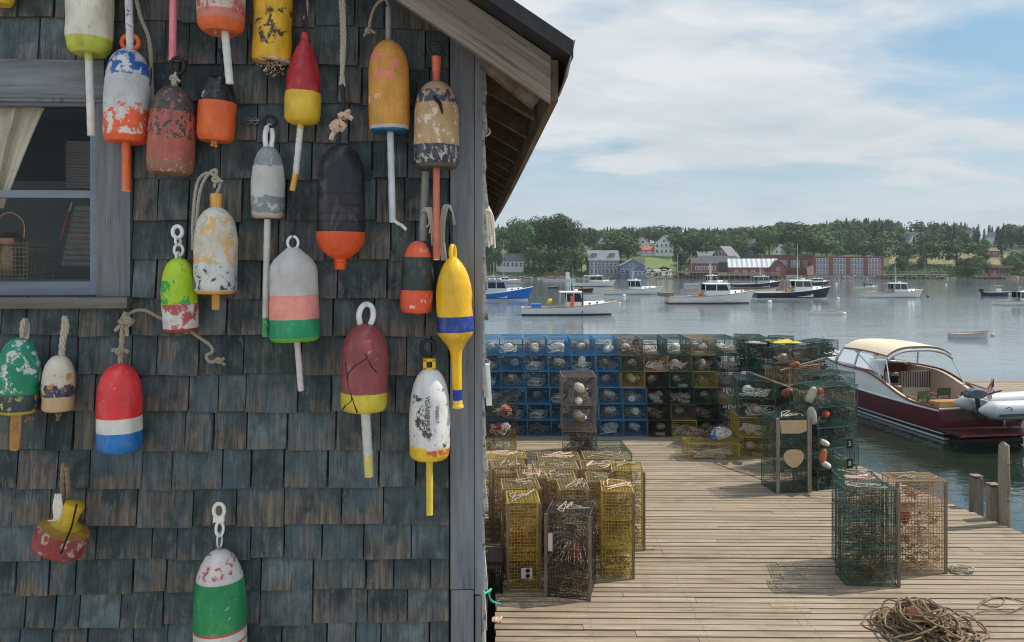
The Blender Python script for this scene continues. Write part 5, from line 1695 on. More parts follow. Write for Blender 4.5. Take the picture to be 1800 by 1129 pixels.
for (px, py, Y, col, L, r, rot, lb) in [(1427, 693, 12.9, (0.5, 0.46, 0.38), 0.27, 0.07, (0.3, 0.25, 0), 'long cream buoy hanging on the outer trap stack, upper of two'), (1427, 730, 12.85, (0.4, 0.38, 0.34), 0.28, 0.08, (0.1, -0.1, 0), 'grey speckled buoy hanging below the cream one on the trap stack'),
                                       (1441, 688, 13.1, ORG, 0.14, 0.06, (1.4, 0.6, 0), 'orange float inside the upper outer trap stack'), (1452, 728, 12.95, ORG, 0.13, 0.055, (1.4, 0.3, 0), 'orange float inside the middle of the outer trap stack'), (1447, 800, 12.8, (0.6, 0.14, 0.05), 0.22, 0.06, (0.2, 0.1, 0), 'red float inside the lower outer trap stack'),
                                       (1450, 779, 12.8, CRM, 0.26, 0.05, (1.5, 1.4, 0), 'slim cream float lying between the lower traps of the outer stack'), (1452, 817, 12.75, CRM, 0.28, 0.05, (1.5, 1.5, 0), 'slim cream float lying just above the lowest outer trap'), (1385, 690, 14.9, (0.33, 0.1, 0.07), 0.3, 0.08, (1.2, 0.4, 0), 'faded red buoy behind the framed green trap'), (1398, 641, 15.0, (0.45, 0.13, 0.05), 0.24, 0.06, (1.2, 0.6, 0), 'orange buoy near the top of the tall trap stack')]:
    stored_buoy(at(px, py, Y), col, L, r, rot, lb)
TAG = plain('black_tag', (0.01, 0.01, 0.012), 0.5)
for py, txt, lb in ((780, '5', 'black trap number plate reading 5 on the outer stack'), (815, '8', 'black trap number plate reading 8 on the lower outer stack')):
    p = at(1493.5, py, 12.66)
    fr = MB()
    fr.span((-0.05, -0.004, -0.075), (0.05, 0.004, 0.075))
    o = fr.build('number_plate', TAG)
    o.location = p
    tag(o, lb, 'number plate')
    letters(txt, 0.11, plain('plate_digit', (0.55, 0.55, 0.5), 0.6), o, Matrix.Translation((0, -0.0075, 0)) @ Matrix.Rotation(R(90), 4, 'X'), 'digit', 0.002)
pole = MB().tube([at(1330, 668, 14.6), at(1480, 722, 13.0)], 0.025, 8).tube([at(1290, 690, 14.9), at(1335, 722, 14.7)], 0.02, 8)
mb = MB().beam(at(1318, 655, 15.6), at(1498, 722, 13.1), 0.03, 0.025)
tag(mb.build('loose_pole', PILEW), 'thin grey wooden pole slanting through the right trap stacks', 'pole')
mb = MB().beam(at(1372, 652, 15.0), at(1452, 630, 15.2), 0.05, 0.035)
tag(mb.build('loose_batten', PILEW), 'grey wooden batten lying across the right trap stacks near the top', 'pole')

# dark rack and pile of gear squeezed between shack and dock
mb = MB()
for k in range(7):
    p = at(860 + k * 3.6, 0, 8.9)
    mb.span((p.x - 0.006, 8.85, DZ - 0.05), (p.x + 0.006, 8.9, DZ + 0.34))
mb.span((at(856, 0, 8.9).x, 8.83, DZ + 0.34), (at(884, 0, 8.9).x, 9.3, DZ + 0.37))
mb.span((at(882, 0, 8.9).x, 8.84, DZ - 0.05), (at(884.5, 0, 8.9).x, 9.3, DZ + 0.34))
tag(mb.build('iron_rack', plain('rusty_black_iron', (0.035, 0.03, 0.028), 0.6, 0.5, var=0.4)), 'low dark iron rack between the shack corner and the yellow traps', 'rack')
mb = MB()
rg = random.Random(3)
for k in range(7):
    scribble(mb, at(874, 1091, 7.55) + Vector((0, 0, 0.01)), 0.05, 0.05, 0.015, 8, 0.006, rg)
tag(mb.build('rope_scrap', ROPE_PINK, None, True), 'frayed scrap of pink rope at the dock edge by the shack', 'rope')

# ================================================================== ROPE ON THE DECK
def deck(px, py, dz=0.0):
    Y = (CAMZ - DZ - dz) * F / (py - HY)
    return at(px, py, Y)


rg = random.Random(12)
mb = MB()
pc = deck(1628, 1112)
for k in range(120):
    a0 = rg.uniform(0, 6.28)
    rad = abs(rg.gauss(0.0, 0.27))
    rad = min(rad, 0.46)
    hgt = max(0.02, (0.27 - rad * 0.5) * rg.uniform(0.1, 1.0))
    c = pc + Vector((math.cos(a0) * rad, math.sin(a0) * rad * 0.55, hgt))
    nr = Vector((rg.gauss(0, 0.38), rg.gauss(0, 0.38) - 0.25, 1)).normalized()
    x, y = frame_of(nr)
    r0 = rg.uniform(0.07, 0.21)
    n = rg.randint(9, 14)
    P = []
    for i in range(n):
        t = 2 * math.pi * i / n
        q = c + x * math.cos(t) * r0 * rg.uniform(0.85, 1.12) + y * math.sin(t) * r0 * rg.uniform(0.8, 1.1)
        q.z = max(DZ + 0.012, q.z)
        P.append(q)
    mb.tube(smooth(P, 4, True), rg.choice([0.007, 0.009, 0.011]), 6, True, rg.choice([0, 0, 1]))
tag(mb.build('rope_pile', [ROPE_BROWN, plain('rope_dark_brown', (0.13, 0.095, 0.075), 0.9, var=0.4, scale=60)], None, True), 'big tangled pile of brown rope in the foreground on the deck', 'rope')
o = MB().lathe([(rr, z + 0.15) for rr, z in densify(SLIM, 0.3, 0.075, 0.02)], 24).build('worn_buoy', paint('worn_buoy_paint', 0.3, [(0.5, (0.42, 0.15, 0.08)), (1, (0.2, 0.15, 0.12))], edge=0.1, chips=[(0.3, (0.4, 0.25, 0.18), 30, 0, 1)]), None, 40)
o.location = deck(1615, 1112) + Vector((0, -0.05, 0.2))
o.rotation_euler = (R(-8), R(-78), R(-14))
tag(o, 'worn red and grey buoy half buried in the brown rope pile', 'buoy')
mb = MB()
P = [deck(*q) + Vector((0, 0, 0.012)) for q in ((1708, 1085), (1722, 1066), (1748, 1052), (1766, 1056), (1752, 1068), (1726, 1064), (1732, 1056), (1765, 1052), (1800, 1060), (1840, 1066))]
mb.tube(smooth(P, 8), 0.007, 6)
P = [deck(*q) + Vector((0, 0, 0.014)) for q in ((1700, 1096), (1716, 1080), (1745, 1074), (1775, 1078), (1802, 1068), (1850, 1062))]
mb.tube(smooth(P, 8), 0.006, 6)
tag(mb.build('loose_rope', ROPE_BROWN, None, True), 'loose brown rope trailing from the pile to the right edge', 'rope')
mb = MB()
pc = deck(1688, 1004)
for k in range(10):
    P = []
    c = pc + Vector((rg.uniform(-.05, .05), rg.uniform(-.04, .04), 0.012 + 0.005 * k))
    a0 = rg.uniform(0, 6)
    for i in range(10):
        t = 2 * math.pi * i / 10 + a0
        P.append(c + Vector((math.cos(t) * rg.uniform(0.09, 0.16), math.sin(t) * rg.uniform(0.06, 0.11), 0)))
    mb.tube(smooth(P, 4, True), 0.006, 5, True)
tag(mb.build('rope_coil', ROPE_GREY, None, True), 'small tan coil of rope beside the tall tan trap', 'rope')
# ================================================================== BOATS
def gloss(name, col, rough=0.3, **kw):
    return plain(name, col, rough, var=kw.pop('var', 0.08), scale=kw.pop('scale', 1.2), **kw)


HW = gloss('white_gelcoat', (0.72, 0.72, 0.70), dirt=(0.5, 0.45, 0.38), dirt_amt=0.25)
HBLK = gloss('black_hull_paint', (0.012, 0.014, 0.022), 0.18)
HBLU = gloss('blue_hull_paint', (0.01, 0.13, 0.5), 0.25)
HNAV = gloss('navy_hull_paint', (0.015, 0.02, 0.045), 0.2)
HMAR = gloss('maroon_hull_paint', (0.11, 0.008, 0.014), 0.14)
HRED = gloss('red_bottom_paint', (0.22, 0.05, 0.03), 0.6)
HGRY = gloss('grey_hull_paint', (0.42, 0.44, 0.45), 0.4)
HBEI = gloss('beige_hull_paint', (0.6, 0.55, 0.45), 0.4)
TEAK = plain('varnished_teak', (0.36, 0.16, 0.045), 0.3, var=0.3, scale=7)
MAHOG = plain('varnished_mahogany', (0.17, 0.04, 0.016), 0.25, var=0.3, scale=8)
DECKP = plain('pale_deck_paint', (0.6, 0.6, 0.57), 0.6, var=0.1)
SOOT = plain('exhaust_black', (0.02, 0.02, 0.022), 0.5)
BUOYO = plain('orange_float', (0.8, 0.14, 0.03), 0.5)
BUOYY = plain('yellow_float', (0.75, 0.6, 0.05), 0.5)


class Hull:
    """lofted hull: x forward from the transom, y to port, z up from the waterline"""

    def __init__(s, L, B, fs, fb, rake=0.6, tuck=0.92, flare=0.5, full=0.45, raised=None):
        s.L, s.B, s.fs, s.fb, s.rake, s.tuck, s.flare, s.full, s.raised = L, B, fs, fb, rake, tuck, flare, full, raised

    def half(s, u):
        k = max(0.0, (u - s.full) / (1 - s.full))
        aft = lerp(s.tuck, 1.0, min(1, u / max(0.01, s.full)))
        return s.B / 2 * aft * (1 - k ** 2.3)

    def sheer(s, u):
        return s.fs + (s.fb - s.fs) * (u ** 2.0) - 0.06 * s.fs * math.sin(math.pi * u)

    def top(s, u):
        return s.raised(u) if s.raised else s.sheer(u)

    def pt(s, u, z, side):
        sh = s.sheer(u)
        t = max(0.0, min(1.0, (z + 0.55) / (sh + 0.55)))
        e = 0.16 + s.flare * u ** 2.4
        y = s.half(u) * (t ** e)
        if z > sh:
            y = s.half(u) * (1 - 0.05 * (z - sh))
        x = s.L * u - s.rake * (1 - max(0, z + 0.1) / (s.fb + 0.1)) * u ** 5
        return Vector((x, side * y, z))

    def build(s, name, mats, zs, parent, stations=22):
        """mats/zs: first material is used under zs[0], next up to zs[1] ... last up to the sheer; one more above the sheer when raised"""
        mb = MB()
        us = [(i / stations) ** 0.85 for i in range(stations + 1)]
        nlev = 3
        for side in (1, -1):
            vs, fs, ms = [], [], []
            rows = []
            for u in us:
                lev = [-0.5, -0.2] + list(zs) + [lerp(zs[-1], s.sheer(u), k / nlev) for k in range(1, nlev + 1)]
                mi = [0, 0] + list(range(1, len(zs))) + [len(zs)] * nlev
                if s.raised:
                    lev += [lerp(s.sheer(u), max(s.sheer(u) + 0.002, s.top(u)), k / 2) for k in (1, 2)]
                    mi += [len(zs) + 1] * 2
                rows.append([s.pt(u, z, side) for z in lev])
            m = len(rows[0])
            for r_ in rows:
                vs += r_
            for i in range(len(us) - 1):
                for j in range(m - 1):
                    q = (i * m + j, (i + 1) * m + j, (i + 1) * m + j + 1, i * m + j + 1)
                    fs.append(q if side < 0 else q[::-1])
                    ms.append(mi[j])
            mb.add(vs, fs, ms)
        lev = [-0.5, -0.2] + list(zs) + [lerp(zs[-1], s.sheer(0), k / nlev) for k in range(1, nlev + 1)]
        mi = [0, 0] + list(range(1, len(zs))) + [len(zs)] * nlev
        if s.raised and s.top(0) > s.sheer(0) + 0.01:
            lev.append(s.top(0))
            mi.append(len(zs) + 1)
        vs = [s.pt(0, z, 1) for z in lev] + [s.pt(0, z, -1) for z in lev]
        m = len(lev)
        mb.add(vs, [(j, j + 1, m + j + 1, m + j) for j in range(m - 1)], mi[:m - 1])
        return mb.build(name, mats, parent, 35)

    def deck(s, u0, u1, parent, mat, drop=0.03, camber=0.08, inset=0.02, name='deck', n=14):
        def f(a, b_):
            u = lerp(u0, u1, a)
            y = (s.half(u) - inset) * (2 * b_ - 1)
            if s.half(u) < inset:
                y = 0
            h = max(1e-3, s.half(u))
            x = s.pt(u, s.top(u), 1).x
            return Vector((x, y, s.top(u) - drop + camber * (1 - (y / h) ** 2)))
        mb = MB().grid(f, n, 6)
        return mb.build(name, mat, parent, True)

    def well(s, u0, u1, parent, mat, zf, wash=0.3, n=8, name='cockpit'):
        """side decks, inner walls and floor of an open cockpit"""
        mb = MB()
        for side in (1, -1):
            def a_(a, b_):
                u = lerp(u0, u1, a)
                return Vector((s.pt(u, s.top(u), 1).x, side * (s.half(u) - wash * b_), s.top(u) - 0.02))

            def w_(a, b_):
                u = lerp(u0, u1, a)
                return Vector((s.pt(u, s.top(u), 1).x, side * (s.half(u) - wash), lerp(s.top(u) - 0.02, zf, b_)))
            mb.grid(a_, n, 1, 0, side > 0)
            mb.grid(w_, n, 1, 0, side > 0)
        mb.grid(lambda a, b_: Vector((s.L * lerp(u0, u1, a), (s.half(lerp(u0, u1, a)) - wash) * (2 * b_ - 1), zf)), n, 2)
        h0, h1 = s.half(u0) - wash, s.half(u1) - wash
        x0 = s.L * u0
        mb.span((x0, -s.half(u0) + 0.02, s.top(u0) - 0.06), (x0 + wash * 0.8, s.half(u0) - 0.02, s.top(u0) - 0.018))
        mb.span((x0 + wash * 0.8 - 0.02, -h0, zf), (x0 + wash * 0.8, h0, s.top(u0) - 0.06))
        mb.span((s.L * u1 - 0.02, -h1, zf), (s.L * u1, h1, s.top(u1)))
        return mb.build(name, mat, parent)

    def rail(s, parent, mat, r=0.035, dz=0.0, name='rub_rail', u0=0.0, top=True):
        mb = MB()
        us = [lerp(u0, 1, i / 26) for i in range(27)]
        for side in (1, -1):
            P = []
            for u in us:
                z = (s.top(u) if top else s.sheer(u)) + dz
                p = s.pt(u, z, side)
                p.y += side * 0.01
                P.append(p)
            mb.tube(P, r, 6)
        return mb.build(name, mat, parent, True)


def lobster_boat(px0, px1, pyw, label, hull=HW, bottom=HNAV, stripe=None, house=HW, roofm=HW, fs=0.75, fb=1.5, flip=False, houseu=(0.46, 0.62), mast=2.0, stack=False, extra=None, roof_aft=0.9, Lm=None, hh=1.75, name='lobster_boat', trunk=True, open_back=True, yaw=0.0, rail=None):
    """a moored working boat read from its stern and bow pixels and waterline row"""
    Y = CAMZ * F / (pyw - HY)
    x0, x1 = (px0 - CX) / F * Y, (px1 - CX) / F * Y
    L = abs(x1 - x0) if Lm is None else Lm
    root = thing(name, label, 'boat', (x0, Y, 0), R(yaw) if not flip else R(180 + yaw), 'boats moored in the harbour')
    Bm = L * 0.33
    H = Hull(L, Bm, fs * L / 10, fb * L / 10, 0.7 * L / 10)
    k = L / 10
    H.build('hull', [bottom, stripe or hull, hull], [0.1 * k, 0.16 * k], root)
    u0, u1 = houseu
    H.deck(u1 - 0.02, 1.0, root, DECKP)
    H.well(0.0, u1 - 0.02, root, DECKP, 0.3 * k, 0.25 * k)
    H.rail(root, rail or (TEAK if hull in (HW, HGRY) else HW), 0.04 * k)
    # wheelhouse: posts and panels round real window openings
    xa, xb = L * u0, L * u1
    hw = min(H.half(u1), H.half(u0)) - 0.28 * k
    zb_, zt_ = 0.3 * k, 0.3 * k + hh * k + 0.35 * k
    zs = H.sheer(u1) + 0.42 * k
    wm = MB()
    th_ = 0.05 * k
    zl = zt_ - 0.12 * k
    for sy in (1, -1):
        wm.span((xa, sy * hw - th_ / 2, zb_), (xb + 0.25 * k, sy * hw + th_ / 2, zs))
        wm.span((xa, sy * hw - th_ / 2, zl), (xb, sy * hw + th_ / 2, zt_))
        for t in (0.0, 0.5, 0.97):
            x = lerp(xa, xb, t)
            wm.beam((x + (0.25 * k if t > 0.9 else 0), sy * hw, zs - 0.01), (x, sy * hw, zl + 0.01), 0.09 * k, 0.055 * k, 0, (0, 1, 0))
    wm.beam((xb + 0.28 * k, 0, zb_), (xb + 0.26 * k, 0, zs), 0.06 * k, hw * 2, 0, (0, 1, 0))
    wm.beam((xb, 0, zl), (xb, 0, zt_), 0.06 * k, hw * 2 - 0.06 * k, 0, (0, 1, 0))
    for y in (-hw * 0.34, hw * 0.34):
        wm.beam((xb + 0.25 * k, y, zs - 0.01), (xb, y, zl + 0.01), 0.07 * k, 0.07 * k, 0, (0, 1, 0))
    hs = wm.build('wheelhouse', house, root)
    for sy in (1, -1):
        for a, b_ in ((0.04, 0.46), (0.54, 0.95)):
            g = MB()
            dx = 0.2 * k if b_ > 0.9 else 0
            g.hexa([(lerp(xa, xb, a), sy * hw - 0.008, zs), (lerp(xa, xb, b_) + dx, sy * hw - 0.008, zs), (lerp(xa, xb, b_) + dx, sy * hw + 0.008, zs), (lerp(xa, xb, a), sy * hw + 0.008, zs),
                    (lerp(xa, xb, a), sy * hw - 0.008, zl), (lerp(xa, xb, b_), sy * hw - 0.008, zl), (lerp(xa, xb, b_), sy * hw + 0.008, zl), (lerp(xa, xb, a), sy * hw + 0.008, zl)])
            g.build('window', DARK_GLASS, hs)
    for a, b_ in ((-0.95, -0.4), (-0.28, 0.28), (0.4, 0.95)):
        g = MB()
        q = 0.012
        g.hexa([(xb + 0.25 * k - q, a * hw, zs), (xb + 0.25 * k + q, a * hw, zs), (xb + 0.25 * k + q, b_ * hw, zs), (xb + 0.25 * k - q, b_ * hw, zs),
                (xb - q, a * hw, zl), (xb + q, a * hw, zl), (xb + q, b_ * hw, zl), (xb - q, b_ * hw, zl)])
        g.build('window', DARK_GLASS, hs)
    rm = MB()

    def rfn(a, b_):
        y = (hw + 0.12 * k) * (2 * b_ - 1)
        return Vector((lerp(xa - roof_aft * k, xb + 0.22 * k, a), y, zt_ + 0.09 * k - 0.09 * k * (2 * b_ - 1) ** 2 + 0.001))
    rm.grid(rfn, 6, 6)
    rm.span((xa - roof_aft * k, -hw - 0.12 * k, zt_ - 0.05 * k), (xb + 0.22 * k, hw + 0.12 * k, zt_ + 0.0005))
    rm.build('roof', roofm, root)
    if roof_aft > 0.6:
        ps = MB()
        for sy in (1, -1):
            ps.tube([(xa - roof_aft * k + 0.1, sy * hw, zb_), (xa - roof_aft * k + 0.1, sy * hw, zt_ - 0.05)], 0.03 * k, 6)
        ps.build('roof_post', STEEL, root)
    if trunk:
        tb_ = MB()

        def tf(a, b_):
            u = lerp(u1 + 0.025, 0.86, a)
            h = min(H.half(u) - 0.22 * k, hw) * 0.95
            y = max(0.02, h) * (2 * b_ - 1)
            e = 1 - abs(2 * b_ - 1) ** 6
            return Vector((L * u, y, H.sheer(u) - 0.03 + 0.42 * k * e * (1 - 0.35 * a)))
        tb_.grid(tf, 6, 12)
        v0, v1 = tf(1, 0), tf(1, 1)
        tr_ = tb_.build('trunk_cabin', house, root, True)
        for sy in (1, -1):
            for u in (u1 + 0.09, u1 + 0.17):
                h = min(H.half(u) - 0.22 * k, hw) * 0.95
                MB().lathe([(0, 0), (0.1 * k, 0), (0.11 * k, -0.03), (0, -0.03)], 12, Matrix.Translation((L * u, sy * (h + 0.01), H.sheer(u) + 0.17 * k)) @ Matrix.Rotation(R(90 * sy), 4, 'X')).build('porthole', DARK_GLASS, tr_)
    mm = MB()
    xm = lerp(xa, xb, 0.35)
    mm.tube([(xm, 0, zt_), (xm, 0, zt_ + mast * k)], [0.035 * k, 0.02 * k], 6)
    mm.tube([(xm, -0.35 * k, zt_ + mast * 0.6 * k), (xm, 0.35 * k, zt_ + mast * 0.6 * k)], 0.018 * k, 5)
    mm.build('mast', HW, root)
    an = MB()
    an.tube([(xm + 0.4 * k, hw * 0.8, zt_), (xm + 0.3 * k, hw * 0.8, zt_ + 2.6 * k)], 0.012 * k, 5)
    an.tube([(xm - 0.3 * k, -hw * 0.8, zt_), (xm - 0.4 * k, -hw * 0.8, zt_ + 2.2 * k)], 0.012 * k, 5)
    an.build('antenna', HW, root)
    rd = MB().lathe([(0, 0), (0.24 * k, 0.0), (0.27 * k, 0.08 * k), (0.22 * k, 0.16 * k), (0, 0.18 * k)], 14, Matrix.Translation((lerp(xa, xb, 0.7), 0.1, zt_ + 0.1 * k)))
    rd.build('radar_dome', HW, root, 40)
    if stack:
        MB().tube([(xb - 0.1 * k, -hw * 0.7, zt_ - 0.2), (xb - 0.1 * k, -hw * 0.7, zt_ + 1.0 * k), (xb - 0.25 * k, -hw * 0.7, zt_ + 1.15 * k), (xb - 0.5 * k, -hw * 0.7, zt_ + 1.15 * k)], 0.07 * k, 8).build('exhaust_stack', SOOT, root)
    # working gear aft: hauler, bait box, coaming
    gm = MB()
    gm.span((xa - 1.7 * k, -hw * 0.5, zb_ + 0.002), (xa - 0.8 * k, hw * 0.45, zb_ + 0.55 * k))
    gm.span((xa - 1.72 * k, -hw * 0.52, zb_ + 0.56 * k), (xa - 0.78 * k, hw * 0.47, zb_ + 0.6 * k))
    gm.build('bait_box', HGRY, root)
    MB().lathe([(0, 0), (0.13 * k, 0.01), (0.1 * k, 0.06 * k), (0.13 * k, 0.12 * k), (0, 0.12 * k)], 12, Matrix.Translation((xa - 0.1 * k, -hw - 0.12 * k, H.sheer(u0) + 0.3 * k)) @ Matrix.Rotation(R(90), 4, 'X')).build('pot_hauler', STEEL, root)
    MB().lathe([(0.05 * k, 0), (0.05 * k, 0.25 * k), (0.09 * k, 0.26 * k), (0.09 * k, 0.3 * k), (0, 0.3 * k)], 8, Matrix.Translation((L * 0.95, 0, H.sheer(0.95)))).build('bow_bitt', TEAK, root)
    if extra:
        extra(root, H, k, dict(xa=xa, xb=xb, hw=hw, zb=zb_, zt=zt_))
    return root


def ball(root, mat, p, r, name='float', sm=True):
    return MB().lathe([(r * math.sin(t * math.pi / 8), -r * math.cos(t * math.pi / 8)) for t in range(9)], 14, Matrix.Translation(p)).build(name, mat, root, True)


def ex_white(root, H, k, d):
    ball(root, BUOYY, (3.0 * k, 0.5, 1.35 * k), 0.32 * k)
    MB().span((1.0 * k, -0.9 * k, 0.34 * k), (2.0 * k, 0.9 * k, 1.15 * k)).build('blue_tote', gloss('blue_tote', (0.01, 0.14, 0.5)), root)
    g = MB()
    g.span((d['xa'] + 0.4 * k, -d['hw'] - 0.06 * k, d['zb'] + 0.6 * k), (d['xa'] + 0.75 * k, -d['hw'] - 0.02 * k, d['zb'] + 1.75 * k))
    g.build('oilskins', BUOYO, root)
    MB().tube(smooth([(d['xb'] + 0.1, -d['hw'], d['zb']), (d['xb'] + 0.15, -d['hw'] - 0.05, d['zt'] + 0.2), (d['xb'] - 0.1, -d['hw'], d['zt'] + 0.55 * k), (d['xb'] - 0.5, -d['hw'], d['zt'] + 0.6 * k)], 6), 0.07 * k, 8).build('davit', SOOT, root)


def ex_h(root, H, k, d):
    MB().span((-0.9 * k, -1.0 * k, 0.85 * k), (0.6 * k, 1.0 * k, 1.25 * k)).build('stern_crate', plain('crate_brown', (0.2, 0.15, 0.1), 0.9), root)
    ball(root, BUOYO, (3.6 * k, -0.9 * k, 1.1 * k), 0.25 * k)
    mb = MB()
    for sy in (1, -1):
        mb.tube([(-0.0, sy * 1.1 * k, 0.7 * k), (-0.95 * k, sy * 1.1 * k, 0.75 * k), (-0.3 * k, sy * 1.1 * k, 0.05)], 0.03 * k, 6)
    mb.build('stern_rack', STEEL, root)


def ex_k(root, H, k, d):
    for i in range(9):
        ball(root, BUOYY if i % 2 else BUOYO, (4.0 * k + 0.18 * i * k, -0.75 * k + 0.08 * (i % 3), 1.05 * k + 0.2 * (i % 4) * k), 0.15 * k, 'buoy_bunch')


def ex_a(root, H, k, d):
    MB().tube(smooth([(2.2 * k, -0.9 * k, 0.5), (2.2 * k, -0.9 * k, 2.9 * k), (2.0 * k, -0.9 * k, 3.3 * k), (1.6 * k, -0.9 * k, 3.3 * k)], 5), 0.08 * k, 8).build('exhaust_stack', SOOT, root)
    for i in range(5):
        ball(root, BUOYO if i % 2 else HW, (4.4 * k + 0.35 * i * k, -0.6, d['zt'] + 0.25 * k), 0.15 * k, 'roof_buoy')


lobster_boat(800, 937, 527.5, 'bright blue lobster boat with white cabin partly hidden by the shack', HBLU, HW, HW, gloss('pale_cabin_paint', (0.55, 0.58, 0.6)), gloss('blue_roof_paint', (0.02, 0.12, 0.4)), 0.75, 1.7, houseu=(0.42, 0.64), extra=ex_a, mast=2.5, roof_aft=1.0)
lobster_boat(917, 1085, 553.5, 'nearest white lobster boat with orange oilskins and a yellow float aboard', HW, HNAV, HNAV, HW, HW, 0.8, 1.42, houseu=(0.46, 0.61), extra=ex_white, mast=1.4, roof_aft=0.7)
lobster_boat(1006, 1082, 503.5, 'white lobster boat with lattice rack and pale canopy beyond the nearest boat', HW, HNAV, None, HW, gloss('pale_canopy', (0.7, 0.68, 0.62)), 0.85, 1.4, houseu=(0.4, 0.68), mast=1.0, roof_aft=1.4)
lobster_boat(1063, 1166, 517.5, 'white lobster boat with a brown rail, between the nearest and the largest white boats', HW, HGRY, None, HW, HW, 0.75, 1.35, houseu=(0.42, 0.58), mast=1.8, roof_aft=0.4, rail=TEAK)
lobster_boat(1172, 1327, 533.5, 'large white lobster boat with rust red bottom paint and a stern rack', HW, HRED, HRED, HW, HW, 0.8, 1.5, houseu=(0.41, 0.66), extra=ex_h, mast=2.2, roof_aft=0.2, hh=1.6)
lobster_boat(1204, 1280, 502.5, 'pale workboat with tall twin antennas behind the large white boat', HW, HGRY, None, HW, HW, 0.6, 1.2, houseu=(0.5, 0.7), mast=3.4, roof_aft=0.3)
lobster_boat(1287, 1372, 506.5, 'black hulled lobster boat moored in front of the red wharf shed', HBLK, HNAV, HW, HGRY, HGRY, 0.85, 1.5, houseu=(0.5, 0.72), mast=2.6, stack=True, rail=HW)
lobster_boat(1325, 1460, 525.5, 'big black lobster boat with white cabin and bunched yellow and orange floats', HBLK, HW, HW, HW, HW, 0.85, 1.6, houseu=(0.5, 0.7), extra=ex_k, mast=4.8, roof_aft=0.7, rail=HW)
lobster_boat(1412, 1458, 500.5, 'dark blue cabin boat moored close to the brick building', HNAV, HBLK, None, HW, HW, 0.9, 1.5, houseu=(0.35, 0.7), mast=1.5, rail=HW)
lobster_boat(1502, 1543, 508.5, 'small pale cabin cruiser with a dark canvas top beyond the white lobster boat', HBEI, HGRY, None, HW, gloss('dark_canvas', (0.08, 0.09, 0.1), 0.8), 0.9, 1.4, houseu=(0.42, 0.72), mast=1.0, roof_aft=0.6)
lobster_boat(1519, 1623, 523, 'white lobster boat with an open backed cabin in the clear water at right', HW, HGRY, None, HW, HW, 0.75, 1.4, houseu=(0.46, 0.66), mast=1.2, roof_aft=0.9)
lobster_boat(1753, 1850, 536, 'white lobster boat with dark windows cut off by the right edge', HW, HGRY, None, HW, HW, 0.7, 1.3, houseu=(0.34, 0.55), mast=1.2, roof_aft=0.1)
lobster_boat(872, 915, 498, 'beige sailing workboat with a tall mast near the left shore', HBEI, HBLU, HBLU, HW, HW, 1.1, 1.6, houseu=(0.2, 0.5), mast=14.5, roof_aft=0.2)


def skiff(px0, px1, pyw, label, mat=HGRY, inner=DECKP, motor=False, name='rowing_skiff', console=False, fs=0.42, fb=0.7, flip=False, cover=None, yaw=0.0, Bk=0.36):
    Y = CAMZ * F / (pyw - HY)
    x0, x1 = (px0 - CX) / F * Y, (px1 - CX) / F * Y
    L = abs(x1 - x0)
    root = thing(name, label, 'boat', (x0, Y, 0), R(yaw), 'small boats moored in the harbour')
    k = L / 3.5
    H = Hull(L, L * Bk, fs * k, fb * k, 0.35 * k, 0.8, 0.35, 0.4)
    H.build('hull', [mat, mat, mat], [0.05 * k, 0.08 * k], root, 16)
    ins = MB()

    def inn(a, b_):
        u = lerp(0.02, 0.97, a)
        w_ = max(0.005, H.half(u) - 0.04 * k)
        y = w_ * (2 * b_ - 1)
        z = H.sheer(u) - 0.01 - (H.sheer(u) - 0.08 * k) * (1 - abs(2 * b_ - 1) ** 4)
        return Vector((H.pt(u, H.sheer(u), 1).x, y, z))
    ins.grid(inn, 14, 10)
    ins.build('inside', cover or inner, root, True)
    H.rail(root, TEAK if mat is not HNAV else HGRY, 0.03 * k)
    for u in (0.22, 0.5, 0.75):
        MB().span((L * u - 0.12 * k, -H.half(u) + 0.05 * k, H.sheer(u) - 0.18 * k), (L * u + 0.12 * k, H.half(u) - 0.05 * k, H.sheer(u) - 0.14 * k)).build('thwart', TEAK, root)
    if motor:
        mm = MB()
        mm.span((-0.4 * k, -0.16 * k, fs * k), (-0.02 * k, 0.16 * k, fs * k + 0.4 * k))
        mm.span((-0.25 * k, -0.05 * k, -0.2), (-0.1 * k, 0.05 * k, fs * k))
        mm.build('outboard_motor', SOOT, root)
    if console:
        MB().span((L * 0.5, -0.25 * k, 0.1 * k), (L * 0.62, 0.25 * k, fs * k + 0.45 * k)).span((L * 0.5 - 0.1, -0.35 * k, fs * k + 0.75 * k), (L * 0.66, 0.35 * k, fs * k + 0.8 * k)).build('console', HW, root)
    return root


skiff(1671, 1738, 595, 'grey rowing boat with a pale seat moored just beyond the maroon boat', HGRY, plain('pale_pink_liner', (0.6, 0.5, 0.45), 0.7), fs=0.42, fb=0.72)
skiff(1426, 1487, 552.5, 'low white skiff lying empty on the open water', HW, HGRY, fs=0.3, fb=0.48)
skiff(963, 986, 507, 'small dark skiff far off near the left shore', HNAV, HGRY)
skiff(1006, 1044, 513, 'black inflatable boat with outboard behind the nearest white boat', HBLK, SOOT, True, 'inflatable_boat', fs=0.5, fb=0.62)
skiff(1026, 1060, 521.5, 'white skiff tucked behind the nearest white lobster boat', HW, DECKP, fs=0.4, fb=0.6)
skiff(1197, 1232, 512, 'pale grey skiff behind the large white lobster boat', HGRY, DECKP, fs=0.35, fb=0.5)
skiff(1302, 1366, 515.5, 'long white skiff floating between the two black lobster boats', HW, DECKP, fs=0.3, fb=0.5, Bk=0.24)
skiff(1728, 1777, 520.5, 'small dark runabout with a white console at the far right', HNAV, HW, True, 'runabout', True, fs=0.5, fb=0.6)
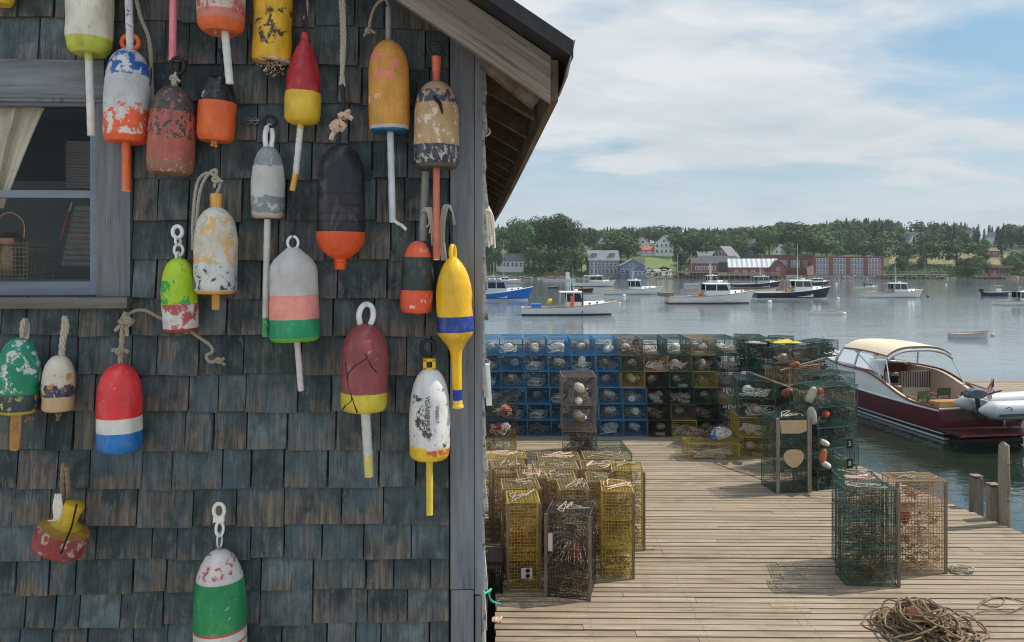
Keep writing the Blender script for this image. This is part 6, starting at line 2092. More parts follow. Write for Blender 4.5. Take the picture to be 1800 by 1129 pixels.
# raft with a cage frame near the left shore
Y = CAMZ * F / (494 - HY)
root = thing('float_raft', 'floating work raft with a red railed frame near the left shore', 'raft', ((955 - CX) / F * Y, Y, 0))
Lr = (1012 - 955) / F * Y
MB().span((0, 0, -0.2), (Lr, 3, 0.5)).build('deck', HGRY, root)
fr = MB()
for k in range(9):
    for y in (0.1, 2.9):
        fr.span((Lr * 0.05 + k * Lr * 0.075, y - 0.04, 0.502), (Lr * 0.05 + k * Lr * 0.075 + 0.08, y + 0.04, 2.6))
for z in (1.0, 1.7, 2.6):
    for y in (0.04, 2.84):
        fr.span((Lr * 0.05, y, z), (Lr * 0.66, y + 0.12, z + 0.09))
fr.build('frame', plain('rusty_red_rail', (0.3, 0.12, 0.09), 0.8), root)
MB().span((Lr * 0.7, 0.6, 0.502), (Lr * 0.82, 2.4, 2.8)).build('hut', HW, root)

# mooring floats
for i, (px, py, r, mat, lb) in enumerate([(1353, 531, 4.0, HW, 'round white mooring float just right of the large white boat'), (1473, 525, 3.0, HW, 'white mooring float off the bow of the big black boat'), (1745, 589, 3.6, HGRY, 'grey mooring float at the bow of the grey rowing boat'), (1631, 521, 2.4, HNAV, 'dark mooring float off the white boat at right'), (1484, 551.5, 3.6, HW, 'white mooring float at the bow of the low white skiff'), (1097, 520, 3.2, HW, 'white mooring float under the bow of the brown railed boat'), (1089, 533, 2.2, HW, 'small white float ahead of the nearest white boat'), (1470, 499, 2.2, HW, 'tiny white float near the brick building shore'), (1285, 501, 2.0, HW, 'tiny pale float left of the black hulled boat'), (1663, 500, 1.6, HW, 'tiny float in the open water toward the right shore')]):
    Y = CAMZ * F / (py + r * 0.5 - HY)
    o = MB().lathe([(r / F * Y * math.sin(t * math.pi / 8), -r / F * Y * math.cos(t * math.pi / 8)) for t in range(9)], 16).build('mooring_float', mat, None, True)
    o.location = ((px - CX) / F * Y, Y, r / F * Y * 0.35)
    tag(o, lb, 'mooring float', 'mooring floats in the harbour')

# ------------------------------------------------------------------ the maroon picnic boat
S0 = Vector((14.22, 23.25, 0))
BOW = Vector((13.0, 31.75, 0))
fw = (BOW - S0)
LM = fw.length
root = thing('picnic_boat', 'maroon picnic boat with white topsides and cream canopy lying off the dock', 'boat', S0, math.atan2(fw.y, fw.x))


def raised(u):
    return lerp(0.97, lerp(1.62, 1.72, sstep(0.5, 1, u)), sstep(0.12, 0.46, u))


HM = Hull(LM, 3.0, 0.92, 1.28, 0.7, 0.96, 0.42, 0.5, raised)
HM.build('hull', [HBLK, HW, HBLK, HW, HMAR, HW], [0.02, 0.09, 0.19, 0.23], root, 30)
HM.rail(root, MAHOG, 0.036, 0.005, 'cap_rail')
HM.rail(root, HW, 0.03, -0.01, 'sheer_moulding', 0.0, False)
HM.deck(0.6, 1.0, root, plain('white_deck', (0.78, 0.78, 0.76), 0.5), 0.02, 0.12)
HM.well(0.0, 0.62, root, plain('cockpit_white', (0.54, 0.46, 0.37), 0.5), 0.38, 0.2, 22)
fl = MB()
for k in range(18):
    y = -1.15 + k * 0.13
    fl.span((0.25, y, 0.385), (LM * 0.6, y + 0.122, 0.396))
fl.build('cockpit_sole', TEAK, root)
# canopy
cz0, cz1 = 2.28, 2.58
xa, xb = LM * 0.33, LM * 0.64


def can(a, b_, dz=0.0):
    y = 1.2 * (2 * b_ - 1)
    ends = 0.05 * abs(2 * a - 1) ** 2
    return Vector((lerp(xa, xb, a), y * (1 - 0.06 * a), lerp(cz0, cz1, (1 - abs(2 * b_ - 1) ** 3.2)) - ends + dz))


cm = MB().grid(can, 12, 20).grid(lambda a, b_: can(a, b_, -0.025), 12, 20, 0, True)
for k, a in enumerate((0.0, 1.0)):
    cm.grid(lambda t, b_: can(a, b_, -0.07 * t), 1, 20, 1)
for b_ in (0.0, 1.0):
    cm.grid(lambda a, t: can(a, b_, -0.06 * t), 12, 1, 1)
cm.build('canopy', [plain('cream_canvas', (0.72, 0.6, 0.44), 0.85, var=0.08), plain('canopy_trim', (0.3, 0.17, 0.1), 0.7)], root, True)
fr = MB()
for a in (0.02, 0.5, 0.98):
    fr.tube([can(a, b_ / 16, -0.05) for b_ in range(17)], 0.018, 6)
fr.tube([can(0.0, b_ / 16, -0.13) + Vector((-0.05, 0, 0)) for b_ in range(17)], 0.05, 8)
for sy, b_ in ((1, 1.0), (-1, 0.0)):
    e = can(0.02, b_, -0.05)
    fr.tube([e, (xa - 0.45, sy * 1.38, HM.top(0.26))], 0.02, 6)
    if sy < 0:
        continue
    fr.tube([can(0.3, b_, -0.05), (xa + 0.2, sy * 1.3, HM.top(0.36))], 0.018, 6)
    fr.tube([can(0.75, b_, -0.05), (xa - 0.2, sy * 1.36, HM.top(0.3))], 0.018, 6)
fr.build('canopy_frame', STEEL, root, True)
CLEAR = glass('clear_vinyl', (0.86, 0.87, 0.86), 0.05, 1.18)
for sy, b_ in ((1, 1.0),):
    e0, e1 = can(0.0, b_, -0.07), can(1.0, b_, -0.07)
    g = MB()
    lo0, lo1 = Vector((xa + 0.05, sy * 1.3, HM.top(0.37) + 0.02)), Vector((xb + 0.3, sy * 1.2, HM.top(0.66) + 0.02))
    g.add([lo0, lo1, e1, e0], [(0, 1, 2, 3)])
    g.build('side_curtain', CLEAR, root)
# windscreen
wsf = MB()
lo = [Vector((xb + 0.45, y, 1.64 + 0.1 * (1 - (y / 1.2) ** 2))) for y in (-1.2, -0.42, 0.42, 1.2)]
hi = [Vector((xb + 0.02, y * 0.9, can(1.0, 0.5 + y * 0.9 / 2.4).z - 0.06)) for y in (-1.2, -0.42, 0.42, 1.2)]
for p, q in zip(lo, hi):
    wsf.beam(p, q, 0.07, 0.05, 0, (0, 1, 0))
for a in (lo, hi):
    for p, q in zip(a, a[1:]):
        wsf.beam(p, q, 0.06, 0.07)
for sy in (1, -1):
    q = Vector((xb - 0.85, sy * 1.24, 1.66))
    wsf.beam(lo[3 if sy > 0 else 0], q, 0.05, 0.08)
    wsf.beam(q, can(0.62, 1.0 if sy > 0 else 0.0, -0.06), 0.05, 0.05)
wso = wsf.build('windscreen_frame', HW, root)
for i in range(3):
    MB().add([lo[i], lo[i + 1], hi[i + 1], hi[i]], [(0, 1, 2, 3)]).build('windscreen_pane', CLEAR, wso)
wi = MB()
for p, q in zip(lo[1:3], hi[1:3]):
    wi.beam(p + Vector((-0.06, 0, 0)), q + Vector((-0.06, 0, 0)), 0.14, 0.03, 0, (1, 0, 0))
wi.beam(lo[0] + Vector((-0.07, 0, 0.05)), lo[3] + Vector((-0.07, 0, 0.05)), 0.05, 0.14)
wi.build('teak_trim', TEAK, root)
# bulkhead, helm, seats
bk = MB()
xk = LM * 0.6
bk.span((xk, -1.2, 0.4), (xk + 0.04, -0.2, 1.58))
bk.span((xk, 0.35, 0.4), (xk + 0.04, 1.2, 1.58))
bk.span((xk - 0.25, -1.18, 1.58), (xk + 0.45, 1.18, 1.63))
bk.build('bulkhead', MAHOG, root)
hc = MB()
hc.span((xk - 0.42, -0.62, 0.4), (xk - 0.004, -0.08, 1.35))
hc.build('helm_console', plain('helm_cream', (0.6, 0.56, 0.48), 0.5), root)
hd = MB()
hd.span((xk - 0.3, -0.9, 1.635), (xk + 0.1, 0.5, 1.7))
hd.torus((xk - 0.5, -0.36, 1.25), 0.2, 0.018, (1, 0, 0.3), 20, 6)
hd.span((xk - 0.52, -0.48, 1.0), (xk - 0.43, -0.24, 1.25))
hd.build('instrument_panel', BLACK_RUB, root)


def m_stripe():
    m, nt, b = base('striped_cushion')
    y = nd(nt, 'ShaderNodeSeparateXYZ', {0: objco(nt)}).outputs[1]
    setp(nt, b, color=ramp(nt, mth(nt, 'FRACT', mth(nt, 'MULTIPLY', y, 11.0)), [(0.0, (0.03, 0.025, 0.03)), (0.5, (0.42, 0.35, 0.3))], 'CONSTANT'), rough=0.85)
    return m


STRP = m_stripe()
for y0, y1 in ((-1.28, -0.2), (0.42, 1.15)):
    mb = MB()
    x0 = xk - 1.15
    mb.span((x0, y0, 0.95), (x0 + 0.1, y1, 1.5))
    o = mb.build('striped_seat', STRP, root)
    mb = MB()
    mb.span((x0 - 0.02, y0 + 0.01, 0.4), (x0 + 0.5, y1 - 0.01, 0.93))
    mb.build('seat_box', plain('seat_box_cream', (0.55, 0.5, 0.42), 0.5), root)
# folding chairs and stern bench
GRC = plain('green_canvas', (0.05, 0.08, 0.05), 0.85)
for (cx_, cy_, rz) in ((2.0, 0.72, 0.3), (1.6, -0.8, -0.4), (2.5, -0.45, 0.1)):
    Mx = Matrix.Translation((cx_, cy_, 0.4)) @ Matrix.Rotation(rz, 4, 'Z')
    ch = thing('deck_chair', {2.0: 'folding wooden deck chair on the port side of the maroon boat', 1.6: 'folding deck chair with red arms at the stern of the maroon boat', 2.5: 'folding deck chair in front of the striped seat of the maroon boat'}[cx_], 'chair')
    ch.matrix_world = Matrix.Translation(S0) @ Matrix.Rotation(math.atan2(fw.y, fw.x), 4, 'Z') @ Mx
    for sy in (-0.24, 0.24):
        l = MB().beam((-0.22, sy, 0), (0.2, sy, 0.42), 0.03, 0.03).beam((0.22, sy, 0), (-0.2, sy, 0.42), 0.03, 0.03).beam((-0.22, sy, 0.4), (-0.26, sy, 0.8), 0.03, 0.03)
        l.build('leg', MAHOG, ch)
        MB().span((-0.25, sy - 0.03, 0.58), (0.22, sy + 0.03, 0.605)).build('armrest', plain('red_wood', (0.4, 0.07, 0.05), 0.4) if cx_ == 1.6 else TEAK, ch)
    MB().span((-0.2, -0.24, 0.41), (0.2, 0.24, 0.43)).build('seat', GRC, ch)
    MB().span((-0.27, -0.24, 0.55), (-0.25, 0.24, 0.8)).build('backrest', GRC, ch)
bn = MB()
for k in range(26):
    y = -1.22 + k * 0.0975
    bn.span((0.28, y, 1.09), (0.62, y + 0.07, 1.125))
bn.span((0.63, -1.24, 0.5), (0.66, 1.22, 1.12))
bn.span((0.24, -1.24, 0.9), (0.27, 1.22, 1.12))
for y in (-1.22, -0.6, 0.0, 0.6, 1.16):
    bn.span((0.235, y, 0.4), (0.69, y + 0.06, 1.088))
bn.build('stern_bench', plain('pale_teak', (0.5, 0.28, 0.1), 0.4, var=0.25, scale=9), root)
vt = MB()
for x, z, w, h in ((LM * 0.52, 1.18, 0.5, 0.2), (LM * 0.62, 1.33, 0.2, 0.17)):
    p = HM.pt(x / LM, z, 1)
    vt.span((x - w / 2, p.y - 0.02, z - h / 2), (x + w / 2, p.y + 0.012, z + h / 2), 0 if w > 0.3 else 1)
vt.build('hull_vent', [gloss('vent_grey', (0.4, 0.41, 0.42)), DARK_GLASS], root)
pu = MB()
zb2 = HM.top(0.9)
prev = {}
for sy in (1, -1):
    P = []
    for u in (0.8, 0.88, 0.95, 1.0):
        q = Vector((LM * u + (0.15 if u == 1.0 else 0), sy * max(0.08, HM.half(u) - 0.08), HM.top(u)))
        pu.tube([q, q + Vector((0.02, 0, 0.62))], 0.013, 6)
        P.append(q + Vector((0.02, 0, 0.62)))
    pu.tube(P, 0.014, 6)
    pu.tube([p - Vector((0, 0, 0.3)) for p in P], 0.009, 6)
    prev[sy] = P[-1]
pu.tube([prev[1], prev[-1]], 0.014, 6)
pu.build('bow_rail', STEEL, root, True)
cl = MB()
for u, sy in ((0.05, 1), (0.18, 1), (0.05, -1)):
    q = Vector((LM * u, sy * (HM.half(u) - 0.1), HM.top(u)))
    cl.tube([q + Vector((-0.1, 0, 0.05)), q + Vector((0.1, 0, 0.05))], 0.018, 6)
    cl.tube([q, q + Vector((0, 0, 0.05))], 0.02, 6)
cl.build('cleat', SOOT, root)
sp_ = MB()
sp_.span((-0.95, -1.42, 0.32), (-0.002, 1.42, 0.38))
sp_.span((-0.97, -1.44, 0.325), (-0.951, 1.44, 0.375), 1)
for y in (-1.0, 1.0):
    sp_.beam((-0.8, y, 0.32), (-0.01, y, 0.02), 0.05, 0.05)
sp_.build('swim_platform', [plain('dark_mahogany_slats', (0.06, 0.015, 0.012), 0.4, var=0.3), gloss('red_edge', (0.36, 0.02, 0.03), 0.2)], root)
MB().span((-0.35, -1.1, -0.3), (-0.003, 1.1, 0.1)).build('trim_step', SOOT, root)

# inflatable tender hung across the stern
td = thing('inflatable_dinghy', 'light grey inflatable dinghy with outboard hung across the stern of the maroon boat', 'boat', (13.35, 21.95, 1.12), R(3))
TUBE = plain('grey_pvc', (0.55, 0.56, 0.57), 0.45, var=0.05)


def ptube(y, x0, z0, name):
    mb = MB()
    P = [Vector((x0, y, z0)), Vector((x0 + 0.02, y, z0)), Vector((x0 + 0.35, y, z0)), Vector((x0 + 0.4, y, z0))] + [Vector((x0 + 0.4 + 0.4 * k, y, z0 + 0.012 * k * k * 0.25)) for k in range(1, 7)] + [Vector((x0 + 3.1, y + (0.25 if y < 0.3 else -0.25), z0 + 0.25))]
    mb.tube(P, [0.0, 0.07, 0.25, 0.265] + [0.27] * 6 + [0.24], 20)
    return mb.build(name, TUBE, td, 50)


ptube(0.0, 0.0, 0.0, 'side_tube')
ptube(0.92, -0.12, 0.06, 'side_tube')
st_ = MB()
for z in (-0.08, -0.12):
    st_.tube([(0.42, -0.262, z), (2.9, -0.262, z + 0.06)], 0.016, 6)
st_.build('rub_strake', plain('navy_rubber', (0.05, 0.06, 0.1), 0.6), td)
MB().span((0.42, 0.1, -0.2), (0.47, 0.86, 0.22)).build('transom', WHITE_PLASTIC, td)
MB().span((0.48, 0.1, -0.24), (3.0, 0.86, -0.2)).build('floor', SOOT, td)
mo = MB()
prof = [(-0.1, 0.30), (-0.14, 0.4), (-0.08, 0.52), (0.1, 0.57), (0.34, 0.55), (0.46, 0.47), (0.46, 0.36), (0.3, 0.28)]
for i in range(4):
    y0, y1 = 0.42 + (-0.15, -0.13, -0.13, 0.13)[i], 0.42 + (-0.13, 0.13, 0.13, 0.15)[i]
vs = []
for y, kx in ((0.27, 0.86), (0.31, 1.0), (0.53, 1.0), (0.57, 0.86)):
    vs += [(0.16 + (x - 0.16) * kx, y, 0.42 + (z - 0.42) * kx) for x, z in prof]
n = len(prof)
fs = [tuple(range(n)), tuple(range(4 * n - 1, 3 * n - 1, -1))]
for q in range(3):
    fs += [(q * n + i, (q + 1) * n + i, (q + 1) * n + (i + 1) % n, q * n + (i + 1) % n) for i in range(n)]
mo.add(vs, fs)
mo.beam((0.22, 0.42, 0.3), (0.3, 0.42, -0.2), 0.08, 0.09, 1, (0, 1, 0))
mo.beam((0.45, 0.42, 0.36), (0.95, 0.4, 0.5), 0.035, 0.035, 1)
mo.build('outboard_motor', [plain('grey_cowling', (0.1, 0.11, 0.13), 0.35), SOOT], td, 30)
gr = MB()
gr.tube(smooth([(0.62, -0.24, 0.1), (0.68, -0.3, 0.14), (0.76, -0.3, 0.1), (0.78, -0.25, 0.02)], 5), 0.012, 6)
gr.build('grab_handle', SOOT, td)
p0_, p1_ = td.location.copy(), None
for k, x in enumerate((14.7, 15.6)):
    mb = MB().beam((x, 22.9, 0.36), (x, 22.05, 0.9), 0.05, 0.05).beam((x, 22.95, 0.5), (x, 22.9, 1.3), 0.05, 0.05).beam((x, 22.1, 0.78), (x, 22.9, 0.86), 0.05, 0.05)
    o = mb.build('dinghy_chock', STEEL)
    o.parent = root
    o.matrix_parent_inverse = (Matrix.Translation(S0) @ Matrix.Rotation(math.atan2(fw.y, fw.x), 4, 'Z')).inverted()

# stern flag, furled limply round its staff
fg = thing('stern_flag', 'small striped flag hanging limp from a staff at the stern of the maroon boat', 'flag', at(1742, 716, 22.7))
MB().tube([(0, 0, -0.25), (0.03, 0, 0.85)], 0.014, 8).build('staff', TEAK, fg)
fm = MB()
for k in range(13):
    def ff(a, b_, k=k):
        t = (k + b_) / 13
        # hanging folds: the fly collapses down along the staff
        z = 0.82 - a * 0.72 - t * 0.12
        x = 0.03 - 0.02 * a - (0.17 * math.sin(math.pi * min(1, a * 1.05)) + 0.02) * (1 - t) + 0.02 * math.sin(a * 9 + t * 5)
        y = -0.03 * math.sin(a * 7 + t * 6) - 0.02
        return Vector((x, y, z))
    fm.grid(ff, 12, 1, 0 if k % 2 == 0 else 1)
def canton(a, b_):
    return Vector((0.035 + 0.03 * b_ - 0.05 * a * (1 - b_), -0.05 - 0.01 * math.sin(b_ * 4), 0.84 - a * 0.24))
fm.grid(canton, 6, 6, 2)
fm.build('cloth', [plain('flag_red', (0.5, 0.03, 0.04), 0.8), plain('flag_white', (0.7, 0.68, 0.66), 0.8), plain('flag_navy', (0.03, 0.04, 0.12), 0.8)], fg, True)

# second float beyond the boat
fd = thing('floating_dock', 'low floating dock of pale planks behind the maroon boat', 'dock', (0, 0, 0))
mb = MB()
y = 25.2
rg = random.Random(6)
while y < 32.2:
    mb.span((18.9 - (32 - y) * 0.12, y, 0.38), (34, y + 0.17, 0.42 + rg.uniform(-0.004, 0.004)))
    y += 0.185
mb.build('decking', DECKW, fd)
MB().span((18.3, 25.25, -0.3), (34, 32.1, 0.37)).build('float', PILEW, fd)
# ================================================================== THE FAR SHORE
SHORE = 284.0


def tz(X, Y):
    """height of the land across the harbour"""
    pts = [(SHORE - 6, -1.5), (SHORE, 0.1), (289, 1.0), (300, 2.0), (322, 4.6), (350, 8.6), (385, 12.5), (430, 16.0), (480, 18.5), (620, 20.0), (900, 19.0)]
    if Y <= pts[0][0]:
        return pts[0][1]
    for (a, za), (b_, zb_) in zip(pts, pts[1:]):
        if Y <= b_:
            z = lerp(za, zb_, (Y - a) / (b_ - a))
            break
    else:
        z = 19.0
    k = sstep(292, 340, Y)
    return z + k * 1.3 * math.sin(X * 0.021 + 1.0) * math.sin(Y * 0.017)


def land(px, py):
    """the spot on the far hillside seen at a pixel"""
    Y = SHORE + 1
    while Y < 700:
        X = (px - CX) / F * Y
        if CAMZ - (py - HY) / F * Y <= tz(X, Y):
            break
        Y += 0.5
    X = (px - CX) / F * Y
    return Vector((X, Y, tz(X, Y)))


m, nt, b = base('hill_ground')
co = objco(nt)
g1 = noi(nt, co, 0.05, 5)
g2 = noi(nt, co, 0.9, 6, 0.7)
low = ramp(nt, nd(nt, 'ShaderNodeSeparateXYZ', {0: co}).outputs[2], [(0.0, 0.0), (1.0, 1.0)])
zr = mth(nt, 'DIVIDE', mth(nt, 'ADD', nd(nt, 'ShaderNodeSeparateXYZ', {0: co}).outputs[2], mth(nt, 'MULTIPLY', g2, 0.6)), 2.2, clamp=True)
gc = ramp(nt, mth(nt, 'ADD', mth(nt, 'MULTIPLY', g1, 0.6), mth(nt, 'MULTIPLY', g2, 0.4)), [(0.35, (0.04, 0.07, 0.022)), (0.65, (0.1, 0.13, 0.045))])
c = mixc(nt, ramp(nt, zr, [(0.25, 0.0), (0.8, 1.0)]), ramp(nt, g2, [(0.3, (0.06, 0.05, 0.04)), (0.7, (0.2, 0.17, 0.135))]), gc)
setp(nt, b, color=c, rough=0.95)
mb = MB()
mb.grid(lambda a, b_: Vector((lerp(-420, 640, a), lerp(SHORE - 6, 900, b_ ** 1.6), tz(lerp(-420, 640, a), lerp(SHORE - 6, 900, b_ ** 1.6)))), 90, 70)
tag(mb.build('far_hillside', m, None, True), kind='structure')


def patch(name, quad, cols, dz, n=16, kind='structure', scale=0.5):
    m, nt, b = base(name + '_ground')
    setp(nt, b, color=ramp(nt, noi(nt, objco(nt), scale, 5, 0.65), [(0.35, cols[0]), (0.65, cols[1])]), rough=0.95)

    P = [land(*q) for q in quad]

    def f(a, b_):
        p = P[0].lerp(P[1], a).lerp(P[3].lerp(P[2], a), b_)
        return Vector((p.x, p.y, tz(p.x, p.y) + dz))
    return tag(MB().grid(f, n, n).build(name, m, None, True), kind=kind)


patch('lawn', [(1562, 465), (1835, 467), (1835, 447), (1562, 446)], ((0.12, 0.12, 0.045), (0.26, 0.21, 0.1)), 0.12, 24)
patch('lawn', [(1010, 478), (1042, 478), (1040, 452), (1012, 452)], ((0.09, 0.14, 0.035), (0.16, 0.2, 0.06)), 0.12)
patch('lawn', [(1132, 472), (1186, 472), (1184, 447), (1134, 447)], ((0.09, 0.14, 0.035), (0.17, 0.2, 0.06)), 0.12)
patch('car_park', [(1130, 486.5), (1182, 486.5), (1182, 473.5), (1130, 473.5)], ((0.22, 0.2, 0.17), (0.34, 0.31, 0.27)), 0.16)

# rocks along the water
rg = random.Random(31)
mb = MB()
for k in range(900):
    px = rg.uniform(852, 1830)
    Y = SHORE + rg.uniform(-1.2, 3.5)
    X = (px - CX) / F * Y
    r = rg.uniform(0.25, 0.8)
    c = Vector((X, Y, max(0.0, tz(X, Y)) + r * 0.1))
    vs = []
    for (x, y, z) in ((1, 0, 0), (0, 1, 0), (-1, 0, 0), (0, -1, 0), (0, 0, 1), (0.7, 0.7, 0.5), (-0.7, 0.6, 0.5), (-0.6, -0.7, 0.5), (0.7, -0.7, 0.4)):
        vs.append(c + Vector((x, y, z * 0.7)) * r * rg.uniform(0.7, 1.25))
    mb.add(vs, [(0, 5, 4), (5, 1, 4), (1, 6, 4), (6, 2, 4), (2, 7, 4), (7, 3, 4), (3, 8, 4), (8, 0, 4), (0, 1, 5), (1, 2, 6), (2, 3, 7), (3, 0, 8)])
tag(mb.build('shore_rocks', plain('shore_rock', (0.24, 0.21, 0.18), 0.95, var=0.5, scale=0.6, dirt=(0.06, 0.055, 0.05), dirt_amt=0.8)), kind='stuff')

# ------------------------------------------------------------------ houses
HWHITE = plain('white_clapboard', (0.68, 0.68, 0.66), 0.7, var=0.05, scale=0.5)
HGREY = plain('grey_shingle_wall', (0.2, 0.22, 0.25), 0.85, var=0.15, scale=0.8)
HBLUE = plain('blue_grey_wall', (0.16, 0.2, 0.27), 0.85, var=0.12, scale=0.8)
HREDW = plain('red_barn_wall', (0.23, 0.075, 0.068), 0.8, var=0.15, scale=0.7)
RDK = plain('dark_roof', (0.075, 0.08, 0.09), 0.9, var=0.25, scale=0.7)
RGY = plain('grey_roof', (0.19, 0.2, 0.22), 0.9, var=0.2, scale=0.7)
RBRN = plain('brown_roof', (0.22, 0.13, 0.08), 0.9, var=0.2, scale=0.7)
RORG = plain('orange_roof', (0.42, 0.12, 0.07), 0.9, var=0.2, scale=0.7)
TRIMW = plain('white_trim', (0.72, 0.72, 0.72), 0.6, var=0.03)
CHIM = plain('brick_chimney', (0.25, 0.09, 0.06), 0.9, var=0.2, scale=2)


def brick(name, c1, c2):
    m, nt, b = base(name)
    co = objco(nt)
    n = noi(nt, co, 1.3, 6, 0.65)
    n2 = noi(nt, vmul(nt, co, (3, 3, 9)), 1.0, 3)
    setp(nt, b, color=ramp(nt, mth(nt, 'ADD', mth(nt, 'MULTIPLY', n, 0.6), mth(nt, 'MULTIPLY', n2, 0.4)), [(0.35, c1), (0.65, c2)]), rough=0.9)
    return m


BRICK = brick('old_red_brick', (0.17, 0.065, 0.055), (0.29, 0.115, 0.095))
BRICK2 = brick('dark_red_brick', (0.11, 0.045, 0.04), (0.2, 0.08, 0.07))


def house(name, label, p, w, d, h, rh, wall, roof, gable='front', wins=(), side_wins=(), cat='house', chim=None, over=0.35, rz=0.0, group=None, door=None, dorm=0):
    """front faces the harbour (-y); gable 'front' puts the ridge along y, 'side' along x; wins = [(x, z, w, h)] on the front"""
    root = thing(name, label, cat, p, R(rz), group)
    mb = MB()
    zb_ = -2.5
    hw, hd = w / 2, d / 2
    if gable == 'front':
        fr_ = [(-hw, zb_), (hw, zb_), (hw, h), (0, h + rh), (-hw, h)]
        vs = [(x, -hd, z) for x, z in fr_] + [(x, hd, z) for x, z in fr_]
        mb.add(vs, [(0, 1, 2, 3, 4), (9, 8, 7, 6, 5), (1, 6, 7, 2), (4, 9, 5, 0)])
    elif gable == 'side':
        fr_ = [(-hd, zb_), (hd, zb_), (hd, h), (0, h + rh), (-hd, h)]
        vs = [(-hw, y, z) for y, z in fr_] + [(hw, y, z) for y, z in fr_]
        mb.add(vs, [(4, 3, 2, 1, 0), (5, 6, 7, 8, 9), (0, 5, 9, 4), (2, 7, 6, 1)])
    else:
        mb.span((-hw, -hd, zb_), (hw, hd, h))
    mb.build('wall', wall, root)
    rf = MB()
    t = 0.22
    if gable in ('front', 'side'):
        a, l = (hw, hd) if gable == 'front' else (hd, hw)
        k = rh / a
        for sg in (-1, 1):
            pr = [(sg * (a + over), h - over * k + 0.03), (0, h + rh + 0.03), (0, h + rh + t + 0.03), (sg * (a + over), h - over * k + t + 0.03)]
            vs = []
            for e in (-l - over, l + over):
                vs += [(x, e, z) if gable == 'front' else (e, x, z) for x, z in pr]
            f_ = [(0, 1, 2, 3), (7, 6, 5, 4), (0, 4, 5, 1), (1, 5, 6, 2), (2, 6, 7, 3), (3, 7, 4, 0)]
            rf.add(vs, f_)
    else:
        rf.span((-hw - over, -hd - over, h + 0.01), (hw + over, hd + over, h + 0.35))
    ro = rf.build('roof', roof, root)
    if chim:
        MB().span((chim[0] - 0.45, -0.45 + chim[1], h + rh * 0.4), (chim[0] + 0.45, 0.45 + chim[1], h + rh + 1.1)).build('chimney', CHIM, ro)
    for k in range(dorm):
        x = lerp(-hw * 0.6, hw * 0.6, k / max(1, dorm - 1)) if dorm > 1 else 0
        dm = MB().span((x - 0.8, -hd * 0.75, h + 0.1), (x + 0.8, -hd * 0.1, h + rh * 0.55 + 0.5))
        dm.span((x - 0.95, -hd * 0.8, h + rh * 0.55 + 0.5), (x + 0.95, -hd * 0.05, h + rh * 0.55 + 0.65), 1)
        dm.build('dormer', [wall, roof], ro)
    for (x, z, ww, hh_) in wins:
        mb = MB()
        y = -hd
        mb.span((x - ww / 2 - 0.12, y - 0.06, z - hh_ / 2 - 0.12), (x + ww / 2 + 0.12, y - 0.003, z + hh_ / 2 + 0.12))
        mb.span((x - ww / 2, y - 0.08, z - hh_ / 2), (x + ww / 2, y - 0.061, z - 0.05), 1)
        mb.span((x - ww / 2, y - 0.08, z + 0.05), (x + ww / 2, y - 0.061, z + hh_ / 2), 1)
        mb.build('window', [TRIMW, DARK_GLASS], root)
    for (y, z, ww, hh_, sd) in side_wins:
        mb = MB()
        x = sd * hw
        mb.span((x + sd * 0.003, y - ww / 2 - 0.12, z - hh_ / 2 - 0.12), (x + sd * 0.06, y + ww / 2 + 0.12, z + hh_ / 2 + 0.12))
        mb.span((x + sd * 0.061, y - ww / 2, z - hh_ / 2), (x + sd * 0.08, y + ww / 2, z + hh_ / 2), 1)
        mb.build('window', [TRIMW, DARK_GLASS], root)
    if door:
        MB().span((door - 0.5, -hd - 0.07, 0.0), (door + 0.5, -hd - 0.003, 2.1)).build('door', plain('house_door', (0.2, 0.06, 0.05), 0.6), root)
    return root


def hs(px, py, wpx):
    p = land(px, py)
    return p, wpx / F * p.y, p.y / F


p, w, k = hs(897, 477, 46)
house('boathouse', 'long white boathouse with a grey roof on the left shore', p, w, 8, 4.2, 2.6, HWHITE, RGY, 'side', [(x * w / 7, 2.6, 0.9, 1.3) for x in (-2.8, -1.6, -0.6, 0.6, 1.6, 2.8)], chim=(-1, 0))
p, w, k = hs(863, 470, 14)
house('cabin', 'small brown cabin among trees at the left end of the shore', p, w, 5, 2.6, 1.4, plain('brown_cabin_wall', (0.17, 0.1, 0.07), 0.9), RDK, 'side', [(0, 1.4, 0.9, 0.9)])
p, w, k = hs(1059, 484, 52)
house('shore_house', 'large grey shingled waterfront house with two storeys of windows', p, w, 10, 5.6, 3.6, HGREY, RGY, 'side', [(x * w / 9, z, 1.0, 1.4) for x in (-3.6, -2.4, -0.2, 1.0, 2.2, 3.4) for z in (1.6, 4.4)], dorm=2)
p, w, k = hs(1107, 485, 48)
house('shore_house', 'blue grey waterfront house with a broad low gable and porch', p + Vector((0, -3, 0)), w * 0.85, 9, 3.6, 2.4, HBLUE, RGY, 'front', [(x * w / 9, 1.7, 1.1, 1.4) for x in (-3.4, -2, 0, 1.6, 3.2)] + [(-0.6, 3.9, 1.2, 0.9)])
p, w, k = hs(1113, 485, 30)
house('porch_wing', 'low blue grey gabled wing at the right of the broad gable house', p + Vector((0, -8, -0.4)), w, 5, 2.2, 1.6, HBLUE, HBLUE, 'front', [(x * w / 7, 1.4, 0.9, 1.2) for x in (-2.4, -0.8, 0.8, 2.4)])
p, w, k = hs(1056, 449, 14)
house('hill_house', 'narrow white gabled house above the grey waterfront house', p, w, 7, 5.5, 3.2, HWHITE, RDK, 'front', [(-0.8, 4.6, 0.8, 1.2), (0.8, 4.6, 0.8, 1.2)])
p, w, k = hs(1128, 438, 24)
house('hill_house', 'white house with a bright orange roof on the hillside', p, w, 7, 2.8, 3.0, HWHITE, RORG, 'front', [(0, 3.6, 0.9, 1.2)])
p, w, k = hs(1138, 448, 30)
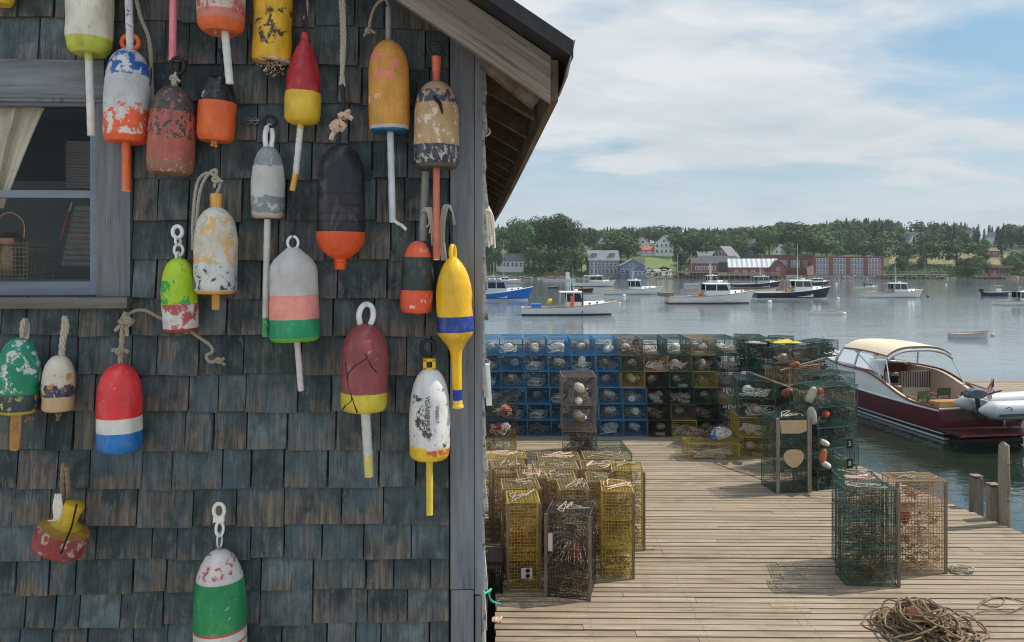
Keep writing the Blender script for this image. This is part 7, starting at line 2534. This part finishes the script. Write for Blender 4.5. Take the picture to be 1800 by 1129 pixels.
house('garage', 'long low shed with an orange roof left of the big white house', p + Vector((0, -2, 0)), w, 6, 2.0, 1.6, HWHITE, RORG, 'side', [(-1.5, 1.0, 0.8, 0.9), (1.5, 1.0, 0.8, 0.9)])
p, w, k = hs(1171, 449, 36)
house('hill_house', 'big white clapboard house with rows of dark windows', p, w * 0.9, 11, 5.6, 3.6, HWHITE, RDK, 'front', [(x, z, 0.8, 1.3) for x in (-3.1, -1.0, 1.0, 3.1) for z in (1.8, 4.4)] + [(0, 6.6, 0.8, 1.2)], [(-2, 4, 0.9, 1.3, -1), (2, 4, 0.9, 1.3, -1)], rz=-22)
p, w, k = hs(1203, 436, 24)
house('hill_house', 'white house with a brown roof half behind trees', p, w, 8, 3.6, 2.6, HWHITE, RBRN, 'front', [(-1, 2.4, 0.8, 1.2), (1, 2.4, 0.8, 1.2)], rz=-25)
# red church hall, wharf sheds
p, w, k = hs(1276, 474, 52)
p = p + Vector((1.5, 6, -0.6))
house('red_hall', 'red gabled hall with a grey roof standing behind the wharf', p, 7.6, 11, 5.6, 4.4, HREDW, RGY, 'front', [(-1.4, 7.0, 0.9, 1.5), (0.0, 7.4, 0.9, 1.9), (1.4, 7.0, 0.9, 1.5)], rz=-38)
p, w, k = hs(1258, 474, 40)
house('hall_wing', 'long wing with a grey roof joined to the red gabled hall', p + Vector((-0.5, 8, -0.5)), 10, 8, 4.8, 3.0, HREDW, RGY, 'side', [(x, 3.4, 0.9, 1.3) for x in (-5, -2.5, 0)])
p, w, k = hs(1236, 486, 42)
house('wharf_house', 'red and white wharf house on piles left of the metal roofed shed', Vector((p.x, SHORE + 5, 2.6)), w, 8, 3.0, 2.0, HREDW, RDK, 'side', [(x * w / 8, 1.3, 0.9, 1.2) for x in (-2.8, -1.4, 0, 1.4, 2.8)])
MB_ = MB().span((-w / 2 - 0.2, -4.3, -0.4), (w / 2 + 0.2, -4.02, 0.6))
p, w, k = hs(1305, 484, 100)
house('wharf_shed', 'wide dark grey roofed shed behind the metal roofed wharf shed', Vector((p.x - 6, SHORE + 22, 1.5)), 15, 9, 4.6, 2.4, plain('dark_shed_wall', (0.07, 0.075, 0.08), 0.9), RDK, 'side', [])
p = Vector(((1322 - CX) / F * (SHORE + 6), SHORE + 6, 1.6))
rs = house('wharf_shed', 'red wharf shed with a shiny striped metal roof', p, 17.5, 9, 2.6, 3.0, HREDW, None or plain('shed_base_roof', (0.4, 0.42, 0.45), 0.5), 'side', [(x, 1.0, 0.9, 1.0) for x in (-6, -3, 0, 3)], rz=-12)
mb = MB()
kk = 3.0 / 4.5
for i in range(10):
    x0, x1 = lerp(-8.9, 8.9, i / 10), lerp(-8.9, 8.9, (i + 0.55) / 10)
    n_ = []
    for x in (x0, x1):
        for y in (-4.85, -0.02):
            n_.append((x, y, 2.6 + (4.5 + y) * kk + 0.3))
    mb.add([n_[0], n_[2], n_[3], n_[1]], [(0, 1, 2, 3)])
mb.build('roof_strip', plain('pale_roof_metal', (0.7, 0.72, 0.74), 0.35, 0.2, var=0.1), rs)
p, w, k = hs(1352, 488, 20)
house('wharf_shed', 'small red gabled shed at the right end of the metal roofed one', Vector(((1362 - CX) / F * (SHORE + 3), SHORE + 3, 1.3)), 5.5, 7, 3.0, 2.4, HREDW, RDK, 'front', [(0, 2.2, 0.9, 1.0)])
# houses above
p, w, k = hs(1315, 452, 24)
house('hill_house', 'grey roofed house among trees above the wharf', p, w, 8, 4.5, 3.4, HGREY, RDK, 'side', [(-1, 3, 0.9, 1.2), (1, 3, 0.9, 1.2)])
p, w, k = hs(1378, 457, 40)
house('hill_house', 'white house with a steep grey roof above the dark brick building', p + Vector((0, 4, 0)), w * 0.6, 9, 3.4, 3.2, HWHITE, RGY, 'front', [(-1, 3.6, 0.8, 1.2), (1, 3.6, 0.8, 1.2)], rz=-28)
p, w, k = hs(1604, 436, 34)
house('villa', 'grey and white villa with gables above the lawn', p, w, 9, 4.8, 3.4, HGREY, RDK, 'side', [(x * w / 7, 2.2, 1.0, 1.5) for x in (-2.5, -1.2, 0, 1.2, 2.5)], dorm=2, chim=(2, 0))
g_ = MB()
p2 = p
house('villa_wing', 'white front gable and porch of the villa above the lawn', p + Vector((-3.6, -6.2, -0.3)), 4.6, 3.4, 4.6, 3.0, HWHITE, RGY, 'front', [(0, 4.6, 0.8, 1.2), (-1.2, 1.6, 0.8, 1.6), (1.2, 1.6, 0.8, 1.6)])
p, w, k = hs(1632, 431, 14)
house('villa_wing', 'white gable peeping over the trees right of the villa', p, w, 7, 5.5, 2.8, HWHITE, RDK, 'front', [(0, 5.0, 0.8, 1.2)])
p, w, k = hs(1704, 431, 14)
house('hill_house', 'pale gable half hidden by trees above the right lawn', p, w, 7, 5.2, 2.8, HWHITE, RGY, 'front', [(0, 4.8, 0.8, 1.2)])
p, w, k = hs(1745, 430, 12)
house('hill_house', 'small pale house in the trees farthest to the right', p, w, 6, 4.5, 2.4, HWHITE, RGY, 'front', [(0, 4, 0.8, 1)])
p = Vector(((1751 - CX) / F * (SHORE + 2), SHORE + 2, 1.3))
house('boat_shed', 'little red boat shed on posts at the right shore', p + Vector((-1.4, 0, -0.4)), 2.8, 3.2, 2.2, 0.9, plain('bright_red_wall', (0.4, 0.06, 0.06), 0.8), RBRN, 'side', [(0, 1.2, 0.7, 0.8)], door=0.8)
mb = MB()
for x in (0, 1.9, 3.8):
    mb.span((p.x + x - 0.2, p.y - 2.2, -0.5), (p.x + x, p.y - 2.0, 4.0))
    mb.span((p.x + x - 0.2, p.y + 2.2, -0.5), (p.x + x, p.y + 2.4, 4.0))
mb.span((p.x - 3.4, p.y - 3.0, 4.01), (p.x + 4.8, p.y + 3.2, 4.9), 1)
tag(mb.build('pier_shelter', [plain('shelter_posts', (0.25, 0.18, 0.11), 0.9), RBRN]), 'open pier shelter with a flat brown roof beside the little red shed', 'shelter')
p = land(1737, 452)
house('gazebo', 'small brown roofed hut on the lawn at the right', p, 7, 5, 2.6, 1.0, plain('gazebo_wood', (0.2, 0.13, 0.08), 0.9), RBRN, 'side', [(-1.5, 1.4, 1.2, 1.0), (1.5, 1.4, 1.2, 1.0)])

# brick buildings
def brick_block(px0, px1, pyt, pyb, Y, mat, cols, rows, label, wsz, d=16, parap=0.6, z0=None):
    x0, x1 = (px0 - CX) / F * Y, (px1 - CX) / F * Y
    zt_ = CAMZ - (pyt - HY) / F * Y
    zb_ = CAMZ - (pyb - HY) / F * Y
    root = thing('brick_building', label, 'building', ((x0 + x1) / 2, Y, 0))
    w = x1 - x0
    mb = MB()
    mb.span((-w / 2, 0, -0.5), (w / 2, d, zt_ - 0.3))
    mb.build('wall', mat, root)
    c_ = MB()
    c_.span((-w / 2 - 0.12, -0.14, zt_ - 0.299), (w / 2 + 0.12, d + 0.1, zt_))
    for i in range(5):
        x = lerp(-w / 2, w / 2, i / 4)
        c_.span((x - 0.3, -0.12, zb_), (x + 0.3, -0.003, zt_ - 0.3))
    c_.build('cornice', mat, root)
    for r_ in range(rows):
        z = lerp(zb_, zt_ - 0.5, (r_ + 0.5) / rows)
        for i in range(cols):
            bay = w / 4
            per = cols // 4
            b_, j = divmod(i, per)
            x = -w / 2 + bay * b_ + bay * (0.14 + 0.72 * (j + 0.5) / per)
            mb = MB()
            ww, hh_ = wsz
            mb.span((x - ww / 2 - 0.1, -0.05, z - hh_ / 2 - 0.1), (x + ww / 2 + 0.1, -0.003, z + hh_ / 2 + 0.1))
            mb.span((x - ww / 2, -0.07, z + 0.04), (x + ww / 2, -0.051, z + hh_ / 2), 1)
            mb.span((x - ww / 2, -0.07, z - hh_ / 2), (x + ww / 2, -0.051, z - 0.04), 1)
            mb.build('window', [TRIMW, WGL], root)
    return root


WGL = plain('reflecting_window_glass', (0.12, 0.14, 0.16), 0.12, var=0.3, scale=0.4)
brick_block(1430, 1552, 451, 485, SHORE + 5, BRICK, 16, 3, 'three storey red brick building with white framed windows at the waterfront', (0.85, 1.7))
brick_block(1343, 1431, 448, 478, SHORE + 10, BRICK2, 12, 1, 'long dark red brick building with tall narrow windows beside the three storey one', (0.7, 2.4))
tag(MB().span(((1420 - CX) / F * SHORE - 0, SHORE - 0.5, -0.6), ((1560 - CX) / F * SHORE, SHORE + 4.9, 0.9)).build('sea_wall', plain('granite_blocks', (0.2, 0.185, 0.17), 0.9, var=0.4, scale=0.8)), 'low stone sea wall under the red brick building', 'wall')
pk = MB()
pk.add([((1420 - CX) / F * 286, 286.5, 1.2), ((1432 - CX) / F * 286, 286.5, 1.2), ((1430 - CX) / F * 286, 286, 5.0), ((1418 - CX) / F * 286, 286, 4.2), ((1420 - CX) / F * 286, 286.7, 1.2), ((1432 - CX) / F * 286, 286.7, 1.2), ((1430 - CX) / F * 286, 286.2, 5.0), ((1418 - CX) / F * 286, 286.2, 4.2)],
       [(0, 1, 2, 3), (7, 6, 5, 4), (0, 4, 5, 1), (1, 5, 6, 2), (2, 6, 7, 3), (3, 7, 4, 0)])
tag(pk.build('awning', plain('pink_awning', (0.55, 0.3, 0.28), 0.8)), 'slanting pink awning at the left end of the brick building', 'awning')

# wharves on piles
def wharf(px0, px1, z, label, d=5.0, step=2.2, rail=True, Y=None):
    Y = Y or SHORE - 2
    x0, x1 = (px0 - CX) / F * Y, (px1 - CX) / F * Y
    root = thing('wharf', label, 'wharf', (x0, Y, 0))
    MB().span((0, 0, z - 0.3), (x1 - x0, d, z)).build('decking', plain('wharf_deck', (0.3, 0.26, 0.21), 0.9, var=0.25, scale=0.8), root)
    x = 0.2
    n = 0
    while x < x1 - x0:
        MB().tube([(x, 0.15, -1.2), (x + 0.03, 0.15, z + (0.6 if n % 3 == 0 else -0.31))], 0.14, 6).build('pile', PILEW, root)
        x += step
        n += 1
    if rail:
        r_ = MB()
        r_.span((0, 0.05, z + 0.85), (x1 - x0, 0.13, z + 0.95))
        r_.span((0, 0.05, z + 0.45), (x1 - x0, 0.13, z + 0.52))
        for i in range(int((x1 - x0) / 2) + 1):
            r_.span((i * 2.0, 0.04, z + 0.002), (i * 2.0 + 0.1, 0.15, z + 0.98))
        r_.build('railing', plain('wharf_rail', (0.4, 0.37, 0.32), 0.9), root)


wharf(1192, 1262, 2.55, 'tall timber wharf on close set piles left of the metal roofed shed', 7.5, 1.3, False)
wharf(1262, 1372, 1.5, 'wharf on piles carrying the red shed with the metal roof', 6, 2.0, True, SHORE - 3)
wharf(1545, 1668, 1.7, 'long low pier with railings right of the brick building', 3, 1.7, True)
wharf(1715, 1775, 0.9, 'short pier in front of the little red boat shed', 3, 2.4, True)
for i, (px, lb) in enumerate(((1215, 'thin pale flagpole on the tall timber wharf'), (1191, 'thin utility pole left of the tall timber wharf'), (1340, 'thin dark pole beside the metal roofed shed'), (1574, 'pale pole on the long low pier, the left one'), (1626, 'pale pole on the long low pier, the middle one'), (1747, 'flagpole above the open pier shelter'))):
    Y = SHORE + 1
    x = (px - CX) / F * Y
    o = MB().tube([(0, 0, 0), (0, 0, 8.5 if i < 3 else 5.5)], [0.11, 0.06], 6).tube([(-0.5, 0, 5.0), (0.5, 0, 5.0)], 0.05, 5).build('pole', plain('pole_grey', (0.45, 0.43, 0.4), 0.8))
    o.location = (x, Y, 0.9)
    tag(o, lb, 'pole')


def car(px, py, col, label, rz=0, off=0):
    p = land(px, py)
    root = thing('parked_car', label, 'car', p + Vector((0, off, 0.2)), R(rz), 'cars parked across the harbour')
    mb = MB()
    prof = [(-2.1, 0.35), (2.1, 0.35), (2.12, 0.75), (1.3, 0.9), (0.6, 1.42), (-1.1, 1.45), (-1.9, 0.95), (-2.12, 0.8)]
    n = len(prof)
    mb.add([(x, -0.85, z) for x, z in prof] + [(x, 0.85, z) for x, z in prof], [tuple(range(n)), tuple(range(2 * n - 1, n - 1, -1))] + [(i, i + n, (i + 1) % n + n, (i + 1) % n) for i in range(n)])
    mb.build('body', gloss('car_paint', col), root)
    g = MB()
    for sy in (-0.86, 0.86):
        s_ = 1 if sy > 0 else -1
        g.hexa([(-1.5, sy, 0.95), (1.0, sy, 0.95), (1.0, sy + 0.01 * s_, 0.95), (-1.5, sy + 0.01 * s_, 0.95), (-1.0, sy, 1.36), (0.5, sy, 1.34), (0.5, sy + 0.01 * s_, 1.34), (-1.0, sy + 0.01 * s_, 1.36)])
    g.build('side_glass', DARK_GLASS, root)
    for x in (-1.3, 1.3):
        for sy in (-0.8, 0.8):
            MB().lathe([(0, -0.1), (0.33, -0.1), (0.33, 0.1), (0, 0.1)], 12, Matrix.Translation((x, sy, 0.33)) @ Matrix.Rotation(R(90), 4, 'X')).build('wheel', BLACK_RUB, root)


car(1140, 478, (0.6, 0.6, 0.6), 'white car parked on the lot below the big white house')
car(1166, 482, (0.62, 0.62, 0.62), 'pale car at the right end of the waterfront car park', 8)
car(1148, 484, (0.5, 0.52, 0.55), 'silver car at the left end of the waterfront car park', -5)
car(1168, 476, (0.05, 0.06, 0.08), 'dark car behind the pale one in the waterfront car park')

# ------------------------------------------------------------------ trees
def leafmat(name, a, b_, c_):
    m, nt, b = base(name)
    co = objco(nt)
    rnd = nd(nt, 'ShaderNodeNewGeometry').outputs['Random Per Island']
    orn = nd(nt, 'ShaderNodeObjectInfo').outputs['Random']
    col = ramp(nt, mth(nt, 'ADD', mth(nt, 'MULTIPLY', rnd, 0.6), mth(nt, 'MULTIPLY', orn, 0.4)), [(0.1, a), (0.5, b_), (0.9, c_)])
    col = nd(nt, 'ShaderNodeHueSaturation', {'Hue': mth(nt, 'ADD', 0.475, mth(nt, 'MULTIPLY', orn, 0.045)), 'Saturation': 0.95, 'Value': mth(nt, 'ADD', 0.7, mth(nt, 'MULTIPLY', orn, 0.65)), 'Color': col}).outputs[0]
    setp(nt, b, color=col, rough=0.75, spec=0.2)
    return m


LEAF = leafmat('broad_leaves', (0.036, 0.07, 0.02), (0.062, 0.108, 0.03), (0.1, 0.148, 0.045))
NEED = leafmat('conifer_needles', (0.022, 0.042, 0.026), (0.036, 0.062, 0.036), (0.055, 0.085, 0.046))
BARK = plain('tree_bark', (0.09, 0.075, 0.06), 0.95, var=0.3, scale=2)


def leaf(mb, p, s, rg, out=None):
    d = Vector((rg.gauss(0, 1), rg.gauss(0, 1), rg.gauss(0, 1)))
    if out is not None:
        d = d.normalized() * 0.8 + out
    d.normalize()
    x, y = frame_of(d)
    a = rg.uniform(0, 3.14)
    x, y = x * math.cos(a) + y * math.sin(a), y * math.cos(a) - x * math.sin(a)
    x, y = x * s, y * s * rg.uniform(0.5, 0.9)
    mb.add([p - x, p - y * 0.8, p + x, p + y], [(0, 1, 2, 3)])


def broad_crown(seed, nleaf=1500, wide=1.0, ls=0.05):
    """unit tree: height 1, crown from .16 up"""
    rg = random.Random(seed)
    mb = MB()
    lobes = []
    for k in range(17):
        a = rg.uniform(0, 6.28)
        hz = rg.uniform(0.0, 1.0)
        rad = math.sqrt(max(0, 1 - (2 * hz - 0.85) ** 2 * 0.7)) * 0.3 * wide * rg.uniform(0.55, 1.0)
        lobes.append((Vector((math.cos(a) * rad, math.sin(a) * rad, 0.3 + hz * 0.52)), rg.uniform(0.1, 0.19)))
    lobes.append((Vector((0, 0, 0.55)), 0.25))
    tot = sum(r * r for _, r in lobes)
    for c, r in lobes:
        for _ in range(int(nleaf * r * r / tot)):
            d = Vector((rg.gauss(0, 1), rg.gauss(0, 1), rg.gauss(0, 1))).normalized()
            if d.z < -0.5 and rg.random() < 0.6:
                continue
            q = c + d * r * (1 - abs(rg.gauss(0, 0.13)))
            q += Vector((rg.gauss(0, 1), rg.gauss(0, 1), rg.gauss(0, 1))) * r * 0.06
            leaf(mb, q, ls * rg.uniform(0.55, 1.1), rg, d * 2.0)
    return mb


def conifer_crown(seed, n=800, wide=0.2, ls=0.05):
    rg = random.Random(seed)
    mb = MB()
    for _ in range(n):
        t = rg.random() ** 0.75
        z = 0.1 + 0.9 * t
        tier = 0.72 + 0.28 * math.sin(z * 62 + seed)
        rad = wide * (1 - t) ** 0.85 * tier * rg.uniform(0.3, 1.0) + 0.006
        a = rg.uniform(0, 6.28)
        out = Vector((math.cos(a), math.sin(a), 0.15))
        p = Vector((math.cos(a) * rad, math.sin(a) * rad, z - rad * 0.35))
        leaf(mb, p, ls * (0.4 + 0.9 * (1 - t)) * rg.uniform(0.6, 1.1), rg, out * 0.5 + Vector((0, 0, 0.6)))
    mb.tube([(0, 0, 0.9), (0, 0, 1.02)], [0.008, 0.001], 4)
    return mb


def trunk_mesh(seed, conifer=False):
    rg = random.Random(seed)
    mb = MB()
    if conifer:
        mb.tube([(0, 0, -0.05), (0, 0, 0.4), (0, 0, 0.95)], [0.02, 0.013, 0.003], 6)
    else:
        mb.tube([(0, 0, -0.05), (0.005, 0, 0.15), (0.0, 0.01, 0.32), (0.02, 0, 0.6)], [0.032, 0.024, 0.02, 0.007], 7)
        for k in range(6):
            a = k * 1.05 + rg.uniform(-.3, .3)
            z = rg.uniform(0.2, 0.4)
            mb.tube(smooth([(0, 0, z), (math.cos(a) * 0.1, math.sin(a) * 0.1, z + 0.1), (math.cos(a) * 0.22, math.sin(a) * 0.22, z + 0.26)], 3), [lerp(0.013, 0.003, i / 6) for i in range(7)], 5)
    return mb.mesh('trunk', BARK, True)


BROAD = [(broad_crown(100 + i, 1900, (1.0, 1.25, 0.85, 1.1, 1.4)[i], 0.036).mesh('crown', LEAF), trunk_mesh(i)) for i in range(5)]
BIG = [(broad_crown(140 + i, 4200, (1.0, 1.2)[i], 0.024).mesh('crown', LEAF), trunk_mesh(20 + i)) for i in range(2)]
CONI = [(conifer_crown(200 + i, 900, (0.16, 0.2, 0.13, 0.24)[i], 0.034).mesh('crown', NEED), trunk_mesh(30 + i, True)) for i in range(4)]
NT = 0


def tree(p, h, protos, label, group=None, w=1.0, parts=True, rg=random):
    global NT
    NT += 1
    cr, tk = protos[rg.randrange(len(protos))]
    name = 'conifer_tree' if protos is CONI else 'broadleaf_tree'
    if parts:
        root = thing(name, label, 'tree', p, rg.uniform(0, 6.28), group)
        root.scale = (h * w, h * w, h)
        put('trunk', tk, root)
        put('crown', cr, root)
    else:
        root = put(name, cr)
        tag(root, label, 'tree', group)
        root.location = p
        root.scale = (h * w, h * w, h)
        root.rotation_euler = (0, 0, rg.uniform(0, 6.28))
    return root


rg = random.Random(99)
# individually recognisable trees: px, base py, top py, crown width factor, proto, label
for (px, pb, pt, wf, pr, lb) in [
    (929, 478, 376, 1.0, BIG, 'very tall round topped tree at the left, left one of the tall pair'),
    (975, 479, 374, 0.95, BIG, 'very tall broad tree at the left, right one of the tall pair'),
    (1003, 477, 384, 0.75, BIG, 'tall narrow tree joined to the right side of the tall pair'),
    (911, 474, 414, 1.15, BROAD, 'bright rounded tree behind the white boathouse'),
    (948, 484, 428, 1.1, BROAD, 'dark full tree at the water below the tall pair'),
    (985, 484, 430, 1.1, BROAD, 'dark full tree on the bank under the right tall tree'),
    (1022, 484, 438, 0.9, BROAD, 'bushy tree at the left edge of the small left lawn'),
    (866, 478, 438, 1.2, BROAD, 'low leafy tree at the far left beside the cabin'),
    (1090, 462, 410, 1.35, BROAD, 'wide spreading dark tree above the grey waterfront house'),
    (1196, 478, 436, 1.05, BROAD, 'rounded tree beside the waterfront car park'),
    (1232, 466, 414, 1.3, BROAD, 'full tree left of the red gabled hall'),
    (1300, 456, 410, 1.1, BROAD, 'leafy tree right of the red gabled hall'),
    (1258, 452, 412, 1.3, BROAD, 'leafy tree on the slope behind the red gabled hall'),
    (1352, 450, 396, 0.9, BROAD, 'tall narrow broadleaf tree behind the dark brick building'),
    (1400, 450, 390, 1.3, BROAD, 'great rounded tree behind the white steep roofed house'),
    (1453, 460, 408, 1.35, BROAD, 'bright rounded tree rising behind the three storey brick building'),
    (1540, 466, 415, 1.45, BROAD, 'broad dark tree just right of the brick building'),
    (1500, 446, 402, 1.3, BROAD, 'leafy tree above the middle of the brick building'),
    (1596, 460, 440, 1.5, BROAD, 'small round tree on the lawn under the villa'),
    (1628, 466, 421, 1.35, BROAD, 'round lawn tree with a clear trunk right of the villa'),
    (1682, 470, 419, 1.55, BROAD, 'broad spreading lawn tree with a forked trunk'),
    (1728, 456, 420, 1.0, BROAD, 'leafy tree left of the brown roofed hut on the lawn'),
    (1760, 456, 428, 0.8, CONI, 'small conifer beside the brown roofed hut'),
    (1788, 470, 440, 1.3, BROAD, 'round tree on the lawn at the right edge of the picture'),
    (1702, 490, 462, 1.4, BROAD, 'light green bushy tree on the bank below the lawn'),
    (1692, 490, 468, 1.3, BROAD, 'lower light green bush at the water below the lawn'),
    (1724, 486, 448, 1.1, BROAD, 'bushy tree standing left of the red boat shed'),
    (1775, 480, 446, 1.2, BROAD, 'tree right of the open pier shelter'),
    (1192, 396 + 30, 391, 0.9, CONI, 'spindly conifer standing above the skyline behind the white houses'),
    (1237, 424, 391, 1.0, CONI, 'lone conifer poking above the skyline right of the white houses'),
    (1340, 420, 388, 1.0, CONI, 'conifer on the skyline left of the great rounded tree'),
    (1413, 412, 383, 0.9, CONI, 'thin conifer poking above the canopy over the dark brick building'),
    (1462, 408, 377, 0.8, CONI, 'first of two thin skyline conifers above the brick building'),
    (1473, 408, 377, 0.8, CONI, 'second of two thin skyline conifers above the brick building'),
    (1582, 410, 377, 0.9, CONI, 'tallest skyline conifer above the villa'),
    (1533, 408, 377, 0.9, CONI, 'skyline conifer right of the brick building, dark and pointed'),
]:
    p = land(px, pb)
    h = (pb - pt) / F * p.y * (1.04 if pr is not CONI else 1.0)
    tree(p, h, pr, lb, None, wf if pr is not CONI else wf * 1.3, True, rg)


def top_py(px):
    T = [(840, 398), (880, 396), (930, 388), (990, 388), (1012, 402), (1060, 402), (1120, 400), (1180, 397), (1240, 402), (1300, 401), (1345, 397), (1375, 390), (1420, 396), (1450, 391), (1490, 386), (1560, 386), (1620, 389), (1700, 393), (1760, 395), (1830, 396)]
    for (a, ya), (b_, yb) in zip(T, T[1:]):
        if px <= b_:
            return lerp(ya, yb, (px - a) / (b_ - a))
    return 396


def blocked(X, Y):
    px, py = CX + X / Y * F, HY + (CAMZ - tz(X, Y)) / Y * F
    for (x0, x1, y0, y1) in ((1566, 1840, 446, 467), (1126, 1190, 440, 492), (1012, 1040, 452, 492), (1040, 1126, 462, 492), (1190, 1560, 458, 492), (1190, 1212, 430, 440), (1040, 1066, 442, 452), (1112, 1152, 430, 452), (1590, 1640, 428, 440), (1355, 1400, 440, 456), (870, 922, 462, 492), (1700, 1752, 427, 436)):
        if x0 < px < x1 and y0 < py < y1:
            return True
    return False


WG = 'trees of the wooded hill across the harbour'
placed = []
tries = 0
while NT < 285 and tries < 20000:
    tries += 1
    Y = rg.choice([rg.uniform(288, 345), rg.uniform(330, 420), rg.uniform(390, 470), rg.uniform(455, 500)])
    px = rg.uniform(846, 1830)
    X = (px - CX) / F * Y
    if blocked(X, Y) or any((X - a) ** 2 + (Y - b_) ** 2 < (5.2 if Y < 420 else 4.2) ** 2 for a, b_ in placed):
        continue
    z = tz(X, Y)
    con = rg.random() < (0.22 if Y < 420 else 0.5)
    if px > 1600 and Y > 400:
        con = rg.random() < 0.7
    h = rg.uniform(8, 13) if not con else rg.uniform(9, 15)
    if Y < 310:
        h *= 0.6
    ztop = CAMZ - (top_py(px) - rg.uniform(-7, 4) - HY) / F * Y
    h = min(h, ztop - z) if Y < 440 else ztop - z
    if h < 2.5:
        continue
    placed.append((X, Y))
    big = 'tall' if h > 11 else 'smaller'
    zone = [q for q in ((925, 'behind the white boathouse'), (1010, 'round the tall pair at the left'), (1060, 'above the small left lawn'), (1125, 'above the waterfront houses'), (1190, 'round the big white house'), (1245, 'left of the red gabled hall'), (1320, 'above the red gabled hall'), (1385, 'above the metal roofed shed'), (1440, 'above the dark brick building'), (1500, 'over the brick building'), (1560, 'right of the brick building'), (1620, 'round the villa'), (1690, 'right of the villa'), (1760, 'above the right lawn'), (9999, 'at the right edge of the hill')) if px < q[0]][0][1]
    rowd = 'at the foot of the wood' if Y < 345 else 'halfway up the wood' if Y < 440 else 'on the skyline'
    lb = ('dark pointed conifer ' if con else 'rounded broadleaf tree ') + rowd + ' ' + zone
    tree(Vector((X, Y, z - 0.2)), h, CONI if con else BROAD, lb, WG + (' (conifers)' if con else ' (broadleaf)'), rg.uniform(0.85, 1.25) if not con else rg.uniform(0.9, 1.5), Y < 345, rg)

# the rest of the wood, which reads as one mass behind the countable trees
mb = MB()
srcs = [conifer_crown(300, 170, 0.2, 0.07), conifer_crown(301, 170, 0.17, 0.07), broad_crown(302, 260, 1.2, 0.085), broad_crown(303, 260, 1.4, 0.085)]
for k in range(960):
    Y = rg.uniform(350, 640)
    px = rg.uniform(840, 1840) if k < 620 else rg.choice([rg.uniform(380, 845), rg.uniform(1835, 2350)])
    X = (px - CX) / F * Y
    if 845 < px < 1835 and blocked(X, Y):
        continue
    z = tz(X, Y)
    ztop = CAMZ - (top_py(px) - rg.uniform(-6, 3) - HY) / F * Y
    h = rg.uniform(7, 12) if Y < 470 else max(6, ztop - z)
    h = min(h, ztop - z)
    if h < 3:
        continue
    src = srcs[rg.choice([0, 1]) if rg.random() < (0.4 if px < 1500 else 0.65) else rg.choice([2, 3])]
    a = rg.uniform(0, 6.28)
    ca, sa = math.cos(a) * h, math.sin(a) * h
    w = rg.uniform(0.9, 1.3)
    mi = 1 if src in srcs[:2] else 0
    mb.add([(X + (v[0] * ca - v[1] * sa) * w, Y + (v[0] * sa + v[1] * ca) * w, z + v[2] * h) for v in src.v], src.f, mi)
tag(mb.build('far_woods', [LEAF, NEED]), kind='stuff')

# scrub on the banks
mb = MB()
for k in range(1100):
    px = rg.choice([rg.uniform(845, 1045), rg.uniform(1555, 1830), rg.uniform(1560, 1720), rg.uniform(1120, 1200)])
    Y = rg.uniform(SHORE + 2.5, SHORE + 33)
    X = (px - CX) / F * Y
    py = HY + (CAMZ - tz(X, Y)) / Y * F
    if 872 < px < 922 and py > 464 or (1126 < px < 1192 and py < 486) or (1012 < px < 1040 and py < 478) or py < 470:
        continue
    c = Vector((X, Y, tz(X, Y)))
    r = rg.uniform(0.7, 2.0)
    for _ in range(26):
        d = Vector((rg.gauss(0, 1), rg.gauss(0, 1), abs(rg.gauss(0, 0.8)))).normalized()
        leaf(mb, c + d * r * rg.uniform(0.6, 1.0), rg.uniform(0.2, 0.45), rg, d)
tag(mb.build('bank_scrub', LEAF), kind='stuff')

# ================================================================== HAZE OVER THE HARBOUR
hm = bpy.data.materials.new('harbour_haze')
hm.use_nodes = True
hn = hm.node_tree
hn.nodes.remove(hn.nodes['Principled BSDF'])
pv = nd(hn, 'ShaderNodeVolumePrincipled', {'Color': (0.8, 0.87, 0.95, 1), 'Density': 0.00018, 'Anisotropy': 0.1})
hn.links.new(pv.outputs[0], hn.nodes['Material Output'].inputs['Volume'])
hz = MB().span((-905, -65, -3), (905, 905, 48)).build('haze', hm)
tag(hz, kind='stuff')
scene.cycles.volume_bounces = 0
scene.cycles.volume_step_rate = 8
